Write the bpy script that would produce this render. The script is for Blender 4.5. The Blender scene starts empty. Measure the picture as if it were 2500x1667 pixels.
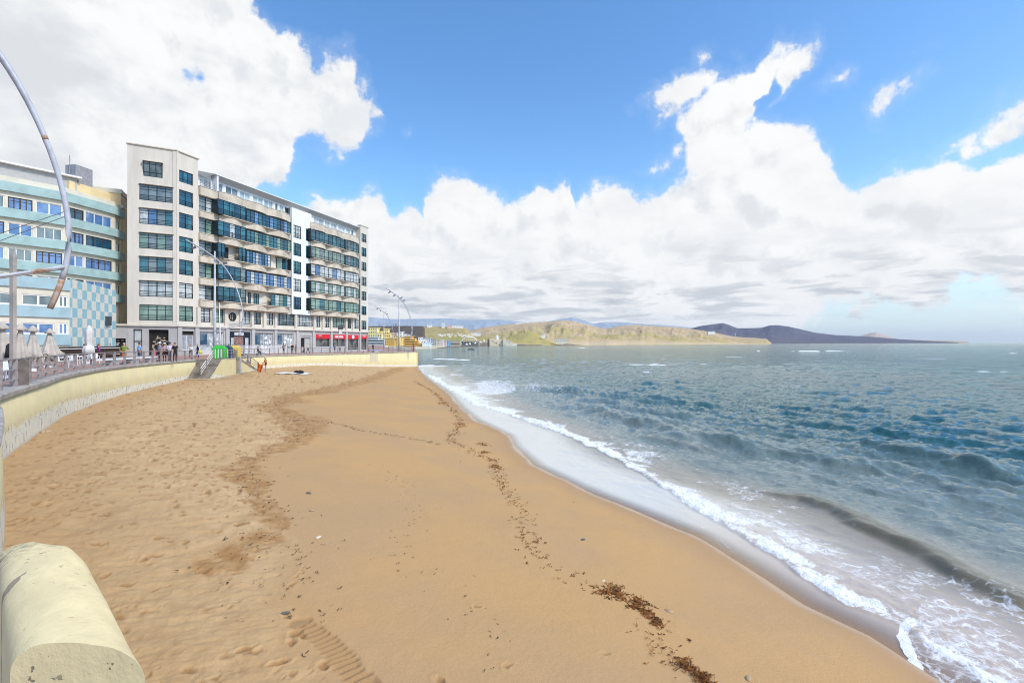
import bpy, bmesh, math, random
import numpy as np
from mathutils import Vector, Matrix
R = math.radians
random.seed(7)
rng = np.random.default_rng(11)
SC = bpy.context.scene
COL = SC.collection

# ------------------------------------------------------------------ camera
CAMZ, F, X0, Y0 = 5.5, 1200.0, 1250.0, 835.0      # focal length and horizon in pixels of the 2500 px photograph
cam = bpy.data.objects.new('camera', bpy.data.cameras.new('camera'))
COL.objects.link(cam)
cam.location = (0, 0, CAMZ)
cam.rotation_euler = (R(90), 0, 0)
cam.data.sensor_width = 36
cam.data.lens = 36 * F / 2500
cam.data.shift_y = 1.5 / 2500
cam.data.clip_start = 0.05
cam.data.clip_end = 80000
SC.camera = cam

# ------------------------------------------------------------------ world, sun, exposure
SUN_EL, SUN_AZ = 47, 119          # azimuth measured from +Y (the view) towards +X: from the sea, slightly behind
SC.view_settings.view_transform = 'Standard'
SC.view_settings.look = 'None'
SC.view_settings.exposure = 0.75
SC.view_settings.gamma = 1
SC.render.film_transparent = False
W = bpy.data.worlds.new("World")
SC.world = W
W.use_nodes = True


class NT:
    """small helper to write node trees"""
    def __init__(s, t):
        s.t = t; s.n = t.nodes; s.l = t.links

    def add(s, typ, **kw):
        nd = s.n.new(typ)
        for k, v in kw.items():
            setattr(nd, k, v)
        return nd

    def put(s, sock, v):
        if hasattr(v, 'is_output'):
            s.l.new(v, sock)
        elif v is not None:
            sock.default_value = v

    def math(s, op, a, b=None, c=None, clamp=False):
        nd = s.n.new('ShaderNodeMath'); nd.operation = op; nd.use_clamp = clamp
        for i, v in enumerate((a, b, c)):
            if v is not None:
                s.put(nd.inputs[i], v)
        return nd.outputs[0]

    def vmath(s, op, a, b=None, out=0):
        nd = s.n.new('ShaderNodeVectorMath'); nd.operation = op
        s.put(nd.inputs[0], a)
        if b is not None:
            s.put(nd.inputs[1], b)
        return nd.outputs[out]

    def noise(s, vec, scale, detail=4, rough=.5, dist=0, typ='FBM', dim='3D'):
        nd = s.n.new('ShaderNodeTexNoise'); nd.noise_dimensions = dim
        nd.noise_type = typ
        if vec is not None:
            s.l.new(vec, nd.inputs['Vector'])
        nd.inputs['Scale'].default_value = scale
        nd.inputs['Detail'].default_value = detail
        nd.inputs['Roughness'].default_value = rough
        nd.inputs['Distortion'].default_value = dist
        return nd.outputs['Fac']

    def vor(s, vec, scale, feature='F1', rand=1, out='Distance'):
        nd = s.n.new('ShaderNodeTexVoronoi'); nd.feature = feature
        if vec is not None:
            s.l.new(vec, nd.inputs['Vector'])
        nd.inputs['Scale'].default_value = scale
        nd.inputs['Randomness'].default_value = rand
        return nd.outputs[out]

    def step(s, v, a, b, lo=0., hi=1.):
        nd = s.n.new('ShaderNodeMapRange'); nd.interpolation_type = 'SMOOTHSTEP'
        s.put(nd.inputs['Value'], v)
        for k, x in (('From Min', a), ('From Max', b), ('To Min', lo), ('To Max', hi)):
            s.put(nd.inputs[k], x)
        return nd.outputs['Result']

    def mix(s, f, a, b, typ='MIX'):
        nd = s.n.new('ShaderNodeMix'); nd.data_type = 'RGBA'; nd.blend_type = typ
        s.put(nd.inputs['Factor'], f)
        for k, v in ((6, a), (7, b)):
            if not hasattr(v, 'is_output'):
                v = (*v[:3], 1)
            s.put(nd.inputs[k], v)
        return nd.outputs[2]

    def comb(s, x, y, z=0.):
        nd = s.n.new('ShaderNodeCombineXYZ')
        for i, v in enumerate((x, y, z)):
            s.put(nd.inputs[i], v)
        return nd.outputs[0]

    def sep(s, v):
        nd = s.n.new('ShaderNodeSeparateXYZ'); s.l.new(v, nd.inputs[0])
        return nd.outputs

    def mapping(s, vec, scale=(1, 1, 1), rot=(0, 0, 0), loc=(0, 0, 0)):
        nd = s.n.new('ShaderNodeMapping')
        s.l.new(vec, nd.inputs[0])
        nd.inputs['Location'].default_value = loc
        nd.inputs['Rotation'].default_value = rot
        nd.inputs['Scale'].default_value = scale
        return nd.outputs[0]


def ae(px, py):
    """direction of a photo pixel as azimuth and elevation"""
    az = math.atan((px - X0) / F)
    return az, math.atan((Y0 - py) / F * math.cos(az))


# outlines of the cloud masses as azimuth -> elevation curves (given at photo pixels)
BANK_TOP = [(-100, 560), (700, 600), (770, 500), (800, 480), (830, 500), (860, 500), (885, 475), (910, 462), (935, 490), (945, 530), (965, 535), (985, 512), (1005, 505), (1022, 530), (1030, 548), (1035, 480), (1060, 455), (1095, 432), (1120, 438), (1150, 462), (1185, 463), (1215, 490), (1240, 505), (1275, 495), (1290, 500), (1297, 455), (1330, 448), (1375, 447), (1395, 470), (1400, 520), (1420, 480), (1470, 432), (1535, 438), (1550, 465), (1600, 462), (1650, 445), (1690, 440), (1720, 400), (1760, 360), (1800, 322), (1850, 308), (1920, 310), (1975, 330), (2020, 370), (2050, 420), (2062, 450), (2090, 440), (2150, 425), (2230, 400), (2290, 385), (2340, 392), (2400, 400), (2420, 380), (2500, 330), (2700, 300)]
LEFT_TOP = [(-200, -200), (560, -160), (590, -40), (612, 8), (640, 55), (690, 95), (740, 132), (775, 158), (790, 140), (830, 146), (862, 158), (874, 196), (905, 196), (924, 232), (936, 268), (945, 300), (960, 420), (1200, 500), (2700, 500)]
LEFT_BOT = [(-200, 620), (560, 500), (630, 452), (680, 440), (700, 415), (714, 350), (728, 300), (748, 300), (775, 325), (805, 350), (850, 352), (878, 345), (888, 300), (905, 280), (932, 274), (945, 250), (1000, 100), (2700, -200)]
# loose masses: centre and half-axes (photo pixels), rotation in degrees, weight
BLOBS = [
    (1740, 330, 100, 110, 16, 1.2), (1775, 260, 125, 85, -24, 1.1), (1845, 215, 135, 66, -26, 1.1), (1925, 180, 85, 44, -24, .85), (1665, 215, 120, 52, -22, .56), (1698, 130, 46, 42, 0, .47), (1722, 168, 40, 40, -20, .40),
    (2170, 240, 110, 50, -28, .54), (2240, 205, 90, 44, -20, .46), (2470, 305, 150, 95, -20, .66), (2380, 350, 120, 50, 10, .50), (1612, 285, 55, 80, 10, .38), (1640, 375, 90, 40, -42, .50), (1585, 400, 50, 34, -20, .42), (1010, 318, 16, 18, 0, .42), (2040, 190, 60, 28, 0, .36), (800, 492, 46, 24, 25, .6),
]
HOLES = [(482, 178, 62, 70, 20, .47), (1885, 222, 60, 18, -45, .5), (1845, 240, 30, 14, -30, .4)]
BANK_BOT = [(-200, 1100), (1500, 1000), (1700, 860), (1900, 800), (2050, 765), (2200, 738), (2350, 722), (2500, 712), (2700, 700)]


def cloud_group():
    g = bpy.data.node_groups.new('cloud_density', 'ShaderNodeTree')
    g.interface.new_socket('P', in_out='INPUT', socket_type='NodeSocketVector')
    g.interface.new_socket('Density', in_out='OUTPUT', socket_type='NodeSocketFloat')
    g.interface.new_socket('Relief', in_out='OUTPUT', socket_type='NodeSocketFloat')
    t = NT(g)
    gi = t.add('NodeGroupInput'); go = t.add('NodeGroupOutput')
    p = gi.outputs[0]
    # warp the plane so that no outline is an ellipse
    wn = t.add('ShaderNodeTexNoise'); wn.inputs['Scale'].default_value = 7; wn.inputs['Detail'].default_value = 5
    t.l.new(p, wn.inputs['Vector'])
    wv = t.vmath('MULTIPLY', t.vmath('SUBTRACT', wn.outputs['Color'], (.5, .5, .5)), (.10, .08, 0))
    q = t.vmath('ADD', p, wv)

    cur = [q]

    def blob(b, prev=None):
        px, py, rx, ry, rot, w = b
        az, el = ae(px, py)
        ca = math.cos(az)
        # local scale of the tangent plane
        sx = rx / F * ca * ca; sy = ry / F * ca * math.cos(el) ** 2
        mp = t.add('ShaderNodeMapping'); mp.vector_type = 'TEXTURE'
        if prev is not None:                      # a chain keeps few values alive at once
            nd = t.add('ShaderNodeVectorMath', operation='MULTIPLY_ADD')
            t.l.new(prev, nd.inputs[0]); nd.inputs[1].default_value = (1e-7, 1e-7, 0); t.l.new(cur[0], nd.inputs[2])
            cur[0] = nd.outputs[0]
        t.l.new(cur[0], mp.inputs[0])
        mp.inputs['Location'].default_value = (az, el, 0)
        mp.inputs['Rotation'].default_value = (0, 0, R(-rot))
        mp.inputs['Scale'].default_value = (sx, sy, 1)
        ln = t.vmath('LENGTH', mp.outputs[0], out='Value')
        return t.math('MULTIPLY_ADD', ln, -w * .75, w)           # w at the centre, w/4 at the rim
    qx, qy, _ = t.sep(q)

    def curve(pts):
        fc = t.add('ShaderNodeFloatCurve')
        cm = fc.mapping; cv = cm.curves[0]
        dat = []
        for px, py in pts:
            az, el = ae(px, py)
            dat.append(((az + .9) / 1.8, (el + .3) / 1.3))
        cv.points[0].location = dat[0]; cv.points[1].location = dat[-1]
        for a in dat[1:-1]:
            cv.points.new(*a)
        for k in cv.points:
            k.handle_type = 'VECTOR'
        cm.update()
        t.l.new(t.math('MULTIPLY_ADD', qx, 1 / 1.8, .5), fc.inputs['Value'])
        return t.math('MULTIPLY_ADD', fc.outputs[0], 1.3, -.3)
    d = t.math('MULTIPLY', t.math('SUBTRACT', curve(BANK_TOP), qy), 11)
    d = t.math('MINIMUM', d, t.math('MULTIPLY', t.math('SUBTRACT', qy, curve(BANK_BOT)), 5))
    lt = t.math('MULTIPLY', t.math('SUBTRACT', curve(LEFT_TOP), qy), 9)
    lb = t.math('MULTIPLY', t.math('SUBTRACT', qy, curve(LEFT_BOT)), 9)
    d = t.math('MAXIMUM', d, t.math('MINIMUM', lt, lb))
    d = t.math('MINIMUM', t.math('ADD', d, .36), 1.0)
    for b in BLOBS:
        v = blob(b, d)
        d = t.math('SMOOTH_MAX', d, v, .12)
    for h in HOLES:
        v = t.math('MAXIMUM', blob(h, d), 0)
        d = t.math('SUBTRACT', d, t.math('MULTIPLY', v, 1.6))
    n1 = t.noise(p, 10, 8, .64, 0)
    n2 = t.vor(t.vmath('ADD', p, t.vmath('MULTIPLY', wv, (.6, .6, 0))), 22, 'SMOOTH_F1')
    n3 = t.vor(p, 55, 'SMOOTH_F1')
    d = t.math('MULTIPLY_ADD', t.math('SUBTRACT', n1, .5), 1.15, d)
    d = t.math('MULTIPLY_ADD', t.math('SUBTRACT', t.noise(q, 46, 5, .68), .5), .36, d)
    d = t.math('MULTIPLY_ADD', t.math('SUBTRACT', .45, n2), .34, d)
    d = t.math('MULTIPLY_ADD', t.math('SUBTRACT', .45, n3), .14, d)
    t.l.new(d, go.inputs[0])
    t.l.new(t.math('ADD', n1, t.math('MULTIPLY', n2, -.35)), go.inputs[1])
    return g


def build_world():
    t = NT(W.node_tree); t.n.clear()
    tc = t.add('ShaderNodeTexCoord')
    v = t.vmath('NORMALIZE', tc.outputs['Generated'])
    x, y, z = t.sep(v)
    az = t.math('ARCTAN2', x, y)
    el = t.math('ARCSINE', z)
    P = t.comb(az, el, 0.)
    g = cloud_group()

    def dens(vec):
        nd = t.add('ShaderNodeGroup'); nd.node_tree = g
        t.l.new(vec, nd.inputs[0])
        return nd.outputs
    d0, rl0 = dens(P)
    P1 = t.vmath('ADD', P, (.012, .030, 0))
    rl1 = t.math('ADD', t.noise(P1, 10, 4, .6, 0), t.math('MULTIPLY', t.vor(P1, 22, 'SMOOTH_F1'), -.35))
    # generic broken cloud for the part of the sky behind the camera
    gen = t.math('SUBTRACT', t.math('MULTIPLY', t.noise(v, 2.2, 8, .55), 2.2), 1.02)
    behind = t.step(t.math('ABSOLUTE', az), .95, 1.15)
    above = t.step(el, .72, .95)
    other = t.math('MAXIMUM', behind, above)
    d0 = t.math('ADD', t.math('MULTIPLY', d0, t.math('SUBTRACT', 1, other)), t.math('MULTIPLY', gen, other))
    alpha = t.step(d0, .25, .47)
    sky = t.add('ShaderNodeTexSky'); sky.sky_type = 'NISHITA'
    sky.sun_disc = False
    sky.sun_elevation = R(SUN_EL); sky.sun_rotation = R(SUN_AZ)
    sky.altitude = 0; sky.air_density = 1.0; sky.dust_density = .6; sky.ozone_density = 1.6
    hsv = t.add('ShaderNodeHueSaturation')
    hsv.inputs['Saturation'].default_value = 1.25
    hsv.inputs['Value'].default_value = 1.0
    t.l.new(sky.outputs[0], hsv.inputs['Color'])
    skyc = t.vmath('MULTIPLY', hsv.outputs[0], (.150, .150, .150))
    # cloud brightness: sunlit tops, greyer bases in low rows
    rel = t.math('SUBTRACT', rl0, rl1)
    lit = t.step(rel, -.27, .04)
    low = t.step(el, .24, .05)
    rows = t.noise(t.comb(t.math('MULTIPLY', az, 8.5), t.math('MULTIPLY', t.math('POWER', t.math('MAXIMUM', el, .002), .6), 27), 3.1), 1., 7, .58, .5)
    rows = t.step(rows, .45, .62)
    soft = t.step(t.noise(t.vmath('MULTIPLY', P, (1, 1.6, 1)), 5.5, 6, .56), .42, .64)
    left = t.step(az, -.18, -.5)
    grey = t.math('ADD', t.math('MULTIPLY', rows, t.math('MULTIPLY', low, .74)), t.math('MULTIPLY', soft, t.math('MULTIPLY_ADD', left, .30, .20)), clamp=True)
    grey = t.math('MAXIMUM', grey, t.math('MULTIPLY', t.math('SUBTRACT', 1, lit), .40))
    ccol = t.mix(grey, (.59, .593, .596), (.30, .33, .37))
    hz = t.step(el, .075, .0)
    base = t.mix(t.math('MULTIPLY', t.step(el, .22, .0), .85), skyc, (.355, .47, .55))
    ccol = t.mix(t.math('MULTIPLY', hz, .35), ccol, (.60, .65, .69))
    # thin veil over the low bank and around it
    veil = t.math('MULTIPLY', t.step(d0, .05, .4), .14)
    a = t.math('MAXIMUM', alpha, veil)
    out = t.mix(a, base, ccol)
    bg = t.add('ShaderNodeBackground'); bg.inputs['Strength'].default_value = 1.0
    t.l.new(out, bg.inputs[0])
    o = t.add('ShaderNodeOutputWorld'); t.l.new(bg.outputs[0], o.inputs[0])
    W.cycles.sampling_method = 'MANUAL'
    W.cycles.sample_map_resolution = 512


build_world()
sun = bpy.data.objects.new('sun', bpy.data.lights.new('sun', 'SUN'))
COL.objects.link(sun)
sun.data.energy = 2.1
sun.data.angle = R(12)
sun.data.color = (1, .95, .87)
_a, _e = R(SUN_AZ), R(SUN_EL)
_d = Vector((math.sin(_a) * math.cos(_e), math.cos(_a) * math.cos(_e), math.sin(_e)))
sun.rotation_euler = _d.to_track_quat('Z', 'Y').to_euler()
SC.cycles.use_denoising = True
SC.cycles.max_bounces = 5
SC.cycles.filter_width = 1.05
SC.cycles.transparent_max_bounces = 8

# ------------------------------------------------------------------ helpers


def at(px, py, Y):
    return Vector(((px - X0) / F * Y, Y, CAMZ + (Y0 - py) / F * Y))


def onz(px, py, z):
    Y = (CAMZ - z) * F / (py - Y0)
    return ((px - X0) / F * Y, Y)


def tag(o, label=None, cat=None, group=None, kind=None):
    if label: o['label'] = label
    if cat: o['category'] = cat
    if group: o['group'] = group
    if kind: o['kind'] = kind
    return o


def empty(name, loc=(0, 0, 0), rz=0):
    o = bpy.data.objects.new(name, None); COL.objects.link(o)
    o.location = loc; o.rotation_euler = (0, 0, rz)
    o.empty_display_size = .3
    return o


def thing(name, label, cat, loc=(0, 0, 0), rz=0, group=None):
    return tag(empty(name, loc, rz), label, cat, group)


def rootloc(o):
    v = Vector((0, 0, 0))
    while o is not None:
        v += o.location; o = o.parent
    return v


def copy_tree(o, parent=None):
    c = o.copy(); COL.objects.link(c)
    if parent is not None:
        c.parent = parent
    for ch in list(o.children):
        copy_tree(ch, c)
    return c


class MB:
    def __init__(s):
        s.v = []; s.f = []; s.m = []; s.cur = 0

    def addv(s, pts):
        b = len(s.v); s.v.extend([tuple(p) for p in pts]); return b

    def face(s, idx):
        s.f.append(tuple(idx)); s.m.append(s.cur)

    def quad(s, a, b, c, d):
        i = s.addv([a, b, c, d]); s.face((i, i + 1, i + 2, i + 3))

    def obox(s, o, a, b, c):
        """box from a corner and three edge vectors"""
        o, a, b, c = Vector(o), Vector(a), Vector(b), Vector(c)
        i = s.addv([o, o + a, o + a + b, o + b, o + c, o + a + c, o + a + b + c, o + b + c])
        for q in ((0, 3, 2, 1), (4, 5, 6, 7), (0, 1, 5, 4), (1, 2, 6, 5), (2, 3, 7, 6), (3, 0, 4, 7)):
            s.face([i + k for k in q])
        return s

    def box(s, c, size, rz=0):
        ca, sa = math.cos(rz), math.sin(rz)
        a = Vector((ca, sa, 0)) * size[0]; b = Vector((-sa, ca, 0)) * size[1]; cc = Vector((0, 0, size[2]))
        return s.obox(Vector(c) - a / 2 - b / 2 - cc / 2, a, b, cc)

    def tube(s, pts, r, seg=8, cap=True):
        pts = [Vector(p) for p in pts]
        if not hasattr(r, '__len__'): r = [r] * len(pts)
        rings = []
        up = Vector((0, 0, 1))
        for i, p in enumerate(pts):
            d = (pts[min(i + 1, len(pts) - 1)] - pts[max(i - 1, 0)]).normalized()
            u = d.cross(up)
            if u.length < .05: u = d.cross(Vector((1, 0, 0)))
            u.normalize(); w = u.cross(d)
            rings.append(s.addv([p + (u * math.cos(2 * math.pi * k / seg) + w * math.sin(2 * math.pi * k / seg)) * r[i] for k in range(seg)]))
        for a, b in zip(rings, rings[1:]):
            for k in range(seg):
                s.face((a + k, a + (k + 1) % seg, b + (k + 1) % seg, b + k))
        if cap:
            s.face([rings[0] + k for k in range(seg)][::-1]); s.face([rings[-1] + k for k in range(seg)])
        return s

    def prism(s, poly, z0, z1):
        n = len(poly)
        i = s.addv([(p[0], p[1], z0) for p in poly]); j = s.addv([(p[0], p[1], z1) for p in poly])
        s.face([i + k for k in range(n)][::-1]); s.face([j + k for k in range(n)])
        for k in range(n):
            s.face((i + k, i + (k + 1) % n, j + (k + 1) % n, j + k))
        return s

    def lathe(s, prof, seg=16, c=(0, 0, 0), wob=None):
        rings = []
        for k, (r, z) in enumerate(prof):
            rings.append(s.addv([(c[0] + math.cos(2 * math.pi * i / seg) * r * (wob(i / seg, k) if wob else 1), c[1] + math.sin(2 * math.pi * i / seg) * r * (wob(i / seg, k) if wob else 1), c[2] + z) for i in range(seg)]))
        for a, b in zip(rings, rings[1:]):
            for k in range(seg):
                s.face((a + k, a + (k + 1) % seg, b + (k + 1) % seg, b + k))
        s.face([rings[0] + k for k in range(seg)][::-1]); s.face([rings[-1] + k for k in range(seg)])
        return s

    def build(s, name, mat, parent=None, smooth=False, bevel=0, world=True):
        me = bpy.data.meshes.new(name)
        off = rootloc(parent) if (parent is not None and world) else Vector((0, 0, 0))
        me.from_pydata([(a - off.x, b - off.y, c - off.z) for a, b, c in s.v], [], s.f)
        mats = mat if isinstance(mat, (list, tuple)) else [mat]
        for m in mats: me.materials.append(m)
        if len(mats) > 1: me.polygons.foreach_set('material_index', s.m)
        bm = bmesh.new(); bm.from_mesh(me)
        bmesh.ops.remove_doubles(bm, verts=bm.verts, dist=1e-5)
        bmesh.ops.recalc_face_normals(bm, faces=bm.faces)
        if bevel:
            bmesh.ops.bevel(bm, geom=[e for e in bm.edges if e.is_manifold and e.calc_face_angle(0) > .6], offset=bevel, segments=2, profile=.6, affect='EDGES')
        bm.to_mesh(me); bm.free()
        if smooth:
            me.polygons.foreach_set('use_smooth', [True] * len(me.polygons))
        o = bpy.data.objects.new(name, me); COL.objects.link(o)
        if parent is not None: o.parent = parent
        return o


def gridobj(name, V, nu, nv, mat, keep=None, attrs=None, smooth=True):
    """mesh from an (nu*nv, 3) array laid out row by row"""
    idx = np.arange(nu * nv).reshape(nu, nv)
    q = np.stack([idx[:-1, :-1], idx[:-1, 1:], idx[1:, 1:], idx[1:, :-1]], -1).reshape(-1, 4)
    if keep is not None:
        q = q[keep[q].all(1)]
    me = bpy.data.meshes.new(name)
    me.vertices.add(len(V)); me.vertices.foreach_set('co', np.ascontiguousarray(V, np.float32).ravel())
    me.loops.add(q.size); me.loops.foreach_set('vertex_index', q.ravel().astype(np.int32))
    me.polygons.add(len(q)); me.polygons.foreach_set('loop_start', np.arange(0, q.size, 4, dtype=np.int32))
    if smooth: me.polygons.foreach_set('use_smooth', np.ones(len(q), bool))
    for k, a in (attrs or {}).items():
        at_ = me.attributes.new(k, 'FLOAT', 'POINT'); at_.data.foreach_set('value', np.ascontiguousarray(a, np.float32))
    me.update(calc_edges=True); me.validate()
    me.materials.append(mat)
    o = bpy.data.objects.new(name, me); COL.objects.link(o)
    return o


_T = rng.random((256, 256))


def vnoise(x, y, seed=0):
    x = np.asarray(x, float) + seed * 17.31; y = np.asarray(y, float) + seed * 9.73
    xi = np.floor(x).astype(int); yi = np.floor(y).astype(int)
    fx = x - xi; fy = y - yi
    fx = fx * fx * fx * (fx * (fx * 6 - 15) + 10); fy = fy * fy * fy * (fy * (fy * 6 - 15) + 10)
    g = lambda a, b: _T[a & 255, b & 255]
    return (g(xi, yi) * (1 - fx) + g(xi + 1, yi) * fx) * (1 - fy) + (g(xi, yi + 1) * (1 - fx) + g(xi + 1, yi + 1) * fx) * fy


def fbm(x, y, n=5, seed=0, gain=.5):
    s = 0; a = 1; tot = 0
    for k in range(n):
        s = s + a * vnoise(x * 2 ** k, y * 2 ** k, seed + k); tot += a; a *= gain
    return s / tot


def sstep(v, a, b):
    t = np.clip((v - a) / (b - a), 0, 1); return t * t * (3 - 2 * t)


def polydist(x, y, pts):
    """unsigned distance to a polyline, signed by side of its nearest segment, parameter along it"""
    best = np.full(x.shape, 1e18); side = np.ones(x.shape); par = np.zeros(x.shape); L = 0
    for (ax, ay), (bx, by) in zip(pts, pts[1:]):
        dx, dy = bx - ax, by - ay; l2 = dx * dx + dy * dy
        t = np.clip(((x - ax) * dx + (y - ay) * dy) / l2, 0, 1)
        ex = x - ax - t * dx; ey = y - ay - t * dy
        d = ex * ex + ey * ey
        m = d < best
        best = np.where(m, d, best); side = np.where(m, np.sign(dx * ey - dy * ex), side)
        par = np.where(m, L + t * math.sqrt(l2), par); L += math.sqrt(l2)
    return np.sqrt(best), side, par


# ------------------------------------------------------------------ materials
MATS = {}


def mat(name, col, rough=.8, var=.12, vscale=3., bump=0., bscale=30., metal=0., spec=.4, col2=None, stretch=(1, 1, 1), coat=0.):
    if name in MATS: return MATS[name]
    m = bpy.data.materials.new(name); m.use_nodes = True
    t = NT(m.node_tree); b = t.n['Principled BSDF']
    tc = t.add('ShaderNodeTexCoord')
    vec = t.mapping(tc.outputs['Object'], stretch)
    n = t.noise(vec, vscale, 5, .6)
    c2 = col2 or tuple(c * (1 - 1.6 * var) for c in col)
    t.l.new(t.mix(t.step(n, .35, .7), tuple(min(1, c * (1 + .4 * var)) for c in col), c2), b.inputs['Base Color'])
    b.inputs['Roughness'].default_value = rough; b.inputs['Metallic'].default_value = metal
    b.inputs['Specular IOR Level'].default_value = spec
    b.inputs['Coat Weight'].default_value = coat
    if bump:
        bp = t.add('ShaderNodeBump'); bp.inputs['Strength'].default_value = bump; bp.inputs['Distance'].default_value = .02
        t.l.new(t.noise(tc.outputs['Object'], bscale, 4, .6), bp.inputs['Height']); t.l.new(bp.outputs[0], b.inputs['Normal'])
    MATS[name] = m
    return m


def glass(name, col, col2, rough=.04, vscale=.7, spec=.9):
    """window glass in front of a dim room: dark body, mirror-like surface"""
    m = bpy.data.materials.new(name); m.use_nodes = True
    t = NT(m.node_tree); b = t.n['Principled BSDF']
    tc = t.add('ShaderNodeTexCoord')
    n = t.noise(t.mapping(tc.outputs['Object'], (1, 1, .6)), vscale, 2, .5)
    t.l.new(t.mix(t.step(n, .4, .6), col, col2), b.inputs['Base Color'])
    b.inputs['Roughness'].default_value = rough
    b.inputs['Specular IOR Level'].default_value = spec
    bp = t.add('ShaderNodeBump'); bp.inputs['Strength'].default_value = .05; bp.inputs['Distance'].default_value = .05
    t.l.new(t.noise(tc.outputs['Object'], .9, 1, .5), bp.inputs['Height']); t.l.new(bp.outputs[0], b.inputs['Normal'])
    MATS[name] = m
    return m

# ------------------------------------------------------------------ plan of the place (metres; camera over the origin, view along +Y, sea level 0)
PROM = [(-40, 3.95), (14, 3.95), (26, 3.86), (34, 3.81), (45, 3.70), (54, 3.62), (75, 3.57), (112, 3.40), (2000, 3.40)]
prom_z = lambda y: float(np.interp(y, *zip(*PROM)))
ZW = [(-20, 1.4), (0, 1.9), (9, 2.0), (20, 2.0), (28, 1.75), (50, 1.7), (70, 1.7), (80, 1.72), (86, 1.35), (92, .9), (105, .22), (112, 0), (130, -.6)]
SHORE = [(20, -30), (12, -8), (8.6, 3.5), (6.95, 8), (6.7, 9.2), (6.13, 10.3), (5.7, 12.3), (5.26, 14), (3.73, 16.6), (2.54, 18.6), (1.04, 21.9), (.09, 25.9), (-.25, 29), (-2.6, 35), (-4.26, 41.5), (-7, 54), (-12.4, 73), (-20, 105), (-21.5, 116), (-30, 160)]
WALL_A = [(2.57, -1.8), (-1.13, 1.515), (-2.0, 2.25), (-3.95, 3.65), (-6.1, 5.65), (-9.14, 8.75), (-12.06, 11.55), (-14.85, 14.15), (-18.9, 19.8), (-22.7, 25.2), (-27.1, 33.2), (-31.2, 44.0), (-33.6, 52.2)]
WALL_B = [(-33.9, 58.0), (-35.4, 66), (-35.5, 71.5), (-32.5, 79.6), (-28.0, 89.5), (-21.4, 110.5)]
WALL_C = [(-21.4, 110.5), (-22.6, 113), (-31, 138), (-46, 185), (-70, 265), (-86, 340)]


def spline(pts, n):
    """Catmull-Rom through plan points"""
    P = [np.array(p, float) for p in pts]; P = [2 * P[0] - P[1]] + P + [2 * P[-1] - P[-2]]
    out = []
    for i in range(1, len(P) - 2):
        for k in range(n):
            t = k / n
            a, b, c, d = P[i - 1], P[i], P[i + 1], P[i + 2]
            out.append(tuple(.5 * (2 * b + (c - a) * t + (2 * a - 5 * b + 4 * c - d) * t * t + (3 * b - a - 3 * c + d) * t ** 3)))
    return out + [tuple(P[-2])]


WA = spline(WALL_A, 5); WB = spline(WALL_B, 5); WC = spline(WALL_C, 4)
STEPFOOT = [(-33.9, 49.4), (-30.6, 49.4), (-30.9, 52), (-32.6, 60), (-33.4, 66)]
BASE = WA[:-3] + STEPFOOT + WB[8:] + [(-20.6, 112), (-30, 150)]


def sand_base(x, y):
    ds, side, _ = polydist(x, y, SHORE)
    # a small wobble of the water's edge
    ds = ds * side + .35 * (fbm(x * .35, y * .35, 3, 4) - .5) * np.clip(y / 20, .2, 1.5)
    dw, sw, _ = polydist(x, y, BASE)
    t = np.clip(ds, 0, None) / (np.clip(ds, 0, None) + dw + 1e-6)
    h = np.interp(t, [0, .12, .3, .5, .75, 1], [0, .16, .40, .64, .9, 1])
    z = np.where(ds > 0, np.interp(y, *zip(*ZW)) * h, np.maximum(.075 * ds, -1.6))
    z = np.where(y > 108, np.minimum(z, .02), z)
    return z, ds, dw


def ons(px, py):
    z = 1.0
    for _ in range(25):
        x, y = onz(px, py, z); zz, _, _ = sand_base(np.array([x]), np.array([y])); z = .5 * z + .5 * float(zz[0])
    return onz(px, py, z)


# dry, trampled sand lies landward of this line
BERM = [ons(px, py) for px, py, z in ((985, 897, .7), (892, 930, 1.0), (800, 952, 1.1), (708, 971, 1.25), (673, 994, 1.3), (727, 1025, 1.2), (746, 1051, 1.15), (708, 1082, 1.15), (612, 1120, 1.2), (585, 1150, 1.2), (620, 1200, 1.15), (660, 1250, 1.05), (700, 1290, 1.0), (720, 1340, .95), (705, 1400, .9), (690, 1457, .85), (720, 1540, .8), (770, 1640, .7))] + [(-2.0, 5.0), (-1.0, 1)]
DARK = [ons(px, py) for px, py, z in ((985, 897, .7), (892, 929, 1.0), (800, 950, 1.1), (708, 971, 1.25), (673, 994, 1.3), (727, 1025, 1.2), (746, 1051, 1.15), (708, 1082, 1.15), (612, 1120, 1.2), (585, 1147, 1.2), (612, 1185, 1.15), (650, 1243, 1.05), (689, 1281, 1.0), (650, 1312, 1.0), (574, 1346, 1.05), (543, 1369, 1.0))]
DRAG = [ons(px, py) for px, py, z in ((735, 1520, .8), (790, 1560, .75), (830, 1600, .7), (860, 1640, .66), (885, 1667, .6))]


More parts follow.
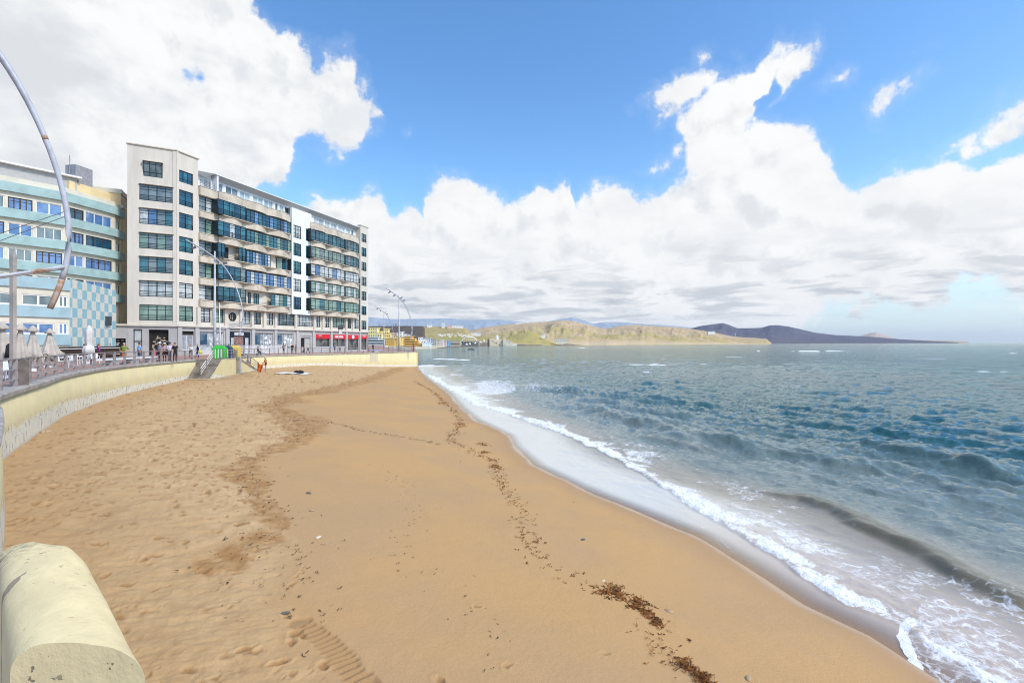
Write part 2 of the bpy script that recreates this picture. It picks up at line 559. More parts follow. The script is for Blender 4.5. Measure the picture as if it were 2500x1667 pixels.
def build_sand():
    naz, nr = 1150, 700
    az = np.radians(np.linspace(-52, 44, naz))
    ypx = np.concatenate([np.linspace(1500, 44, nr - 60), np.geomspace(43.5, 20, 60)])
    r = 4.3 * F * .41 / (ypx * .41)
    A, Rr = np.meshgrid(az, r)
    x = (np.sin(A) * Rr).ravel(); y = (np.cos(A) * Rr).ravel()
    z, ds, dw = sand_base(x, y)
    bd, bs, _ = polydist(x, y, BERM)
    wob = 1.1 * (fbm(x * .8, y * .8, 4, 21) - .5)
    dry = sstep(-bd * bs + wob, -.35, .5)
    dd, _, _ = polydist(x, y, DARK)
    wid = np.clip(.35 + 1.3 * (fbm(x * .5, y * .5, 3, 30) - .3), .2, 1.5) * np.clip(y / 14, .6, 2.2)
    damp = (1 - sstep(dd + .5 * (fbm(x * 2.2, y * 2.2, 3, 5) - .5), wid * .55, wid * 1.05))
    # second darker stripe: footprints across the smooth sand, and strip at the foot of the wall
    gd, _, gp = polydist(x, y, DRAG)
    drag = 1 - sstep(gd + .10 * (fbm(x * 6, y * 6, 2, 8) - .5), .10, .19)
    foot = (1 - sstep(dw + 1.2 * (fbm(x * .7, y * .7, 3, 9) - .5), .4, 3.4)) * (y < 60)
    # trampled relief
    x0, y0, res = -42., 2., .03
    nx, ny = int(56 / res), int(66 / res)
    H = np.zeros((ny, nx), np.float32)
    n = 62000
    cx = rng.uniform(-40, 10, n); cy = 2 + 62 * rng.random(n) ** 1.7
    cb, cs, _ = polydist(cx, cy, BERM); _, cds, cdw = sand_base(cx, cy)
    den = fbm(cx * .22, cy * .22, 3, 40)
    ok = (cb * cs < .2) & (cds > 2) & (rng.random(n) < np.clip(3.2 * (den - .26), .30, 1))
    stray = (~ok) & (cds > 1.5) & (rng.random(n) < .0015)
    for px, py, st in zip(cx[ok | stray], cy[ok | stray], stray[ok | stray]):
        s = random.choice((.026, .032, .04, .05, .07)) * random.uniform(.8, 1.25) if not st else .06
        s *= min(1, .55 + py * .035)
        an = random.uniform(0, math.pi); dep = random.uniform(.012, .055) * (s / .06)
        k = int(4.2 * s / res) + 1
        i, j = int((py - y0) / res), int((px - x0) / res)
        if i - k < 0 or j - k < 0 or i + k >= ny or j + k >= nx: continue
        yy, xx = np.mgrid[-k:k + 1, -k:k + 1] * res
        u = xx * math.cos(an) + yy * math.sin(an); v = -xx * math.sin(an) + yy * math.cos(an)
        q = (u / (1.5 * s)) ** 2 + (v / s) ** 2
        H[i - k:i + k + 1, j - k:j + k + 1] += (-dep * np.exp(-q * 1.2) + dep * .30 * np.exp(-((np.sqrt(q) - 1.5) / .45) ** 2)).astype(np.float32)
    wx = .16 * (fbm(x * 5, y * 5, 3, 51) - .5); wy = .16 * (fbm(x * 5, y * 5, 3, 57) - .5)
    fj = np.clip((x + wx - x0) / res, 0, nx - 2); fi = np.clip((y + wy - y0) / res, 0, ny - 2)
    j = fj.astype(int); i = fi.astype(int); fj -= j; fi -= i
    hm = (H[i, j] * (1 - fj) + H[i, j + 1] * fj) * (1 - fi) + (H[i + 1, j] * (1 - fj) + H[i + 1, j + 1] * fj) * fi
    wet = 1 - sstep(ds + .5 * (fbm(x * .6, y * .6, 3, 60) - .5), .1, 1.7)
    sh = 1 - sstep(ds, -.5, 1.0)
    rdg = lambda k, sd, n=3: 1 - 2 * np.abs(fbm(x * k + .4 * k * y, y * k * .9, n, sd) - .5) * 2
    rel = hm * (1 - sh) + dry * (.020 * (rdg(1.1, 71) - .6) + .012 * (rdg(3.2, 75) - .6) + .050 * (fbm((x * .9 + y * .35) * 2.2, (y * .9 - x * .35) * 7.5, 5, 79, .62) - .5)) * (1 - sh) + dry * (.08 * (fbm(x * .8, y * .8, 4, 3) - .5) + .04 * (fbm(x * 2.6 + .8 * y, y * 2.2, 4, 13) - .5))
    rel = rel + (1 - dry) * (1 - sh) * (.05 * (fbm(x * .25, y * .25, 3, 15) - .5) + .010 * (fbm(x * 4, y * 4, 3, 17) - .5))
    rel = rel + damp * (.05 * (fbm(x * 3.5, y * 3.5, 4, 18) - .5)) + drag * (-.02 + .022 * np.sin(gp * 60 + 6 * fbm(x * 2, y * 2, 2, 2)) * .6)
    z = z + rel
    V = np.stack([x, y, z], 1)
    keep = (ds > -14) & (y < 118)
    m = bpy.data.materials.new('sand'); m.use_nodes = True
    t = NT(m.node_tree); b = t.n['Principled BSDF']
    A_ = lambda k: t.add('ShaderNodeAttribute', attribute_name=k).outputs['Fac']
    tc = t.add('ShaderNodeTexCoord'); P = tc.outputs['Object']
    big = t.noise(P, .25, 4, .55); mid = t.noise(P, 1.6, 5, .6); fine = t.noise(P, 60, 3, .7)
    smooth = t.mix(t.step(big, .36, .64), (.50, .305, .130), (.455, .288, .142))
    dryc = t.mix(t.step(mid, .35, .66), (.545, .368, .188), (.47, .303, .148))
    dampc = t.mix(t.step(mid, .3, .7), (.345, .185, .070), (.385, .225, .095))
    c = t.mix(A_('dry'), smooth, dryc)
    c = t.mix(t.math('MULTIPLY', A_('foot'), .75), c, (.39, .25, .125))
    c = t.mix(t.math('MULTIPLY', A_('damp'), t.step(t.noise(P, 2.3, 5, .65), .30, .58)), c, dampc)
    c = t.mix(t.math('MULTIPLY', A_('drag'), .8), c, (.33, .20, .09))
    c = t.mix(t.math('MULTIPLY', A_('pit_shade'), .85), c, (.28, .155, .062))  # shade inside the dents is painted as darker sand
    wet_ = A_('wet')
    c = t.mix(wet_, c, (.40, .25, .125))
    c = t.mix(t.math('MULTIPLY', t.step(fine, .5, .75), .22), c, (.17, .105, .055))
    c = t.mix(t.math('MULTIPLY', t.step(t.noise(P, 90, 2, .5), .62, .72), .30), c, (.66, .55, .40))
    # grit and specks
    sp = t.vor(P, 9, 'F1'); spm = t.math('MULTIPLY', t.step(sp, .055, .02), t.step(t.noise(P, 1.3, 3, .6), .52, .66))
    c = t.mix(t.math('MULTIPLY', spm, .8), c, (.07, .05, .035))
    t.l.new(c, b.inputs['Base Color'])
    t.l.new(t.step(A_('sheen'), 0, 1, .92, .10), b.inputs['Roughness'])
    t.l.new(t.step(A_('sheen'), 0, 1, .15, .6), b.inputs['Specular IOR Level'])
    bp = t.add('ShaderNodeBump'); bp.inputs['Distance'].default_value = .02
    t.l.new(t.step(wet_, 0, 1, .75, .02), bp.inputs['Strength'])
    t.l.new(t.math('ADD', t.math('MULTIPLY', t.noise(P, 17, 6, .68), .9), t.math('MULTIPLY', fine, .25)), bp.inputs['Height'])
    t.l.new(bp.outputs[0], b.inputs['Normal'])
    sheen = 1 - sstep(ds + .25 * (fbm(x * .8, y * .8, 3, 61) - .5), -.05, .55)
    o = gridobj('sand', V, nr, naz, m, keep, dict(pit_shade=np.clip(-hm / .024, 0, 1) * (1 - sh), dry=dry, damp=damp, drag=drag, foot=foot, wet=wet, sheen=sheen))
    tag(o, kind='structure')
    return o


build_sand()


def sand_at(x, y):
    z, _, _ = sand_base(np.array([x], float), np.array([y], float)); return float(z[0])


# ------------------------------------------------------------------ sea
FOAM = [onz(px, py, .12) for px, py in ((1040, 915), (1090, 946), (1160, 985), (1275, 1020), (1390, 1062), (1488, 1108), (1573, 1152), (1640, 1198), (1700, 1236), (1780, 1282), (1860, 1330), (1966, 1402), (2070, 1465), (2150, 1492), (2215, 1518), (2260, 1565), (2330, 1600), (2430, 1690))] + [(9.6, 5.5), (11.5, 1), (14, -6)]
SWASH = [onz(px, py, .03) for px, py in ((2225, 1512), (2205, 1542), (2212, 1570), (2232, 1610), (2250, 1650), (2290, 1700))]
RIDGE = [
    ([onz(px, py, .35) for px, py in ((1800, 1160), (1870, 1180), (1960, 1196), (2040, 1226), (2180, 1295), (2340, 1372), (2500, 1440))] + [(12.6, 9)], .25, .26, 1.0, .2),
    ([onz(px, py, .4) for px, py in ((1400, 985), (1500, 1006), (1620, 1035), (1750, 1060), (1870, 1086), (2000, 1105), (2130, 1122), (2300, 1150))], .34, .6, 1.8, .8),
    ([onz(px, py, .3) for px, py in ((1540, 1050), (1620, 1062), (1700, 1082), (1760, 1100))], .26, .5, 1.2, .9),
    ([onz(px, py, .4) for px, py in ((2050, 1062), (2200, 1090), (2350, 1120), (2500, 1150))], .40, .9, 2.2, .7),
    ([onz(px, py, .4) for px, py in ((1200, 930), (1330, 945), (1500, 960), (1700, 975))], .45, 1.2, 3.0, .6),
]
BREAK = [  # distant breakers on the bar: photo pixels of their ends
    ((1840, 856.2), (2010, 857.5)), ((2010, 856), (2150, 857.8)), ((2150, 856), (2192, 856.8)), ((2320, 861.5), (2400, 862.5)), ((2440, 862), (2520, 863)),
    ((1395, 848.6), (1530, 850.2)), ((1260, 846.8), (1340, 847.4)), ((1240, 869), (1262, 871)), ((1062, 874), (1150, 877.5)), ((1560, 905), (1590, 906))]


def build_sea():
    naz = 1500
    az = np.radians(np.linspace(-50, 60, naz))
    ypx = np.concatenate([np.arange(1250, 4, -1.35), np.geomspace(3.9, .25, 26)])
    r = CAMZ * F / ypx; nr = len(r)
    A, Rr = np.meshgrid(az, r)
    x = (np.sin(A) * Rr).ravel(); y = (np.cos(A) * Rr).ravel(); rr = Rr.ravel()
    ds, side, _ = polydist(x, y, SHORE); d = -ds * side                      # seaward positive
    d = np.where(y > 118, np.maximum(d, 60), d)
    sp = np.maximum(rr * rr / (CAMZ * F) * 1.35 * .6, rr * (az[1] - az[0]))   # local mesh spacing
    h = np.zeros_like(x)
    for k in range(120):
        lam = .32 * (19 ** (k / 119)) * random.uniform(.9, 1.1)
        th = R(218) + random.gauss(0, .50)
        kx, ky = math.cos(th) * 2 * math.pi / lam, math.sin(th) * 2 * math.pi / lam
        a = .0082 * lam ** .52
        w = np.clip(lam / (1.3 * sp) - .5, 0, 1)
        m = w > 0
        ph = kx * x[m] + ky * y[m] + random.uniform(0, 6.28)
        # long groups: every train is patchy along its crest
        h[m] += a * w[m] * (2 * ((np.sin(ph) + 1) / 2) ** 2.1 - .72)
    patch = .6 + .8 * fbm(x * .045, y * .045, 3, 70)
    dep = sstep(d, 2.0, 13)
    h *= patch * (.12 + .88 * dep) * sstep(d, -.2, 3)
    swell = np.zeros_like(x)
    near = rr < 130
    xn, yn = x[near], y[near]
    for pts, amp, wf, wb, fade in RIDGE:
        pd, ps, pp = polydist(xn, yn, pts)
        L = sum(math.dist(a, b) for a, b in zip(pts, pts[1:]))
        e = sstep(pp, 0, .25 * L) * (1 - fade * sstep(pp, .8 * L, L))
        sgn = -pd * ps + .5 * (fbm(xn * .5, yn * .5, 3, 90) - .5)            # seaward negative, shoreward positive
        prof = np.where(sgn > 0, np.exp(-(sgn / wf) ** 2), np.exp(-(sgn / wb) ** 2))
        swell[near] = np.maximum(swell[near], e * (1. if amp < .3 and wb <= 1.05 else .35) * sstep(np.where(sgn > 0, np.exp(-(sgn / (wf * 1.6)) ** 2), np.exp(-(sgn / (wb * .45)) ** 2)), .25, .8))
        h[near] += amp * e * prof * (.65 + .7 * fbm(xn * .35, yn * .35, 3, 91))
    # bore and foam
    fd, fs, fp = polydist(xn, yn, FOAM)
    s = fd * fs                                                             # seaward of the foam front positive
    s = s + .35 * (fbm(xn * 1.1, yn * 1.1, 4, 95) - .5) * np.clip(yn / 14, .6, 3)
    wdt = np.clip(.55 + 1.6 * (fbm(xn * .3, yn * .3, 2, 96) - .35), .45, 1.5) * np.interp(yn, [6, 11, 16, 25, 45, 110], [1.25, .80, .66, 1.05, 1.9, 3.2])
    front = sstep(s, -.06, .05) * (1 - sstep(s, wdt * .55, wdt * 1.25))
    tail = sstep(s, 0, .3) * (1 - sstep(s, wdt, wdt * 3.6))
    bore = sstep(s, -.12, .16) * np.exp(-np.clip(s, 0, None) / (1.3 * wdt))
    h[near] += bore * (.05 + .13 * (fbm(xn * 3.2, yn * 3.2, 5, 97) - .35))
    foam = np.zeros_like(x)
    brk = .52 + .48 * sstep(fbm(xn * .9, yn * .9, 3, 94), .36, .58)
    foam[near] = np.maximum(front * .90 * brk, tail * .56 * sstep(fbm(xn * .55, yn * .55, 4, 98), .38, .62))
    # thin run-up tongue at the lower right with its white rim
    wd, ws, _ = polydist(xn, yn, SWASH)
    wd = wd + .10 * (fbm(xn * 3, yn * 3, 3, 99) - .5)
    rim = 1 - sstep(np.abs(wd), .045, .11)
    foam[near] = np.maximum(foam[near], rim * .95)
    tong = (ws > 0) & (wd < 1.6) & (yn < 10.5)
    foam[near] = np.maximum(foam[near], np.where(tong, .40, 0))
    # streaky old foam between the swell and the bore
    old = sstep(s, .5, 1.5) * (1 - sstep(s, 2.8, 5.0)) * (1 - sstep(yn, 22, 45))
    foam[near] = np.maximum(foam[near], old * .36 * sstep(fbm(xn * .5, yn * .5, 4, 101), .35, .6))
    # thin lines left on the sheet
    foam[near] = np.maximum(foam[near], (1 - sstep(np.abs(s + .9 + 1.1 * (fbm(xn * .35, yn * .35, 2, 102) - .5)), .02, .07)) * (s < 0) * .30)
    for (p1, p2) in BREAK:
        a, b = onz(*p1, .3), onz(*p2, .3)
        pd, ps, pp = polydist(x, y, [a, b]); L = math.dist(a, b)
        wdh = .010 * math.hypot(*a) + .3
        wig = pd * ps + wdh * 1.6 * (fbm(x * .05, y * .05, 3, 110) - .5)
        q = np.exp(-(wig / wdh) ** 2) * sstep(pp, 0, .06 * L + 1) * (1 - sstep(pp, .9 * L, L)) * sstep(fbm(x * .12, y * .03, 4, 112), .40, .58)
        h += .55 * q * np.clip(wdh / 3, .3, 1.2)
        foam = np.maximum(foam, q * 1.2)
    # few whitecaps further out
    wc = sstep(fbm(x * .055 + .02 * y, y * .12, 4, 120), .76, .80) * sstep(d, 25, 60) * (1 - sstep(rr, 150, 320)) * .7
    foam = np.maximum(foam, wc)
    # milky patches in the shallows close to the end of the wall
    milk = (1 - sstep(d, 5, 22)) * sstep(y, 26, 50) * (y < 150) * sstep(fbm(x * .12, y * .05, 4, 130), .45, .62)
    foam = np.maximum(foam, milk * .50)
    thick = sstep(d, -.15, np.interp(y, [9, 14, 24], [.9, .8, .7]))
    z = h + .012 * sstep(d, -.5, .8) - .05 * sstep(-d, .2, 1.2)
    z = np.where(rr > 3000, 0, z)
    V = np.stack([x, y, z], 1)
    keep = ((d > -2.2) | (y > 112))
    m = bpy.data.materials.new('water'); m.use_nodes = True
    t = NT(m.node_tree); t.n.clear()
    A_ = lambda k: t.add('ShaderNodeAttribute', attribute_name=k).outputs['Fac']
    tc = t.add('ShaderNodeTexCoord'); P = tc.outputs['Object']
    dist = A_('shore')
    deep = t.mix(t.step(t.noise(P, .02, 3, .5), .4, .62), (.010, .076, .084), (.014, .100, .104))
    col = t.mix(t.step(dist, 24, 7), deep, (.20, .245, .225))  # turbid shallows, paled further by sky reflection put into the colour
    col = t.mix(t.step(dist, 7.5, 4.5), col, (.33, .29, .23))
    col = t.mix(t.math('MULTIPLY', A_('swell'), .62), col, t.mix(t.step(dist, 8, 12), (.150, .128, .066), (.02, .075, .07)))
    pale = t.mix(A_('pale'), (.50, .41, .335), (.67, .635, .555))
    col = t.mix(t.step(dist, 4.2, 2.2), col, pale)
    # ripples finer than the mesh
    rip = t.math('ADD', t.noise(t.mapping(P, (1.0, 1.5, 1), (0, 0, R(30))), 2.4, 6, .66), t.math('MULTIPLY', t.noise(t.mapping(P, (1, 1.6, 1), (0, 0, R(-14))), 10, 4, .6), .25))
    bp = t.add('ShaderNodeBump'); bp.inputs['Distance'].default_value = .22
    t.l.new(t.math('ADD', t.step(dist, 2.2, 8, .05, .46), t.step(dist, 30, 150, 0., .18)), bp.inputs['Strength'])
    t.l.new(rip, bp.inputs['Height'])
    fr = t.add('ShaderNodeFresnel'); fr.inputs['IOR'].default_value = 1.33
    t.l.new(bp.outputs[0], fr.inputs['Normal'])
    df = t.add('ShaderNodeBsdfDiffuse'); t.l.new(col, df.inputs[0]); t.l.new(bp.outputs[0], df.inputs['Normal'])
    tr = t.add('ShaderNodeBsdfTransparent')
    m1 = t.add('ShaderNodeMixShader'); t.l.new(t.math('MULTIPLY', A_('thick'), .93), m1.inputs[0]); t.l.new(tr.outputs[0], m1.inputs[1]); t.l.new(df.outputs[0], m1.inputs[2])
    gl = t.add('ShaderNodeBsdfGlossy'); gl.inputs['Roughness'].default_value = .07; t.l.new(bp.outputs[0], gl.inputs['Normal'])
    gl.inputs[0].default_value = (.94, .98, .95, 1)
    m2 = t.add('ShaderNodeMixShader'); t.l.new(fr.outputs[0], m2.inputs[0]); t.l.new(m1.outputs[0], m2.inputs[1]); t.l.new(gl.outputs[0], m2.inputs[2])
    # foam: bubbly net, denser where the attribute is high
    fa = A_('foam')
    wv = t.vmath('ADD', P, t.vmath('MULTIPLY', t.vmath('SUBTRACT', t.add('ShaderNodeTexNoise').outputs['Color'], (.5, .5, .5)), (.5, .5, 0)))
    wn = wv.node.inputs[1].links[0].from_node.inputs[0].links[0].from_node.inputs[0].links[0].from_node
    t.l.new(P, wn.inputs['Vector']); wn.inputs['Scale'].default_value = 3.0; wn.inputs['Detail'].default_value = 6
    cells = t.vor(wv, 4.6, 'DISTANCE_TO_EDGE'); cell2 = t.vor(wv, 12, 'DISTANCE_TO_EDGE')
    net = t.math('MAXIMUM', t.step(cells, .36, .0), t.math('MULTIPLY', t.step(cell2, .36, .0), .8))
    nz = t.noise(wv, 3.2, 8, .68)
    tex = t.math('ADD', t.math('MULTIPLY', net, .34), t.math('MULTIPLY', nz, 1.05))
    thr = t.math('SUBTRACT', 1.16, t.math('MULTIPLY', fa, .98))
    fm = t.step(t.math('SUBTRACT', tex, thr), -.05, .26)
    fm = t.math('MULTIPLY', fm, t.step(fa, .04, .2))
    fb = t.add('ShaderNodeBump'); fb.inputs['Strength'].default_value = .8; fb.inputs['Distance'].default_value = .06
    t.l.new(tex, fb.inputs['Height'])
    fd_ = t.add('ShaderNodeBsdfDiffuse'); fd_.inputs[0].default_value = (.78, .79, .80, 1); t.l.new(fb.outputs[0], fd_.inputs['Normal'])
    m3 = t.add('ShaderNodeMixShader'); t.l.new(fm, m3.inputs[0]); t.l.new(m2.outputs[0], m3.inputs[1]); t.l.new(fd_.outputs[0], m3.inputs[2])
    out = t.add('ShaderNodeOutputMaterial'); t.l.new(m3.outputs[0], out.inputs[0])
    o = gridobj('sea_water', V, nr, naz, m, keep, dict(swell=swell, shore=np.clip(d, -5, 500), foam=foam, thick=thick, pale=sstep(y, 9.5, 18)))
    tag(o, kind='structure')


build_sea()

# ------------------------------------------------------------------ promenade deck
M_PAVE = mat('red_paving', (.40, .235, .18), .8, .18, 1.2, .25, 14)
M_CONC = mat('grey_concrete', (.36, .34, .31), .85, .2, 1.5, .4, 22)
M_COPE = mat('coping_stone', (.40, .37, .33), .85, .22, 2, .4, 25)


def build_deck():
    mb = MB()
    edge = WA + [(-34.2, 53.55), (-31.72, 53.6), (-32.0, 55.2), (-32.4, 57.7)] + WB + WC[1:]
    rows = []
    for (x, y) in edge:
        z = prom_z(y)
        rows.append([(x, y, z), (x - .9, y, z), (x - 12, y, z), (min(-70, x - 30), y, z), (-320, y, z)])
    for a, b in zip(rows, rows[1:]):
        for k in range(4):
            mb.quad(a[k], a[k + 1], b[k + 1], b[k])
    a = rows[0]; mb.quad(a[0], a[4], (-320, -60, 3.95), (40, -60, 3.95))
    tag(mb.build('promenade', M_PAVE), kind='structure')


build_deck()
# sea bed / land plate under everything, so that nothing is hollow from the side
g = MB(); g.quad((-26000, -3000, -2.2), (26000, -3000, -2.2), (26000, 30000, -2.2), (-26000, 30000, -2.2))
tag(g.build('ground', mat('sea_bed', (.10, .10, .08))), kind='structure')


def wall_mat():
    m = bpy.data.materials.new('weathered_yellow_render'); m.use_nodes = True
    t = NT(m.node_tree); b = t.n['Principled BSDF']
    hs = t.add('ShaderNodeAttribute', attribute_name='above_sand').outputs['Fac']
    P = t.add('ShaderNodeTexCoord').outputs['Object']
    geo = t.sep(t.add('ShaderNodeNewGeometry').outputs['Position'])
    hs = t.math('MULTIPLY', hs, t.step(geo[1], 18, 46, 1.0, 1.75))
    n = t.noise(P, .8, 5, .6); n2 = t.noise(t.mapping(P, (1, 1, .45)), 3.2, 6, .68); n3 = t.noise(t.mapping(P, (1, 1, .6)), 6, 6, .68)
    yel = t.mix(t.step(n, .35, .68), (.64, .55, .305), (.58, .505, .295))
    yel = t.mix(t.math('MULTIPLY', t.step(n3, .58, .72), .25), yel, (.36, .31, .20))
    lim = t.math('ADD', hs, t.math('MULTIPLY', t.math('SUBTRACT', n2, .5), .9))
    white = t.mix(t.step(n2, .35, .65), (.70, .64, .49), (.60, .57, .47))
    c = t.mix(t.step(lim, .82, .70), yel, white)
    peel = t.math('MULTIPLY', t.step(n3, .56, .61), t.step(t.math('ABSOLUTE', t.math('SUBTRACT', hs, .50)), .52, .28))
    c = t.mix(t.math('MULTIPLY', peel, .85), c, (.20, .20, .20))
    c = t.mix(t.math('MULTIPLY', t.step(hs, .16, .0), .5), c, (.40, .33, .21))
    t.l.new(c, b.inputs['Base Color']); b.inputs['Roughness'].default_value = .85; b.inputs['Specular IOR Level'].default_value = .2
    bp = t.add('ShaderNodeBump'); bp.inputs['Strength'].default_value = .5; bp.inputs['Distance'].default_value = .03
    t.l.new(t.noise(P, 9, 6, .65), bp.inputs['Height']); t.l.new(bp.outputs[0], b.inputs['Normal'])
    return m


M_WALL = wall_mat()
M_PALE = mat('pale_patch', (.56, .50, .38), .85, .08)


def normals2(pts):
    out = []
    for i in range(len(pts)):
        a = pts[max(i - 1, 0)]; b = pts[min(i + 1, len(pts) - 1)]
        d = Vector((b[0] - a[0], b[1] - a[1])).normalized(); out.append(Vector((d.y, -d.x)))   # to the sea
    return out


def seawall(pts, label, drop=.16, batter=.12, base=-1.0):
    """solid wall under the edge of the deck, yellow render with a concrete coping"""
    x, y = pts[0]
    root = thing('sea_wall', label, 'wall', (x, y, 0), 0)
    N = normals2(pts)
    rows = []
    for (x, y), n in zip(pts, N):
        zt = prom_z(y) - drop; zs = sand_at(x + n.x * .4, y + n.y * .4)
        o = Vector((x, y)); f = lambda k, z: (o.x + n.x * k, o.y + n.y * k, z)
        rows.append([f(-.55, base), f(-.55, zt), f(-.02, zt), f(batter * .5, max(zs, 0) + .8), f(batter, base)])
    V = np.array(rows).reshape(-1, 3)
    zs = np.repeat([sand_at(p[0] + n.x * .5, p[1] + n.y * .5) for p, n in zip(pts, N)], 5)
    off = np.array(root.location)
    w = gridobj('wall', V - off, len(pts), 5, M_WALL, None, dict(above_sand=V[:, 2] - zs), smooth=False)
    w.parent = root
    mb = MB()
    c = []
    for (x, y), n in zip(pts, N):
        zt = prom_z(y); f = lambda k, z: (x + n.x * k, y + n.y * k, z)
        c.append([f(-.60, zt - drop), f(-.60, zt + .012), f(.05, zt + .012), f(.07, zt - .03), f(.05, zt - drop), f(-.60, zt - drop)])
    for a, b in zip(c, c[1:]):
        for k in range(5):
            mb.quad(a[k], b[k], b[k + 1], a[k + 1])
    for e in (c[0], c[-1]): mb.face([mb.addv(e[:5]) + k for k in range(5)])
    mb.build('coping', M_COPE, root)
    return root


wl = seawall(WA, 'long curved pale yellow sea wall with peeling white foot, running from the rounded parapet to the broad grey steps')
wr = seawall(WB, 'straight yellow sea wall behind the sunbather, ending in the stained corner at the water')
seawall(WC, 'pale sea wall of the promenade past the stained corner, mostly hidden by it')
# pale repaired patch near the end of the wall
a, b = WB[-5], WB[-4]
d = Vector((b[0] - a[0], b[1] - a[1])).normalized(); n = Vector((d.y, -d.x))
mb = MB(); o = Vector((a[0] + n.x * .03, a[1] + n.y * .03, 1.75)); mb.obox(o - Vector((n.x, n.y, 0)) * .08, Vector((d.x, d.y, 0)) * 2.4, Vector((n.x, n.y, 0)) * .13, (0, 0, 1.4))
mb.build('repair_patch', M_PALE, wr)

# ------------------------------------------------------------------ parapet stub in the foreground
M_PARA = None


def parapet_mat():
    m = bpy.data.materials.new('flaking_yellow_paint'); m.use_nodes = True
    t = NT(m.node_tree); b = t.n['Principled BSDF']
    P = t.add('ShaderNodeTexCoord').outputs['Object']
    n = t.noise(P, 5, 6, .62); n2 = t.noise(t.mapping(P, (1, 2.2, 1), (0, 0, R(35))), 26, 5, .62); n3 = t.noise(P, 14, 5, .7)
    c = t.mix(t.step(n, .36, .66), (.80, .665, .37), (.72, .59, .33))
    c = t.mix(t.math('MULTIPLY', t.step(n3, .55, .75), .4), c, (.52, .42, .22))
    chip = t.math('MULTIPLY', t.step(n2, .65, .685), t.step(t.noise(P, 2.2, 3, .5), .40, .54))
    c = t.mix(t.math('MULTIPLY', chip, .85), c, (.17, .14, .11))
    x, y, z = t.sep(P)
    # the big flake and the weathered far inner corner
    qv = t.vmath('SUBTRACT', t.vmath('ADD', P, t.vmath('MULTIPLY', t.vmath('SUBTRACT', t.vor(P, 16, out='Color'), (.5, .5, .5)), (.035, .035, 0))), (-.665, .445, .5))
    qa = t.math('ABSOLUTE', t.vmath('DOT_PRODUCT', qv, (.672, .741, 0), out=1)); qb = t.math('ABSOLUTE', t.vmath('DOT_PRODUCT', qv, (-.741, .672, 0), out=1))
    fl = t.step(t.math('MAXIMUM', t.math('MULTIPLY', qa, .85), qb), .032, .030)
    c = t.mix(t.math('MULTIPLY', fl, .8), c, (.27, .22, .165))
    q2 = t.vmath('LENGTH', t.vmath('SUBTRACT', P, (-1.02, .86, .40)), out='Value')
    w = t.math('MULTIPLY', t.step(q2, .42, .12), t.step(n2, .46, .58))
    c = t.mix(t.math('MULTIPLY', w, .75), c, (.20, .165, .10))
    t.l.new(c, b.inputs['Base Color']); b.inputs['Roughness'].default_value = .75; b.inputs['Specular IOR Level'].default_value = .25
    bp = t.add('ShaderNodeBump'); bp.inputs['Strength'].default_value = .6; bp.inputs['Distance'].default_value = .012
    t.l.new(t.math('SUBTRACT', t.math('MULTIPLY', t.noise(P, 16, 7, .68), .8), t.math('ADD', chip, t.math('MULTIPLY', fl, .6))), bp.inputs['Height']); t.l.new(bp.outputs[0], b.inputs['Normal'])
    return m


def parapet():
    near = Vector((-1.360, 1.536, 0)); axis = Vector((-.741, .672, 0))
    w = .228
    prof = []
    for k in range(23):
        a = math.pi * k / 22
        prof.append((w * math.cos(a), .112 * math.sin(a) ** .9))
    prof = [(w, -.53)] + prof + [(-w, -.53)]
    mb = MB(); ns = 46; L = 1.24
    rings = []
    for i in range(ns + 1):
        s = i / ns * L
        rnd = 1.0 if i < ns - 6 else 1 - .30 * ((i - ns + 6) / 6) ** 2.2
        jit = lambda k: .006 * (vnoise(s * 7, k * .35, 3) - .5) * 2
        c = near + axis * s
        rings.append(mb.addv([(c.x + u * (1 + jit(k)) * (.8 + .2 * rnd), c.y - u * .085, 4.45 + (h if h < 0 else h * rnd) + jit(k + 9) * 1.2) for k, (u, h) in enumerate(prof)]))
    n = len(prof)
    for a, b in zip(rings, rings[1:]):
        for k in range(n - 1): mb.face((a + k, a + k + 1, b + k + 1, b + k))
    mb.face([rings[0] + k for k in range(n)]); mb.face([rings[-1] + k for k in range(n)][::-1])
    root = thing('parapet', 'rounded flaking yellow parapet end in the lower left corner', 'parapet', (-1.36, 1.536, 4.0))
    o = mb.build('rounded_cap', parapet_mat(), root, smooth=True)
    for p in o.data.polygons:
        if len(p.vertices) > 4: p.use_smooth = False
    es = o.data
    md = o.modifiers.new('edge', 'EDGE_SPLIT'); md.split_angle = R(38)


parapet()

# ------------------------------------------------------------------ buildings on the promenade
M_STUC = mat('beige_stucco', (.62, .575, .495), .88, .06, 1.2, .3, 40, stretch=(1, 1, .14))
M_BALC = mat('balcony_render', (.58, .51, .405), .88, .16, .7, .35, 30, stretch=(1, 1, .5))
M_WHITE = mat('white_render', (.74, .76, .78), .8, .05, .6)
M_GREY = mat('grey_render', (.44, .43, .42), .85, .08, .6, .25, 30)
M_LEDGE = mat('pale_ledge', (.58, .51, .40), .8, .1)
M_FRAME = mat('dark_green_frame', (.014, .026, .030), .5, .1)
M_RAIL = mat('dark_rail', (.020, .028, .030), .5, .1)
M_WFRAME = mat('white_frame', (.75, .76, .76), .6, .05)
M_BFRAME = mat('brown_frame', (.06, .035, .025), .6, .1)
M_VOID = mat('dark_interior', (.02, .019, .018), .9, .3, 2)
M_SOFF = mat('soffit_grey', (.42, .42, .41), .85, .06)
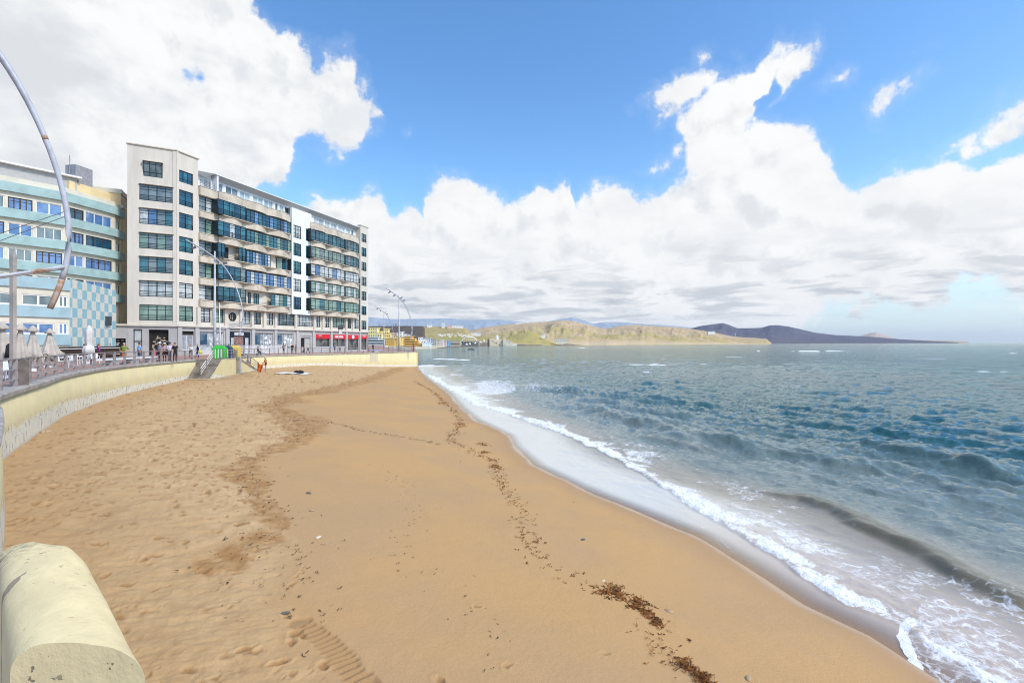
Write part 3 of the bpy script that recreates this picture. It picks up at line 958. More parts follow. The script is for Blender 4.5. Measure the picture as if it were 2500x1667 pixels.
PANES = [glass('pane_deep_blue', (.006, .050, .10), (.012, .085, .14)), glass('pane_teal', (.008, .085, .12), (.03, .16, .20)),
         glass('pane_grey', (.10, .14, .15), (.18, .23, .24)), glass('pane_curtain', (.36, .41, .42), (.50, .54, .54), .08, 1.6, .6),
         glass('pane_green', (.14, .24, .19), (.23, .34, .28)), glass('pane_sky', (.06, .15, .32), (.14, .25, .46))]
M_SHOP = glass('shop_glass', (.22, .25, .27), (.40, .42, .42), .05, 1.4, .6)
M_SHOPD = glass('shop_glass_dark', (.05, .055, .06), (.16, .15, .13), .05, 1.1, .6)


class Fac:
    """a facade plane: u along it, o outwards, z up"""
    def __init__(s, O, e, flip=False):
        s.O = Vector(O[:2]); s.e = Vector(e).normalized(); s.n = Vector((s.e.y, -s.e.x)) * (-1 if flip else 1)

    def p(s, u, o, z):
        q = s.O + s.e * u + s.n * o; return Vector((q.x, q.y, z))

    def u(s, px, o=0):
        k = (px - X0) / F; q = s.O + s.n * o
        return (k * q.y - q.x) / (s.e.x - k * s.e.y)

    def z(s, py, u, o=0):
        return CAMZ + (Y0 - py) / F * s.p(u, o, 0).y

    def box(s, mb, u0, u1, o0, o1, z0, z1):
        a, b = s.e * (u1 - u0), s.n * (o1 - o0)
        mb.obox(s.p(u0, o0, z0), (a.x, a.y, 0), (b.x, b.y, 0), (0, 0, z1 - z0)); return mb

    def sheet(s, mb, u0, u1, z0, z1, holes=(), o=0., depth=.28):
        """wall face with openings and their reveals"""
        us = sorted({u0, u1, *[h[0] for h in holes], *[h[1] for h in holes]}); zs = sorted({z0, z1, *[h[2] for h in holes], *[h[3] for h in holes]})
        us = [u for u in us if u0 <= u <= u1]; zs = [z for z in zs if z0 <= z <= z1]
        for a, b in zip(us, us[1:]):
            for c, d in zip(zs, zs[1:]):
                um, zm = (a + b) / 2, (c + d) / 2
                if any(h[0] < um < h[1] and h[2] < zm < h[3] for h in holes): continue
                mb.quad(s.p(a, o, c), s.p(b, o, c), s.p(b, o, d), s.p(a, o, d))
        for a, b, c, d in holes:
            c = max(c, z0)
            for q in (((a, c), (a, d)), ((b, c), (b, d)), ((a, c), (b, c)), ((a, d), (b, d))):
                (ua, za), (ub, zb) = q
                mb.quad(s.p(ua, o, za), s.p(ub, o, zb), s.p(ub, o - depth, zb), s.p(ua, o - depth, za))
        return mb


def win(root, f, u0, u1, z0, z1, o=-.2, nm=2, pane=None, fm=None, tops=(.16, .32), sill=.36, rail=0, mw=.07, sub=True):
    """one window: dark frame with mullions and transoms (window), its glass (pane) and low balcony bars (railing)"""
    fm = fm or M_FRAME; H = z1 - z0
    mb = MB()
    for a, b in ((u0, u0 + mw), (u1 - mw, u1)): f.box(mb, a, b, o, o + .09, z0, z1)
    f.box(mb, u0 + mw, u1 - mw, o, o + .09, z0, z0 + mw); f.box(mb, u0 + mw, u1 - mw, o, o + .09, z1 - mw, z1)
    for k in range(1, nm):
        u = u0 + (u1 - u0) * k / nm; w = mw * (.9 if (nm % 2 or k != nm // 2) else 1.5)
        f.box(mb, u - w / 2, u + w / 2, o + .003, o + .082, z0 + mw, z1 - mw)
    for tz in tops: f.box(mb, u0 + mw, u1 - mw, o + .012, o + .072, z1 - H * tz - .03, z1 - H * tz + .02)
    if sill: f.box(mb, u0 + mw, u1 - mw, o + .012, o + .074, z0 + H * sill - .03, z0 + H * sill + .03)
    w = mb.build('window', fm, root)
    mats = pane if isinstance(pane, (list, tuple)) else [pane or random.choice(PANES)]
    g = MB(); n = nm if len(mats) > 1 else 1
    for k in range(n):
        g.cur = k % len(mats)
        a = u0 + mw * .5 + (u1 - u0 - mw) * k / n; b = u0 + mw * .5 + (u1 - u0 - mw) * (k + 1) / n
        g.quad(f.p(a, o + .03, z0 + .02), f.p(b, o + .03, z0 + .02), f.p(b, o + .03, z1 - .02), f.p(a, o + .03, z1 - .02))
    g.build('pane', mats, w)
    if rail:
        r = MB()
        for k in range(rail): f.box(r, u0 + .01, u1 - .01, o + .17, o + .20, z0 + .10 + k * .20, z0 + .135 + k * .20)
        for u in (u0 + .01, (u0 + u1) / 2, u1 - .04): f.box(r, u, u + .03, o + .095, o + .17, z0 + .05, z0 + .12 + rail * .2)
        r.build('railing', M_RAIL, w)
    return w


def pick(w):
    return random.choices(PANES, w)[0]


TXT = {}


def lettering(s, size, mat_, root, f, u, o, z, depth=.02, bold=.0):
    cu = bpy.data.curves.new('lettering', 'FONT'); cu.body = s; cu.size = size; cu.extrude = depth; cu.offset = bold
    cu.align_x = 'CENTER'
    o_ = bpy.data.objects.new('tmp', cu)
    COL.objects.link(o_); dg = bpy.context.evaluated_depsgraph_get()
    me = bpy.data.meshes.new_from_object(o_.evaluated_get(dg)); bpy.data.objects.remove(o_)
    # the facade's own frame: x to the right as seen from outside
    ex = f.e if True else -f.e
    right = Vector((f.e.x, f.e.y, 0)); up = Vector((0, 0, 1)); out = Vector((f.n.x, f.n.y, 0))
    if right.cross(up).dot(out) < 0: right = -right
    P = f.p(u, o, z) - rootloc(root)
    M = Matrix(((right.x, up.x, out.x, P.x), (right.y, up.y, out.y, P.y), (right.z, up.z, out.z, P.z), (0, 0, 0, 1)))
    me.transform(M); me.materials.clear(); me.materials.append(mat_)
    ob = bpy.data.objects.new('lettering', me); COL.objects.link(ob); ob.parent = root
    return ob


ZB = 3.3                      # foot of the buildings, just under the paving
E1 = (13.6, 42.5)
A1 = (-47.8, 70.0)
f1 = Fac(A1, E1)                             # long sea front
f0 = Fac(A1, (-.882, -.4706), flip=True)     # end face of the tower, u runs to the left
if f0.n.dot(Vector((0, -1))) < 0: f0.n = -f0.n
SILL = [8.52, 11.85, 15.2, 18.5, 21.9, 25.2]
WH = 2.2


def main_block():
    root = thing('apartment_block', 'beige seafront apartment block with a corner tower, bulging balconies and dark green windows over shops', 'building', (*A1, ZB))
    uB = f1.u(484)                                                     # end of the tower on the sea front
    uT = f1.u(876.6); uE = f1.u(896); L = 5.6
    zT = 32.7
    # ---- tower shell
    mb = MB(); holes0 = []; holes1 = []
    v0, v1 = f0.u(424.8), f0.u(340)
    w0, w1 = f1.u(437.3), f1.u(471.5)
    rows = SILL
    for z in rows:
        holes0.append((v0, v1, z, z + WH)); holes1.append((w0, w1, z, z + WH))
    hv = (f0.u(397), f0.u(350), 28.55, 30.55)
    holes0.append(hv); holes1.append((w0, w1, 28.5, 30.2))
    shop0 = [(f0.u(365.6), f0.u(363 + 48 - 100 + 49.5), 3.3, 3.3)]
    d0, d1 = f0.u(347), f0.u(325.5); s0, s1 = f0.u(411.5), f0.u(363)
    holes0 += [(d0, d1, ZB, 7.3), (s0, s1, ZB, 7.25)]
    g0, g1 = f1.u(443.5), f1.u(474)
    holes1 += [(g0, g1, 4.3, 7.1)]
    f0.sheet(mb, 0, L, 7.93, zT, [h for h in holes0 if h[2] > 7.5]); f1.sheet(mb, 0, uB, 7.93, zT, [h for h in holes1 if h[2] > 7.5])
    D = 13.0
    back = f1.e * D; pl = f0.p(L, 0, 0)
    mb.quad(f0.p(L, 0, ZB), f0.p(L, 0, zT), f0.p(L, 0, zT) + Vector((back.x, back.y, 0)), f0.p(L, 0, ZB) + Vector((back.x, back.y, 0)))
    inn = -f1.n * 6.5
    mb.quad(f1.p(uB, 0, 25), f1.p(uB, 0, zT), f1.p(uB, 0, zT) + Vector((inn.x, inn.y, 0)), f1.p(uB, 0, 25) + Vector((inn.x, inn.y, 0)))
    mb.quad(f0.p(L, 0, zT), f0.p(0, 0, zT), f1.p(uB, 0, zT), f1.p(uB, 0, zT) + Vector((inn.x, inn.y, 0)))
    # corner pier and the right-hand end tower
    f1.box(mb, -.02, .26, .002, .10, 7.95, zT - .02); f0.box(mb, -.02, .42, .002, .06, 7.95, zT - .02)
    holesT = [(f1.u(879.3), f1.u(891.3), z - .15, z + 1.85) for z in rows] + [(f1.u(879.3), f1.u(891.3), 28.3, 30.2)]
    tower = mb.build('tower_wall', M_STUC, root); mb = MB()
    f1.sheet(mb, uT, uE, 7.93, 31.9, holesT, o=.35)
    for uu, oo in ((uT, (.35, -4)), (uE, (.35, -9))):
        a, b = oo
        mb.quad(f1.p(uu, a, ZB if uu == uE else 20), f1.p(uu, a, 31.9), f1.p(uu, b, 31.9), f1.p(uu, b, ZB if uu == uE else 20))
    mb.quad(f1.p(uT, .35, 31.9), f1.p(uE, .35, 31.9), f1.p(uE, -9, 31.9), f1.p(uT, -9, 31.9))
    tower = mb.build('tower_wall', M_STUC, root)
    # ---- flat wall behind the balconies with its window strips
    mb = MB(); holes = []
    uS0, uS1 = f1.u(484.2), f1.u(521.5); uL0, uL1 = f1.u(528), f1.u(600); uM1 = f1.u(710); uW = f1.u(708.5); uR = f1.u(756)
    for z in rows[1:]:
        holes.append((uS0 + .1, uS1, z + .05, z + WH))
    lvl1 = [(485.5, 514), (527, 546), (590, 610.5), (620, 637), (651.5, 667), (675, 718), (725, 763.5), (770, 782), (792.5, 804), (810, 841.5), (847, 857), (863, 875.5)]
    ext = [(f1.u(a), f1.u(b), 8.5, 10.62) for a, b in lvl1]
    f1.sheet(mb, uB, uT, 7.93, 10.75, ext)
    f1.sheet(mb, uB, uT, 10.75, 28.7, holes)
    base_wall = mb.build('wall', M_STUC, root)
    # ---- white stair bay between the two balcony stacks
    mb = MB(); hw = []
    for z in rows[1:]:
        zz = z - .25
        hw += [(f1.u(712), f1.u(731), zz, zz + 2.35), (f1.u(742.5), f1.u(754), zz, zz + 2.35)]
    f1.sheet(mb, uW, uR, 10.7, 30.4, hw, o=.42, depth=.25)
    for uu in (uW, uR): mb.quad(f1.p(uu, .42, 10.7), f1.p(uu, .42, 30.4), f1.p(uu, -.05, 30.4), f1.p(uu, -.05, 10.7))
    mb.quad(f1.p(uW, .42, 30.4), f1.p(uR, .42, 30.4), f1.p(uR, -1.2, 30.4), f1.p(uW, -1.2, 30.4))
    mb.build('stair_bay_wall', M_WHITE, root)
    # ---- roof plates
    mb = MB()
    for (a, b, z) in ((uB, uT, 28.62),):
        mb.quad(f1.p(a, .05, z), f1.p(b, .05, z), f1.p(b, -12, z), f1.p(a, -12, z))
    mb.quad(f1.p(uE, .3, ZB), f1.p(uE, -12, ZB), f1.p(uE, -12, 28.6), f1.p(uE, .3, 28.6))
    mb.build('terrace', M_GREY, root)
    # parapet caps
    mb = MB()
    f0.box(mb, -.1, L + .12, -.3, .16, zT, zT + .12); f1.box(mb, .05, uB + .12, -.3, .163, zT + .002, zT + .122); mb.build('cornice', M_LEDGE, root); mb = MB(); f1.box(mb, uT - .1, uE + .1, -.3, .46, 31.9, 32.02)
    mb.build('cornice', M_LEDGE, root)
    # ---- tower windows
    for i, z in enumerate(rows):
        pa = [(PANES[4],), (PANES[3],), (PANES[2], PANES[1]), (PANES[2], PANES[4]), (PANES[1], PANES[2], PANES[5], PANES[3]), (PANES[2],)][i]
        win(root, f0, v0, v1, z, z + WH, nm=4, pane=list(pa), rail=3, tops=(.14, .30), sill=.34)
        pb = [(PANES[4],), (PANES[3],), (PANES[0], PANES[1]), (PANES[1],), (PANES[0], PANES[1]), (PANES[0],)][i]
        win(root, f1, w0, w1, z, z + WH, nm=2, pane=list(pb), rail=3, tops=(.14, .30), sill=.34)
    win(root, f1, w0, w1, 28.5, 30.2, nm=3, pane=[PANES[0], PANES[1]], tops=(), sill=.3)
    # leaning window near the top of the tower, hood over it
    mb = MB(); a, b, z0, z1 = hv
    for u in np.linspace(a, b - .07, 4):
        mb.obox(f0.p(u, -.12, z0), f0.e.to_3d() * .07, f0.n.to_3d() * .07, f0.n.to_3d() * .42 + Vector((0, 0, z1 - z0)))
    for k in (0, .28, .82, .97):
        mb.obox(f0.p(a, -.12 + .42 * k + .006, z0 + (z1 - z0) * k), f0.e.to_3d() * (b - a), f0.n.to_3d() * .06, (0, 0, .07))
    wdw = mb.build('window', M_FRAME, root)
    g = MB(); g.quad(f0.p(a, -.09, z0), f0.p(b, -.09, z0), f0.p(b, .33, z1), f0.p(a, .33, z1)); g.build('pane', PANES[2], wdw)
    h = MB(); f0.box(h, a - .08, b + .08, -.2, .50, z1 + .02, z1 + .09)
    h.build('hood', M_LEDGE, wdw)
    # narrow shade slats over the tower windows
    mb = MB()
    for z in rows[1:]:
        mb = MB(); f0.box(mb, v0 - .02, v1 + .03, .0, .22, z + WH + .02, z + WH + .07); mb.build('window_hood', M_LEDGE, root)
    # ---- end tower windows
    for i, hh in enumerate(holesT):
        win(root, f1, hh[0], hh[1], hh[2], hh[3], o=.17, nm=2, pane=pick((2, 2, 3, 1, 0, 1)), rail=3, tops=(.3,), sill=.38, mw=.11)
    # ---- first bay, white bay windows
    for i, hh in enumerate(holes):
        win(root, f1, *hh, nm=2, pane=[(PANES[3], PANES[2]), (PANES[2], PANES[4]), (PANES[2],), (PANES[2], PANES[4]), (PANES[2], PANES[3])][i % 5], tops=(.18, .36), sill=.30)
    for i, hh in enumerate(hw):
        win(root, f1, *hh, o=.24, nm=2 if i % 2 else 3, pane=pick((3, 3, 2, 2, 2, 0)), rail=3, tops=(.3,), sill=.38, mw=.09)
    # ---- level over the shops
    for i, hh in enumerate(ext):
        nm = max(2, round((hh[1] - hh[0]) / .85))
        win(root, f1, *hh, nm=nm, pane=random.choice([PANES[3], PANES[3], PANES[4], PANES[2]]), rail=3 if i != 2 else 0, tops=(.2, .4), sill=.36, mw=.08)
    mb = MB()
    for px in (482.5, 520, 550, 586.5, 614, 643.5, 671.5, 720.5, 766.5, 787, 807, 844, 860):
        u = f1.u(px); mb = MB(); f1.box(mb, u - .26, u + .26, .003, .30, 7.98, 10.72)
        mb.build('pilaster', M_STUC, root)
    # ---- bulging balconies with their ledges and glazed boxes
    def bulge(u0, u1, z0, z1, o0=.55, sag=.62):
        m = MB(); n = 12; pts = [f1.p(u0, 0, 0), ]
        for k in range(n + 1):
            s = k / n; q = f1.p(u0 + (u1 - u0) * s, o0 + sag * (1 - (2 * s - 1) ** 2), 0); pts.append(q)
        pts.append(f1.p(u1, 0, 0))
        m.prism([(p.x, p.y) for p in pts], z0, z1)
        o = m.build('balcony_front', M_BALC, root)
        return o
    LB = [f1.u(527.5), f1.u(594, .6), f1.u(653, .6), f1.u(708, .6)]
    RB = [f1.u(756.5, .4), f1.u(797, .6), f1.u(836, .6), f1.u(876, .6)]
    zlev = [(rows[k - 1] + WH + .06 if k > 1 else 10.78, rows[k] - .13) for k in range(1, 6)] + [(rows[5] + WH + .06, 28.72)]
    for (z0, z1) in zlev:
        m = MB(); f1.box(m, uB + .02, LB[0] - .02, .003, .40, z0, z1); m.build('balcony_front', M_BALC, root)
        for B in (LB, RB):
            for a, b in zip(B, B[1:]): bulge(a + .012, b - .012, z0, z1)
    mb = MB()
    for z in rows[1:]:
        for a_, b_, o_, t_ in ((uL0 + .2, f1.u(600.5, 1.2), 1.28, .12), (f1.u(601.5, 1.2), f1.u(711.5, 1.1), 1.18, .13), (RB[0] + .15, f1.u(841.5, 1.2), 1.28, .12), (f1.u(842.3, 1.2), RB[3], 1.16, .13), (uB + .05, LB[0], .47, .12)):
            mb = MB(); f1.box(mb, a_, b_, .0, o_, z - t_, z - t_ + .10); mb.build('ledge', M_LEDGE, root)
    mb = MB()
    f1.box(mb, uB, LB[0], -.05, .46, 28.73, 28.81); mb.build('parapet_cap', M_GREY, root)
    for B in (LB, RB):
        for a, b in zip(B, B[1:]):
            n = 10; pts = [f1.p(a, -.3, 0)] + [f1.p(a + (b - a) * k / n, .60 + .62 * (1 - (2 * k / n - 1) ** 2), 0) for k in range(n + 1)] + [f1.p(b, -.3, 0)]
            mb = MB(); mb.prism([(p.x, p.y) for p in pts], 28.73, 28.80); mb.build('parapet_cap', M_GREY, root)
    oL, oM, oR1, oR2 = 1.10, .98, 1.10, .98
    a1, b1 = f1.u(531, oL), f1.u(599.5, oL); a2, b2 = f1.u(601, oM), f1.u(709.5, oM)
    r1, r2 = f1.u(758.5, oR1), f1.u(840.7, oR1); r3, r4 = f1.u(842.5, oR2), f1.u(875.5, oR2)
    fillers = MB()
    for i, z in enumerate(rows[1:]):
        zt = z + WH + .04
        if i == 2:
            # open loggia on the left box
            m_ = f1.u(549, oL); n_ = f1.u(582, oL)
            win(root, f1, a1, m_, z, zt, o=oL, nm=2, pane=[PANES[1], PANES[0]], rail=4, tops=(.12, .3), sill=.36)
            win(root, f1, n_, b1, z, zt, o=oL, nm=2, pane=PANES[1], rail=4, tops=(.12, .3), sill=.36)
            rr_ = MB()
            for k in range(4): f1.box(rr_, m_, n_, oL + .04, oL + .07, z + .1 + k * .25, z + .14 + k * .25)
            rr_.build('railing', M_RAIL, root)
            vb = MB(); f1.box(vb, m_ + .3, m_ + 1.6, .004, .06, z, z + 2.0); vb.build('balcony_door', M_VOID, root)
        else:
            win(root, f1, a1, b1, z, zt, o=oL, nm=5, pane=[[PANES[0], PANES[1], PANES[0], PANES[1], PANES[2]], [PANES[1], PANES[0], PANES[0], PANES[1], PANES[2]], [PANES[0]], [PANES[1], PANES[0], PANES[3], PANES[0], PANES[1]], [PANES[0], PANES[1], PANES[1], PANES[0], PANES[1]]][i], rail=4, tops=(.12, .28), sill=.36)
        if i == 2:
            m_ = f1.u(660, oM)
            win(root, f1, a2, m_, z, zt - .25, o=oM, nm=8, pane=[PANES[5], PANES[0], PANES[5], PANES[3]], tops=(.2, .5), sill=.22, mw=.06)
            win(root, f1, f1.u(677, .3), f1.u(705, .3), z, zt - .1, o=.10, nm=2, pane=[PANES[4], PANES[0]], tops=(.2,), sill=0)
        elif i == 1 - 1 and False:
            pass
        else:
            if i == 0:
                m_ = f1.u(661, oM)
                win(root, f1, m_, b2, z, zt - .25, o=oM, nm=5, pane=[PANES[1], PANES[3], PANES[4]], tops=(.2, .5), sill=.22, mw=.06)
                win(root, f1, f1.u(606, .1), f1.u(612, .1), z, zt - .3, o=.05, nm=1, pane=PANES[0], tops=(), sill=0); win(root, f1, f1.u(620, .1), f1.u(632, .1), z, zt - .4, o=.05, nm=2, pane=PANES[1], tops=(.3,), sill=0)
                rr_ = MB()
                for k in range(2): f1.box(rr_, a2, m_, oM + .04, oM + .07, z + .12 + k * .2, z + .16 + k * .2)
                rr_.build('railing', M_RAIL, root)
            else:
                pn = [None, [PANES[5], PANES[3], PANES[5]], None, [PANES[1], PANES[1], PANES[4]], [PANES[0], PANES[0], PANES[5], PANES[1]]][i] or [PANES[5]]
                if i == 2: pn = [PANES[5]]
                win(root, f1, a2, b2, z, zt - .25, o=oM, nm=12, pane=pn, tops=(.2, .5), sill=.22, mw=.06)
        win(root, f1, r1, r2, z, zt - .15, o=oR1, nm=8, pane=[[PANES[4], PANES[4], PANES[1], PANES[4]], [PANES[4], PANES[3]], [PANES[3], PANES[5], PANES[3], PANES[3]], [PANES[2], PANES[4]], [PANES[1], PANES[0], PANES[1]]][i], tops=(.22,), sill=.30, rail=1, mw=.07)
        win(root, f1, r3, r4, z, zt - .15, o=oR2, nm=5, pane=[[PANES[4]], [PANES[4], PANES[3]], [PANES[3]], [PANES[1], PANES[2]], [PANES[1], PANES[2]]][i], tops=(.22,), sill=.36, rail=1, mw=.07)
        # side returns and the dark mullion where the box steps back
        for u, oo in ((a1 - .06, oL), (b1 + .0, oL), (b2, oM), (r1 - .06, oR1), (r2, oR1)):
            fillers = MB(); f1.box(fillers, u, u + .05, .42 if u == b2 else .02, oo + .085, z, zt - .05); fillers.build('side_glazing', M_FRAME, root)
    # ---- set-back top storey with its sloping eave
    pu0, pu1 = f1.u(519, -.6), f1.u(872, -.9)
    mb = MB(); hp = []
    for a, b in ((529, 545), (551.5, 582), (585, 611), (618, 642), (645, 667), (672, 679), (682.5, 693), (695, 706.5), (722, 747), (748.5, 760), (767, 790), (793.5, 805), (807, 822), (826, 842), (845, 855), (858, 863)):
        hp.append((f1.u(a, -.9), f1.u(b, -.9), 28.95 if a not in (645,) else 28.95, 30.62))
    f1.sheet(mb, pu0, pu1, 28.6, 31.0, hp, o=-.9, depth=.22)
    mb.quad(f1.p(pu0, -.9, 28.6), f1.p(pu0, -.9, 31.2), f1.p(pu0, -6, 31.2), f1.p(pu0, -6, 28.6))
    pt = mb.build('penthouse_wall', M_WHITE, root)
    GL = glass('pane_pale', (.30, .40, .42), (.48, .57, .58), .03, .5, .8)
    for hh in hp: win(root, f1, *hh, o=-1.1, nm=2 if hh[1] - hh[0] > 1.3 else 1, pane=GL if random.random() < .8 else PANES[2], fm=M_WFRAME, tops=(), sill=0, mw=.09)
    mb = MB()
    e0 = f1.u(527, .1)
    V = [f1.p(e0, .10, 31.38), f1.p(pu1 + .2, .10, 31.38), f1.p(pu1 + .2, -.95, 30.72), f1.p(e0, -.95, 30.72)]
    mb.quad(*V)
    mb.build('eave_soffit', M_SOFF, root)
    mb = MB(); f1.box(mb, e0 - .1, pu1 + .3, -9, .16, 31.385, 31.50)
    mb.build('roof', M_WHITE, root)
    mb = MB(); f1.box(mb, f1.u(523.3, -.5), f1.u(527, -.5), -1.0, .05, 28.7, 31.3)
    mb.quad(f1.p(uB - .1, -2.2, 31.6), f1.p(e0, -.0, 31.45), f1.p(e0, -2.5, 30.9), f1.p(uB - .1, -2.4, 31.45))
    mb.build('roof_fin', M_WHITE, root)
    mb = MB(); f1.box(mb, uB + .1, f1.u(522, -1.9), -2.1, -2.0, 28.65, 31.0); mb.build('terrace_wall', M_WHITE, root)
    mb = MB()
    for k in range(4): f1.box(mb, uB + .05, f1.u(522.5, .2), .18, .215, 29.0 + k * .24, 29.03 + k * .24)
    for u in np.linspace(uB + .1, f1.u(522.3, .2), 4): f1.box(mb, u, u + .04, .216, .25, 28.8, 29.8)
    mb.build('terrace_railing', M_RAIL, root)
    # roof-top hump near the right end
    mb = MB(); c = f1.p(f1.u(851, -3), -3, 31.5); mb.lathe([(1.3, 0), (1.25, .5), (.9, 1.1), (.05, 1.35)], 14, c); mb.build('roof_dome', M_GREY, root, smooth=True)
    # ---- ground floor: plinth, shop fronts
    mb = MB(); gh = []
    fronts = [(488, 546, 'g'), (560.5, 611.5, 'e'), (622.5, 666.5, 'g'), (677, 716.5, 'g'), (734.5, 758, 'd'), (771, 805, 's'), (811.5, 842.5, 's'), (848, 875, 's'), (881.5, 895, 'p')]
    for a, b, k in fronts:
        z0, z1 = dict(g=(4.25, 7.1), e=(3.42, 7.2), d=(3.42, 6.35), s=(4.5, 7.1), p=(3.6, 7.1))[k]
        if b > 845: z0 = 3.75
        gh.append((f1.u(a), f1.u(b), z0, z1, k))
    mb2 = MB()
    f0.sheet(mb2, 0, L, ZB, 7.93, [h for h in holes0 if h[3] < 7.6], depth=.5)
    f1.sheet(mb2, 0, uB, ZB, 7.93, [h for h in holes1 if h[3] < 7.6], depth=.4)
    f1.sheet(mb2, uB, uE, ZB, 7.93, [h[:4] for h in gh], depth=.4)
    mb2.build('ground_floor_wall', M_GREY, root)
    mb = MB()
    for px in (437, 479.5, 554, 616.5, 671.5, 725, 764, 808, 845.3, 878):
        u = f1.u(px); mb = MB(); f1.box(mb, u - .32, u + .32, .004, .22, ZB, 7.7)
        mb.build('pillar', M_GREY, root)
    mb = MB(); f0.box(mb, -.2, L, .002, .24, 7.72, 7.98); f1.box(mb, .0, uE + .1, .003, .36, 7.718, 7.982)
    mb.build('string_course', M_STUC, root)
    # shop glass and what it shows
    M_NAVY = mat('navy_shopfront', (.010, .014, .028), .4, .1); M_SIGNW = mat('sign_white', (.8, .8, .8), .5, .02); M_RED = mat('sign_red', (.62, .012, .025), .45, .05)
    M_POST = glass('poster_blue', (.03, .07, .12), (.10, .15, .20), .2, 1.2, .4); M_DISP = mat('display_white', (.7, .72, .72), .6, .1)
    M_WARM = mat('shop_interior', (.30, .17, .14), .7, .5, 5, col2=(.05, .04, .05))
    wb = f1
    for a, b, z0, z1, k in gh:
        fr = MB()
        for q in ((a, a + .06), (b - .06, b)): f1.box(fr, q[0], q[1], -.3, -.2, z0, z1)
        f1.box(fr, a, b, -.3, -.2, z1 - .06, z1)
        if b - a > 2: f1.box(fr, (a + b) / 2 - .03, (a + b) / 2 + .03, -.295, -.205, z0, z1 - .06)
        s = fr.build('shop_window', M_FRAME if k in 'sp' else M_WFRAME, root)
        gm = M_SHOP if k == 'g' else (M_SHOPD if k in 'sp' else M_VOID)
        g = MB(); g.quad(f1.p(a, -.27, z0), f1.p(b, -.27, z0), f1.p(b, -.27, z1), f1.p(a, -.27, z1)); g.build('pane', gm, s)
        if k == 'g':
            d = MB(); f1.box(d, a + .25, a + .25 + min(1.5, (b - a) * .28), -.255, -.235, z0 + .9, z1 - .35); d.build('poster', M_POST, s)
            d = MB()
            for _ in range(16):
                uu = random.uniform(a + .35 + (b - a) * .3, b - .5); zz = random.uniform(z0 + .05, z1 - .9); f1.box(d, uu, uu + random.uniform(.12, .5), -.262, -.242 + random.random() * .01, zz, zz + random.uniform(.1, .55))
            d.build('window_display', M_DISP, s)
            d = MB()
            for _ in range(12):
                uu = random.uniform(a + .2, b - .5); zz = random.uniform(z0 + .05, z0 + 1.0); f1.box(d, uu, uu + random.uniform(.1, .4), -.259, -.239, zz, zz + random.uniform(.1, .4))
            d.build('window_display', PANES[2], s)
            d = MB()
            for q in range(4): uu = a + (b - a) * (.2 + .2 * q); f1.box(d, uu, uu + .14, -.262, -.24, z1 - .45, z1 - .36)
            d.build('spotlight', M_SIGNW, s)
        if k == 'e':
            d = MB(); f1.box(d, a, a + .9, -.26, -.1, z0, z1); f1.box(d, b - 1.2, b, -.26, -.1, z0, z1); f1.box(d, a + .9, b - 1.2, -.26, -.1, z1 - .75, z1); d.build('portal', M_NAVY, s)
            d = MB(); f1.box(d, a + .95, b - 1.25, -.265, -.2, z0 + .1, z1 - .8); d.build('open_interior', M_WARM, s)
            d = MB(); f1.box(d, a + .35, a + .85, -.095, -.08, z0 + .3, z1 - 1.0); f1.box(d, b - 1.0, b - .35, -.095, -.08, z0 + .3, z1 - 1.0); d.build('poster', PANES[3], s)
            d = MB(); f1.box(d, a + 1.0, b - 1.35, -.095, -.06, z1 - .62, z1 - .18); sg = d.build('shop_sign', M_SIGNW, s)
            lettering('LD-SHOP', .36, M_NAVY, root, f1, (a + b) / 2 - .2, -.05, z1 - .53, .006, .004)
        if k == 'd':
            d = MB(); n = 10; um = (a + b) / 2; rd = (b - a) / 2
            ring = []
            # low arch over the doorway
            pts = [(a, z1 - .5)] + [(um - rd * math.cos(math.pi * i / n), z1 - .5 + .5 * math.sin(math.pi * i / n)) for i in range(n + 1)] + [(b, z1 - .5)]
            for (ua, za), (ub, zb_) in zip(pts, pts[1:]): d.quad(f1.p(ua, -.19, za), f1.p(ub, -.19, zb_), f1.p(ub, -.19, z1), f1.p(ua, -.19, z1))
            d.build('arch_head', M_GREY, s)
            d = MB(); f1.box(d, um - .1, b, -.26, -.2, z0, z1 - .1); d.build('door_leaf', M_SOFF, s)
            d = MB(); f1.box(d, a - .1, b + .1, .01, .12, z1 + .45, z1 + .65); f1.box(d, a - .1, b + .1, .01, .05, z1 + .2, z1 + .28); d.build('door_hood', M_GREY, s)
        if k in 'sp':
            d = MB(); f1.box(d, a, b, -.262, .05, z1 - .92 if k == 's' else z1 - .85, z1 - .02); sg = d.build('shop_sign', M_RED, s)
            um = (a + b) / 2
            if a > f1.u(845) and k == 's':
                # round white emblem with a red cut
                q = MB(); c = 18
                for (r0_, mat_, oo) in ((.40, M_SIGNW, .052),):
                    q.face([q.addv([f1.p(um + r0_ * 1.15 * math.cos(2 * math.pi * i / c), oo, z1 - .46 + r0_ * math.sin(2 * math.pi * i / c)) for i in range(c)]) + i for i in range(c)])
                q.build('emblem', M_SIGNW, sg)
                q = MB(); q.face([q.addv([f1.p(um + x, .056, z1 - .46 + y) for x, y in ((-.18, .12), (.02, .2), (.18, .1), (.16, -.05), (.02, .02), (.05, -.32), (-.05, -.32), (-.03, 0), (-.2, .0))]) + i for i in range(9)]); q.build('emblem', M_RED, sg)
            elif k == 's' and a > f1.u(809):
                lettering('telepizza', .80, M_SIGNW, root, f1, um, .055, z1 - .66, .006, .018)
            elif k == 's':
                lettering('telepizza', .26, M_SIGNW, root, f1, um - .9, .055, z1 - .34, .006, .006)
                q = MB(); f1.box(q, a + .3, um + .3, .051, .056, z1 - .78, z1 - .45); q.build('sign_panel', mat('sign_dark_red', (.42, .03, .02), .5), sg)
            else:
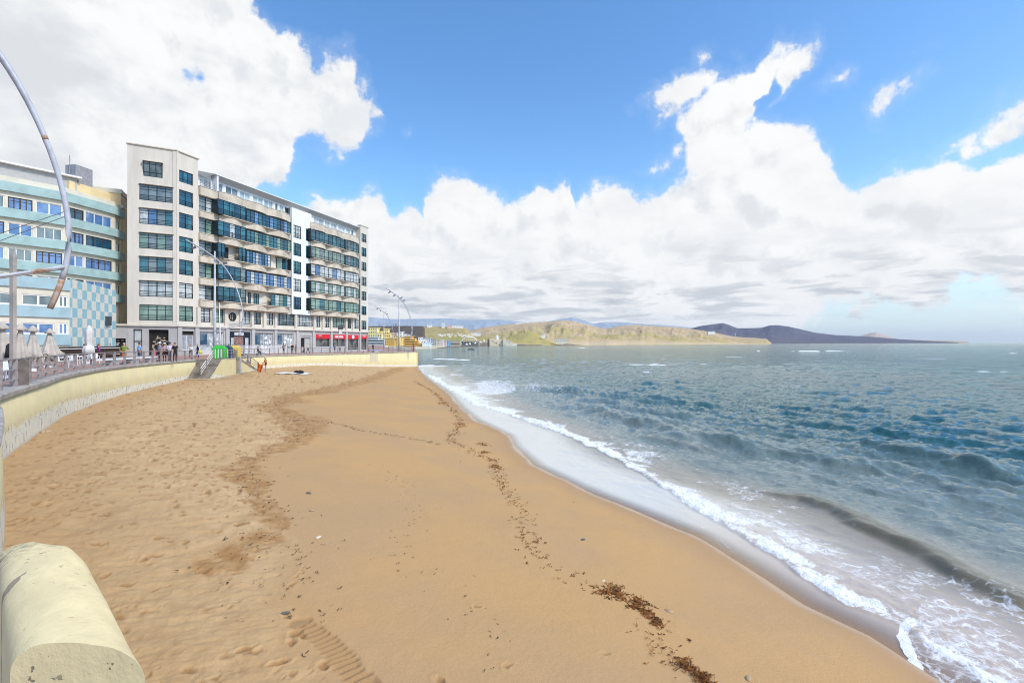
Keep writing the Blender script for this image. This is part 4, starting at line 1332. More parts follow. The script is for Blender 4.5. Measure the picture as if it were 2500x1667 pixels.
                lettering('telepizza', .34, M_SIGNW, root, f1, um, .055, z1 - .36, .006, .01)
            if k == 's' and b < f1.u(846):
                q = MB(); f1.box(q, a, b, -.25, -.2, z0, z0 + .1); q.build('sill', M_GREY, s)
    # left face: glazed door and the bazaar opening; corner shop window
    dm = MB(); f0.box(dm, d0, d1, -.3, -.2, ZB, 3.4)
    for q in ((d0, d0 + .1), (d1 - .1, d1)): f0.box(dm, q[0], q[1], -.3, -.18, 3.4, 7.3)
    for z in (5.55, 7.18): f0.box(dm, d0 + .1, d1 - .1, -.3, -.18, z, z + .12)
    dr = dm.build('entrance_door', M_FRAME, root)
    g = MB(); g.quad(f0.p(d0, -.25, 3.4), f0.p(d1, -.25, 3.4), f0.p(d1, -.25, 7.3), f0.p(d0, -.25, 7.3)); g.build('pane', PANES[3], dr)
    g = MB(); g.quad(f0.p(s0, -.45, ZB), f0.p(s1, -.45, ZB), f0.p(s1, -.45, 7.25), f0.p(s0, -.45, 7.25)); sh = g.build('shop_opening', M_VOID, root)
    M_GOODS = mat('goods', (.42, .33, .22), .7, .6, 6, col2=(.06, .05, .04))
    g = MB()
    for _ in range(40):
        v = random.uniform(s0 + .1, s1 - .4); z = random.uniform(3.9, 6.1); f0.box(g, v, v + random.uniform(.1, .35), -.44, -.42 + random.random() * .03, z, z + random.uniform(.08, .3))
    g.build('goods_on_show', M_GOODS, sh)
    win(root, f1, g0, g1, 4.3, 6.5, o=-.3, nm=2, pane=M_SHOP, fm=M_WFRAME, tops=(), sill=0)
    g = MB(); f1.box(g, g0, g1, -.3, -.22, 6.5, 7.1); g.build('dark_fascia', M_VOID, root)
    # round black emblem above the entrance, in its niche
    M_BLK = mat('black_sign', (.012, .013, .018), .4)
    uc = f1.u(567.5); zc = 9.55
    q = MB(); ring = lambda r0_, r1_, a0, a1, n: [q.quad(*[f1.p(uc + rr_ * math.sin(aa), .05, zc + rr_ * math.cos(aa)) for rr_, aa in ((r0_, x0), (r1_, x0), (r1_, x1), (r0_, x1))]) for x0, x1 in zip(np.linspace(a0, a1, n + 1), np.linspace(a0, a1, n + 1)[1:])]
    ring(.50, .72, -math.pi, math.pi, 28); ring(.0, .52, .35, math.pi - .35, 8)
    f1.box(q, uc - .28, uc - .12, .04, .055, zc - .45, zc + .45); f1.box(q, uc + .0, uc + .12, .04, .056, zc - .68, zc + .68); f1.box(q, uc - .85, uc - .2, .04, .054, zc - .05, zc + .05)
    q.build('emblem', M_BLK, root)
    mb = MB()
    for k in range(4): f1.box(mb, f1.u(557), f1.u(612), .32, .36, 8.2 + k * .2, 8.24 + k * .2)
    mb.build('balcony_railing', mat('light_metal', (.45, .46, .47), .4, .05, metal=.6), root)


main_block()


def stripe_building():
    """older block with blue-green bands, chequered annexe"""
    M_TEAL = mat('blue_green_band', (.33, .475, .46), .8, .1, .8)
    M_TEALB = mat('blue_band', (.33, .47, .505), .8, .08, .8)
    M_CREAM = mat('cream_render', (.66, .62, .50), .85, .07, .6)
    M_YELL = mat('yellow_ochre_render', (.74, .585, .32), .85, .1, .6)
    root = thing('apartment_building', 'older apartment building with blue-green horizontal bands left of the beige tower, chequered lower corner', 'building', (-56.1, 61.6, ZB))
    fa = Fac((-56.1, 61.6), (-.578, -.816), True); fb = Fac((-56.1, 61.6), (.156, .988)); fc = Fac((-55.07, 68.1), (-.55, .835))
    for f in (fa, fb):
        if f.n.x < 0: f.n = -f.n
    LA, LB_ = 17., 6.6
    walls, bands = MB(), MB()
    tops = [24.2, 21.15, 18.1, 15.15, 12.15]
    k = Fac((-55.07, 68.1), (-.75, .66)); k.n = Vector((.66, .75)).normalized()
    # chamfered right corner
    f2 = Fac(fb.p(LB_, 0, 0)[:2], (-.35, .937)); f2.n = Vector((.937, .35))
    LC = 2.4
    fs = [(fa, 0, LA), (fb, 0, LB_), (f2, 0, LC)]
    wins = {0: [], 1: [], 2: []}
    for i, zt in enumerate(tops[1:]):
        z0 = zt - .02; z1 = z0 + 1.42
        rA = [(.2, 2.6), (2.9, 5.0), (5.3, 8.4), (8.8, 12), (12.5, 16)]; rB = [(.35, 2.4), (2.65, 6.2)]; rC = [(.3, 2.1)]
        for j, rr_ in enumerate((rA, rB, rC)): wins[j] += [(a, b, z0 + .03, z1) for a, b in rr_]
    for j, (f, a, b) in enumerate(fs):
        f.sheet(walls, a, b, ZB, 24.9, wins[j], o=0, depth=.3)
        for zt in tops:
            f.box(bands, a - .02, b + .02, .003, .38, zt - 1.08, zt)
    # side, back and roof so that it is solid
    pA = fa.p(LA, 0, 0); pC = f2.p(LC, 0, 0)
    far = Vector((-75, 78, 0))
    for p, q in ((pA, far), (far, pC)):
        walls.quad((p.x, p.y, ZB), (q.x, q.y, ZB), (q.x, q.y, 24.9), (p.x, p.y, 24.9))
    walls.face([walls.addv([(p.x, p.y, 24.88) for p in (pA, fa.p(0, 0, 0), fb.p(LB_, 0, 0), pC, far)]) + i for i in range(5)])
    walls.build('wall', M_CREAM, root)
    bands.build('balcony_band', M_TEAL, root)
    kinds = [(M_WFRAME, PANES[5], 2), (M_WFRAME, PANES[2], 3), (M_BFRAME, PANES[0], 2), (M_BFRAME, PANES[5], 4), (M_WFRAME, PANES[3], 3)]
    for j, (f, a, b) in enumerate(fs):
        for q, w in enumerate(wins[j]):
            fm, pn, nm = kinds[(q * 3 + j * 2 + q // 3) % 5]
            if j == 2: fm, pn, nm = M_WFRAME, PANES[2], 2
            win(root, f, *w, o=-.16, nm=max(nm, int((w[1] - w[0]) / .9)), pane=pn, fm=fm, tops=(.28,) if fm is M_BFRAME else (), sill=0, mw=.09)
    # roof storey, chimney, tank
    mb = MB(); fa.box(mb, -1.5, 8, -3.2, -1.2, 24.9, 26.6); mb.build('roof_room', M_SOFF, root)
    mb = MB(); fa.box(mb, -1.9, 8.4, -3.5, -.7, 26.6, 26.8); mb.build('roof_slab', M_WFRAME, root)
    mb = MB(); fb.box(mb, 1.0, 6.4, -3.0, -.5, 24.9, 26.1); mb.build('roof_room', M_YELL, root)
    mb = MB(); fb.box(mb, 2.2, 4.4, -2.6, -1.0, 26.1, 28.6)
    mb.tube([fb.p(2.1, -1.8, 26), fb.p(2.1, -1.8, 29.8)], .05, 6)
    mb.build('chimney', mat('grey_tank', (.30, .30, .32), .7), root)
    # annexe: striped front and chequered flank
    g1_ = Fac((-47.7, 53.0), (-.4166, -.909)); g1_.n = Vector((.909, -.4166)); g2 = Fac((-47.7, 53.0), (-.319, .948)); g2.n = Vector((.948, .319))
    LG, LH = 13.0, 11.2
    wl_, bd = MB(), MB(); gw = []
    for zt in (10.98, 8.13):
        pass
    ann_top = [12.15, 9.2, 6.3]
    for z0 in (9.22, 6.32): gw += [(.15, .95, z0, z0 + 1.2), (1.3, 3.9, z0 + .02, z0 + 1.15), (4.3, 8.0, z0 + .02, z0 + 1.15), (8.5, 12.5, z0 + .02, z0 + 1.15)]
    g1_.sheet(wl_, 0, LG, ZB, 12.2, gw, depth=.25)
    q = g1_.p(LG, 0, 0); q2 = g2.p(LH, 0, 0)
    wl_.quad((q.x, q.y, ZB), (q.x, q.y, 12.2), (q.x - 8, q.y + 6, 12.2), (q.x - 8, q.y + 6, ZB))
    wl_.quad((q.x, q.y, 12.1), g1_.p(0, 0, 12.1), (q2.x, q2.y, 12.1), (q.x - 8, q.y + 6, 12.1))
    wl_.build('annexe_wall', M_CREAM, root)
    for zt in ann_top: g1_.box(bd, -.02, LG, .003, .16, zt - 1.12, zt)
    bd.build('annexe_band', M_TEALB, root)
    for w in gw: win(root, g1_, *w, o=-.14, nm=2 if w[1] - w[0] < 3 else 3, pane=PANES[5] if w[2] < 8 else PANES[2], fm=M_WFRAME, tops=(), sill=0, mw=.12)
    ck = [MB(), MB()]; s = LH / 10.5
    u = -.5 * s; c = 0
    while u < LH - .01:
        ua, ub = max(u, 0), min(u + s, LH); r = 0; z = 5.0 - 1.06
        while z < 12.3:
            za, zb_ = max(z, 4.95), min(z + 1.06, 12.35 - .02 * u)
            if zb_ > za: ck[(c + r) % 2].quad(g2.p(ua, .01, za), g2.p(ub, .01, za), g2.p(ub, .01, zb_), g2.p(ua, .01, zb_))
            z += 1.06; r += 1
        u += s; c += 1
    ck[0].build('chequer_squares', mat('cream_tile', (.64, .62, .53), .7, .06), root, ); ck[1].build('chequer_squares', mat('blue_tile', (.25, .47, .52), .7, .08), root)
    mb = MB(); g2.box(mb, 0, LH, -.5, .0, ZB, 4.93); mb.build('plinth', M_SOFF, root)
    mb = MB(); g2.box(mb, 8.2, 9.5, .012, .2, 7.6, 8.7); mb.build('vent_box', mat('dark_grille', (.05, .07, .07), .6), root)
    # ochre party wall in the gap
    r2 = thing('apartment_building', 'yellow ochre building squeezed between the banded block and the beige tower', 'building', (-57, 74, ZB))
    fy = Fac((-55.8, 70.2), (-.46, .89)); fy.n = Vector((.89, .46))
    mb = MB(); fy.box(mb, -.3, 12, -9, 0, ZB, 26.6)
    mb.build('wall', M_YELL, r2)
    mb = MB(); fy.box(mb, -.4, 12, -9.1, .12, 26.6, 27.2); fy.box(mb, -.35, 1.2, -.6, .25, 24.6, 25.0); mb.build('cornice', M_CREAM, r2)
    mb = MB(); n = 26; pts = []
    c0 = fy.p(5.2, -1.5, 27.2)
    for i in range(n): a = math.pi * i / (n - 1); pts.append((1.9 * math.cos(a), 1.0 * abs(math.sin(a)) * (1 + .18 * math.cos(3 * a))))
    for (xa, za), (xb, zb_) in zip(pts, pts[1:]):
        mb.quad((c0.x + xa, c0.y, c0.z + za), (c0.x + xb, c0.y, c0.z + zb_), (c0.x + xb - 1.0, c0.y + 3, c0.z + zb_), (c0.x + xa - 1.0, c0.y + 3, c0.z + za))
    mb.face([mb.addv([(c0.x + a, c0.y, c0.z + z) for a, z in pts]) + i for i in range(n)])
    mb.build('roof_canopy', mat('terracotta', (.48, .15, .055), .8, .15), r2)
    # one-storey link with the dark bazaar front
    r3 = thing('shop_annexe', 'low grey link building with a dark shop opening left of the beige tower', 'shop', tuple(f0.p(7.2, 0, ZB)))
    mb = MB(); op = (5.75, 8.3, ZB, 6.0)
    f0.sheet(mb, 5.62, 9.6, ZB, 7.75, [op], o=.05, depth=.5)
    mb.quad(f0.p(9.6, .05, ZB), f0.p(9.6, .05, 7.75), f0.p(9.6, -6, 7.75), f0.p(9.6, -6, ZB)); mb.quad(f0.p(5.62, .05, 7.75), f0.p(9.6, .05, 7.75), f0.p(9.6, -6, 7.75), f0.p(5.62, -6, 7.75))
    mb.build('wall', M_GREY, r3)
    mb = MB(); f0.box(mb, 5.62, 9.8, -.1, .25, 7.72, 7.98); mb.build('cornice', M_STUC, r3)
    mb = MB(); mb.quad(f0.p(op[0], -.4, ZB), f0.p(op[1], -.4, ZB), f0.p(op[1], -.4, 6), f0.p(op[0], -.4, 6)); sv = mb.build('shop_opening', M_VOID, r3)
    mb = MB()
    for _ in range(12):
        v = random.uniform(6.0, 8); z = random.uniform(5.0, 5.8); mb = MB(); f0.box(mb, v, v + random.uniform(.1, .3), -.39, -.37, z, z + random.uniform(.08, .2)); mb.build('goods_on_show', M_SIGNW2, sv)
    # brown slatted fence under the annexe
    r4 = thing('slatted_fence', 'brown slatted fence along the foot of the chequered wall', 'fence', tuple(g2.p(3, .8, ZB)))
    mb = MB()
    for i in range(70): u = -4 + i * .2; g2.box(mb, u, u + .13, .8, .85, ZB, 5.0)
    mb.build('slats', mat('dark_brown_slats', (.05, .03, .022), .8, .3, 5), r4)
    mb = MB()
    for z in (3.95, 4.75): g2.box(mb, -4.1, 10, .86, .91, z, z + .08)
    mb.build('rail', M_WFRAME, r4)


M_SIGNW2 = mat('pale_goods', (.6, .6, .58), .7, .3)
stripe_building()

# ------------------------------------------------------------------ steps, railings, street furniture
M_STEP = mat('worn_step_stone', (.27, .235, .195), .85, .3, 1.5, .4, 20)
M_POST = mat('greyish_brown_post', (.29, .25, .235), .7, .2, 6)
M_STEEL = mat('brushed_steel', (.42, .42, .43), .4, .1, metal=.5)
M_LAMPG = mat('lamp_grey_paint', (.46, .48, .53), .45, .12, 2.5)
M_RUST = mat('rust', (.30, .16, .07), .9, .3, 5, col2=(.43, .42, .42))
M_LENS = mat('lamp_lens', (.55, .57, .58), .25, .05)
M_DKMET = mat('dark_metal', (.09, .09, .10), .5, .1)


def profile_block(root, name, mat_, o, e, n, prof, thick, z0):
    """extrude a (distance, height) outline sideways"""
    mb = MB(); e, n, o = Vector(e).normalized(), Vector(n).normalized(), Vector(o)
    A = [(o.x + e.x * s, o.y + e.y * s, z) for s, z in prof] + [(o.x + e.x * prof[-1][0], o.y + e.y * prof[-1][0], z0), (o.x + e.x * prof[0][0], o.y + e.y * prof[0][0], z0)]
    B = [(p[0] + n.x * thick, p[1] + n.y * thick, p[2]) for p in A]
    k = len(A); a = mb.addv(A); b = mb.addv(B)
    mb.face([a + i for i in range(k)]); mb.face([b + i for i in range(k)][::-1])
    for i in range(k): mb.face((a + i, a + (i + 1) % k, b + (i + 1) % k, b + i))
    return mb.build(name, mat_, root)


def wall_block(root, o, e, n, prof, thick, z0, name='side_wall'):
    ob = profile_block(root, name, M_WALL, o, e, n, prof, thick, z0)
    at_ = ob.data.attributes.new('above_sand', 'FLOAT', 'POINT')
    off = rootloc(root)
    at_.data.foreach_set('value', [max(0, v.co.z + off.z - 1.72) for v in ob.data.vertices])
    return ob


def stair_prof(z0, z1, run, n):
    out = []
    for i in range(n):
        out += [(run * i / n, z0 + (z1 - z0) * (i + 1) / n), (run * (i + 1) / n, z0 + (z1 - z0) * (i + 1) / n)]
    return out


ES = Vector((-.24, .97)).normalized(); NS = Vector((-ES.y, ES.x))            # up the broad steps; to their left
root = thing('stone_steps', 'broad weathered grey steps from the beach up to the promenade with pale bar handrails', 'steps', (-32.3, 49.5, 1.6))
o = Vector((-30.75, 49.9))
profile_block(root, 'treads', M_STEP, o, ES, NS, stair_prof(1.62, 3.615, 4.1, 12), 3.25, 1.0)
ob = wall_block(root, o, ES, -NS, [(s, z + .004) for s, z in stair_prof(1.60, 3.60, 4.05, 12)] + [(7.75, 3.60)], .32, .8)
mb = MB(); q = o + ES * 4.0 + NS * .1; mb.obox((q.x, q.y, 3.604), (ES * 3.75).to_3d(), (-NS * .46).to_3d(), (0, 0, .06)); mb.build('coping', M_COPE, root)
for (s0, s1) in ((.55, 2.1), (2.35, 4.2)):
    for k, hh in enumerate((.92, .62, .34)):
        p, q = o + NS * .95 + ES * s0, o + NS * .95 + ES * s1; zz = lambda s: 1.62 + 2.0 * s / 4.1
        mb = MB(); mb.tube([(p.x, p.y, zz(s0) + hh), (q.x, q.y, zz(s1) + hh)], .042 if k == 0 else .032, 7)
        mb.build('handrail', mat('pale_rail', (.62, .58, .52), .6, .1), root)
    for s in (s0 + .15, s1 - .15):
        p = o + NS * .95 + ES * s; mb = MB(); mb.tube([(p.x, p.y, 1.5 + 2.0 * s / 4.1), (p.x, p.y, 1.62 + 2.0 * s / 4.1 + .88)], .02, 6); mb.build('post', M_STEEL, root)
mb = MB(); p = o + NS * 3.1 + ES * 1.2
mb.obox((p.x, p.y, 1.9), (NS * .95).to_3d() + Vector((.1, -.1, 0)), (ES * .9).to_3d(), (0, 0, 1.72)); mb.build('concrete_pier', mat('stained_concrete', (.20, .17, .14), .9, .4, 2), root)
# low concrete footing around the steps
mb = MB(); mb.prism([(-34.2, 48.8), (-30.3, 48.9), (-29.75, 49.9), (-30.2, 52.5), (-32.5, 60), (-33.3, 66.5), (-33.9, 69.5), (-35.6, 69.5), (-35, 60), (-33, 52)], .8, 1.80)
ft = mb.build('concrete_footing', mat('sandy_concrete', (.42, .32, .20), .9, .15, 1)); tag(ft, 'low sandy concrete footing at the bottom of the broad steps', 'footing')

e2 = Vector((-1.75, 8.6)).normalized(); n2 = Vector((-e2.y, e2.x))
root = thing('side_steps', 'narrow flight of steps down along the sea wall beside the sunbather, with sloping dark rails', 'steps', (-33, 62, 1.6))
o2 = Vector((-32.35, 57.7))
dn = [(0, 3.60), (1.3, 3.60)]
ns_ = 12
for i in range(ns_):
    dn += [(1.3 + 7.4 * i / ns_, 3.60 - 1.85 * (i + 1) / ns_), (1.3 + 7.4 * (i + 1) / ns_, 3.60 - 1.85 * (i + 1) / ns_)]
wall_block(root, o2, e2, n2, [(s, z - .17) for s, z in dn], 1.5, .8)
profile_block(root, 'treads', M_STEP, o2 - n2 * .04, e2, n2, [(s, z + .02) for s, z in dn], 1.55, 3.40) if False else None
mb = MB()
for (s, z), (s1, z1) in zip(dn[0::2], dn[1::2]):
    p = o2 + e2 * (s - .05) - n2 * .05
    mb.obox((p.x, p.y, z - .19), (e2 * (s1 - s + .1)).to_3d(), (n2 * 1.5).to_3d(), (0, 0, .20))
mb.build('treads', M_STEP, root)
zs = lambda s: 3.6 if s < 1.3 else 3.6 - 1.85 * (s - 1.3) / 7.4
for k, hh in enumerate((.95, .62, .3)):
    for a, b in ((.9, 4.3), (5.3, 8.6)):
        mb = MB(); P = [o2 + e2 * s + n2 * .06 for s in (a, b)]
        pts = [(P[0].x, P[0].y, zs(a) + hh), (P[1].x, P[1].y, zs(b) + hh)]
        if k == 0:
            P2 = o2 + e2 * (b + .75) + n2 * .06
            if a < 2: pts.append((P2.x, P2.y, zs(b) + hh))
        mb.tube(pts, .035 if k == 0 else .022, 6); mb.build('handrail', mat('brown_rail', (.12, .09, .07), .5), root)
for s in (.1, 4.3, 5.25, 8.55):
    p = o2 + e2 * s + n2 * .06; mb = MB(); mb.box((p.x, p.y, zs(s) + .48), (.07, .16, 1.0), math.atan2(e2.y, e2.x)); mb.build('post', M_POST, root)
# concrete column with drain where the stub wall turns
mb = MB(); mb.box((-32.15, 57.9, 2.65), (.34, .34, 2.2)); mb.box((-32.1, 57.9, 1.83), (.8, .7, .12)); mb.build('concrete_column', M_CONC, root)

# small lamp box on the curved wall
q = at(416, 905, 46.3); t_ = thing('wall_lamp', 'small grey lamp box fixed to the curved sea wall left of the broad steps', 'lamp', tuple(q))
mb = MB(); mb.box((q.x + .05, q.y - .05, q.z), (.28, .16, .17), .4); mb.build('housing', M_STEEL, t_); mb = MB(); mb.box((q.x + .05, q.y - .145, q.z), (.2, .03, .1), .4); mb.build('lens', M_LENS, t_)


def arclen(pts):
    L = [0]
    for a, b in zip(pts, pts[1:]): L.append(L[-1] + math.dist(a, b))
    return L


def along(pts, s, off=0.):
    L = arclen(pts); s = min(max(s, 0), L[-1] - 1e-6)
    i = next(k for k in range(len(pts) - 1) if L[k + 1] > s); t = (s - L[i]) / (L[i + 1] - L[i])
    a, b = Vector(pts[i]), Vector(pts[i + 1]); d = (b - a).normalized(); n = Vector((d.y, -d.x))
    return a.lerp(b, t) + n * off, math.atan2(d.y, d.x)


def railing(pts, label, s0, s1, step, post=(.05, .15), off=-.28, hgt=.97, radii=(.034, .020, .020), lv=(1., .63, .27), fine=0):
    c, _ = along(pts, (s0 + s1) / 2, off)
    root = thing('railing', label, 'railing', (c.x, c.y, prom_z(c.y)))
    n = max(1, round((s1 - s0) / step))
    for i in range(n + 1):
        p, a = along(pts, s0 + (s1 - s0) * i / n, off); z = prom_z(p.y)
        mb = MB(); mb.box((p.x, p.y, z + hgt * .5 - .01), (post[0], post[1], hgt - .02), a); mb.build('post', M_POST, root)
    m = max(2, int((s1 - s0) / 1.0))
    for r, l in zip(radii, lv):
        P = []
        for i in range(m + 1):
            p, a = along(pts, s0 + (s1 - s0) * i / m, off - (0 if l == 1. else .0)); P.append((p.x, p.y, prom_z(p.y) + hgt * l))
        mb = MB(); mb.tube(P, r, 7); mb.build('rail', M_POST if l == 1. else M_STEEL, root, smooth=True)
    if fine:
        for i in range(fine):
            p, a = along(pts, s0 + (s1 - s0) * (i + .5) / fine, off); z = prom_z(p.y)
            mb = MB(); mb.box((p.x, p.y, z + hgt * .5), (.03, .03, hgt)); mb.build('picket', M_POST, root)
    return root


LA_ = arclen(WA)[-1]; sA = arclen(WA)[10]
railing(WA, 'grey-brown railing with flat board posts and three rails on the curved sea wall', sA + 3.5, LA_ - .2, 2.0)
LB_t = arclen(WB)[-1]
railing(WB, 'steel railing on the straight sea wall in front of the shops', .4, LB_t - 8, 1.75, post=(.05, .10))
railing(WB, 'close-barred railing at the seaward corner of the promenade', LB_t - 8, LB_t - .3, 1.6, post=(.06, .08), fine=14)
railing(WC, 'far railing past the seaward corner, seen almost edge on', .5, 45, 2.2, post=(.06, .08))
STUB = [(-31.55, 53.8), (-31.95, 55.6), (-32.2, 57.3)]
railing(STUB, 'short pale railing around the recycling containers', 0, arclen(STUB)[-1], .9, off=-.12, post=(.05, .05), lv=(1., .62, .28))
# square bulky pillar in the curved railing with the pole in front of it
q = at(45, 930, 17.6); t_ = thing('concrete_pillar', 'wide dark grey block standing in the curved railing under the slim pointed pole', 'pillar', (q.x, q.y, prom_z(q.y)))
mb = MB(); mb.box((q.x - .25, q.y + .35, prom_z(q.y) + .46), (.36, .34, .95), .95); mb.build('block', mat('dark_block', (.17, .14, .13), .8, .2, 4), t_)
t_ = thing('slim_pole', 'slim grey-brown pole with a pointed top behind the curved railing on the far left', 'pole', (q.x - .1, q.y - .1, prom_z(q.y)))
mb = MB(); zt = CAMZ + (Y0 - 628) / F * 17.5
mb.obox((q.x - .16, q.y - .16, prom_z(q.y)), (.13, 0, 0), (0, .13, 0), (0, 0, zt - prom_z(q.y))); mb.build('shaft', mat('taupe_pole', (.42, .38, .34), .7, .12, 2), t_)
mb = MB(); b0 = [(q.x - .165, q.y - .165, zt - .3), (q.x - .025, q.y - .165, zt - .3), (q.x - .025, q.y - .02, zt - .3), (q.x - .165, q.y - .02, zt - .3)]
i = mb.addv(b0 + [(b[0], b[1], b[2] + .3) for b in b0] + [(q.x - .06, q.y - .09, zt + .42)])
for k in range(4): mb.face((i + k, i + (k + 1) % 4, i + 4 + (k + 1) % 4, i + 4 + k)); mb.face((i + 4 + k, i + 4 + (k + 1) % 4, i + 8))
mb.build('pointed_cap', M_CONC, t_)

ARC = [(-3.25, 15.15), (-2.6, 14.78), (-1.8, 14.3), (-.9, 13.75), (0, 13.1), (.65, 12.5), (1.25, 11.75), (1.8, 10.85), (2.3, 9.75), (2.75, 8.5), (3.05, 7.3), (3.25, 6.2), (3.30, 5.2), (3.2, 4.3), (3.02, 3.5), (2.75, 2.75)]


def lamp_tree(label, loc, rz, sc=1., rusty=False, sep=.17):
    root = thing('street_lamp', label, 'street lamp', (0, 0, 0), 0, 'bow shaped promenade lamps')
    mb = MB(); mb.tube([(0, 0, 0), (0, 0, 4), (0, 0, 13.9)], [.21, .17, .085], 12); mb.build('mast', M_LAMPG, root, smooth=True)
    mb = MB(); mb.lathe([(.30, 0), (.30, .06), (.24, .08)], 12); mb.build('base_plate', M_LAMPG, root)
    arc = np.array(ARC); t = np.linspace(0, 1, len(arc)); tt = np.linspace(0, 1, 34)
    ax = np.interp(tt, t, arc[:, 0]); azz = np.interp(tt, t, arc[:, 1])
    k = np.ones(5) / 5
    pad = lambda v: np.convolve(np.pad(v, 2, mode='reflect', reflect_type='odd'), k, 'valid')
    ax, azz = pad(ax), pad(azz)
    for sgn in (-1, 1):
        w = sep * np.interp(tt, [0, .12, .5, .68, 1], [.4, .8, 1, .30, .22] if rusty else [.3, .7, 1, 1, .75])
        P = [(x, sgn * w_ , z) for x, z, w_ in zip(ax, azz, w)]
        n = len(P)
        mb = MB(); mb.tube(P[:-3] if rusty else P, .086 if rusty else .062, 9); tb = mb.build('bow_tube', M_LAMPG, root, smooth=True)
        if rusty:
            mb = MB(); mb.tube(P[-4:], .0875, 9); mb.build('rusty_end', M_RUST, tb, smooth=True)
            for i in (6, 12, 19):
                mb = MB(); a, b = Vector(P[i]), Vector(P[i + 1]); mb.tube([a.lerp(b, .3), a.lerp(b, .55)], .09, 9); mb.build('rust_ring', M_RUST, tb, smooth=True)
    for i in (5, 12, 18, 24, 29):
        mb = MB(); w = sep * float(np.interp(tt[i], [0, .12, .5, .68, 1], [.4, .8, 1, .30, .22] if rusty else [.3, .7, 1, 1, .75])); mb.tube([(ax[i], -w, azz[i]), (ax[i], w, azz[i])], .04, 7); mb.build('spacer', M_RUST if rusty else M_LAMPG, root)
    for sgn in (-1, 1):
        mb = MB(); mb.tube([(-.85, sgn * .10, 3.1), (3.15, sgn * sep * .7, 4.25)], .05, 8); st = mb.build('strut', M_LAMPG, root, smooth=True)
        if rusty: mb = MB(); mb.tube([(2.3, sgn * sep * .63, 4.005), (2.75, sgn * sep * .66, 4.135)], .0525, 8); mb.build('rust_patch', M_RUST, st)
    for (i, side, tilt) in ((3, -1, .5), (6, -1, .35), (10, 1, .5), (12, 1, .2)):
        hx, hz = ax[i], azz[i]
        mb = MB(); d = Vector((math.cos(tilt), 0, math.sin(tilt)))
        u = Vector((-math.sin(tilt), 0, math.cos(tilt))); c = Vector((hx + (.25 if side > 0 else -.05), 0, hz + (.28 if side > 0 else -.42)))
        mb.obox(c - d * .26 - u * .12 - Vector((0, .2, 0)), d * .52, (0, .40, 0), u * .22); hd = mb.build('floodlight', M_LAMPG if sc == 1 else M_DKMET, root)
        mb = MB(); mb.obox(c - d * .22 - u * .14 - Vector((0, .16, 0)), d * .44, (0, .32, 0), u * .015); mb.build('lens', M_LENS, hd)
        mb = MB(); mb.tube([(hx, 0, hz), tuple(c)], .03, 6); mb.build('bracket', M_DKMET, hd)
    if rusty:
        for a, b in (((1.35, 0, 11.6), (-.1, 0, 6.6)), ((1.5, 0, 11.3), (.0, 0, 6.2)), ((3.2, .05, 6.3), (0, 0, 4.3)), ((3.2, -.05, 6.1), (0, 0, 4.0))):
            mb = MB(); mb.tube([a, b], .012, 5); mb.build('stay_cable', M_DKMET, root)
    root.location = loc; root.rotation_euler = (0, 0, rz); root.scale = (sc, sc, sc)
    return root


lamp_tree('nearest bow shaped lamp with rusty tube ends and stay cables at the left edge', (-18.57, 15.75, prom_z(15.8)), R(38), 1., True, .30)
lamp_tree('tall pale bow shaped lamp in front of the beige apartment block, behind the recycling containers', (-39.3, 65, prom_z(65)), R(26), 1.001, False, .36)
lamp_tree('bow shaped lamp with dark floodlights at the seaward corner of the wall', (-23.9, 104, prom_z(104)), R(30), .88, False, .34)
lamp_tree('farthest bow shaped lamp, half hidden past the end of the apartment block', (-43, 165, 3.4), R(20), .93, False, .3)
t_ = thing('white_pole', 'thin white tapering pole just right of the tall pale lamp', 'pole', tuple(at(539, 860, 62)))
mb = MB(); a = at(539, 866, 62); b = at(535, 739, 62); mb.tube([a, b], [.10, .035], 8); mb.build('shaft', M_WFRAME, t_, smooth=True)
mb = MB(); mb.lathe([(.16, 0), (.15, .12), (.11, .16)], 10, tuple(a - Vector((0, 0, .02)))); mb.build('foot', M_STEEL, t_)
# sign pole before the pizza shop
a = at(827, 853, 96); t_ = thing('sign_pole', 'slim pole with a grey box and white panel in front of the red shop signs', 'pole', (a.x, a.y, prom_z(96)))
mb = MB(); mb.tube([(a.x, a.y, prom_z(96)), (a.x, a.y, 9.4)], .06, 8); mb.build('shaft', M_STEEL, t_)
mb = MB(); mb.box((a.x + .35, a.y, 8.3), (.95, .3, .75), .2); mb.build('box', M_DKMET, t_); mb = MB(); mb.box((a.x + .35, a.y, 7.45), (.6, .1, .65), .2); mb.build('panel', M_WFRAME, t_)
# red marker at the corner
a = at(1009, 856, 106); t_ = thing('red_post', 'red post with a dark top at the seaward corner railing', 'post', (a.x, a.y, prom_z(106)))
mb = MB(); mb.lathe([(.20, 0), (.17, .1), (.15, 1.4), (.10, 1.45)], 10, (a.x, a.y, prom_z(106))); mb.build('body', mat('red_paint', (.50, .02, .02), .5), t_)
mb = MB(); mb.lathe([(.10, 1.45), (.17, 1.5), (.15, 1.8), (.02, 1.9)], 10, (a.x, a.y, prom_z(106))); mb.build('head', M_DKMET, t_)

# recycling containers


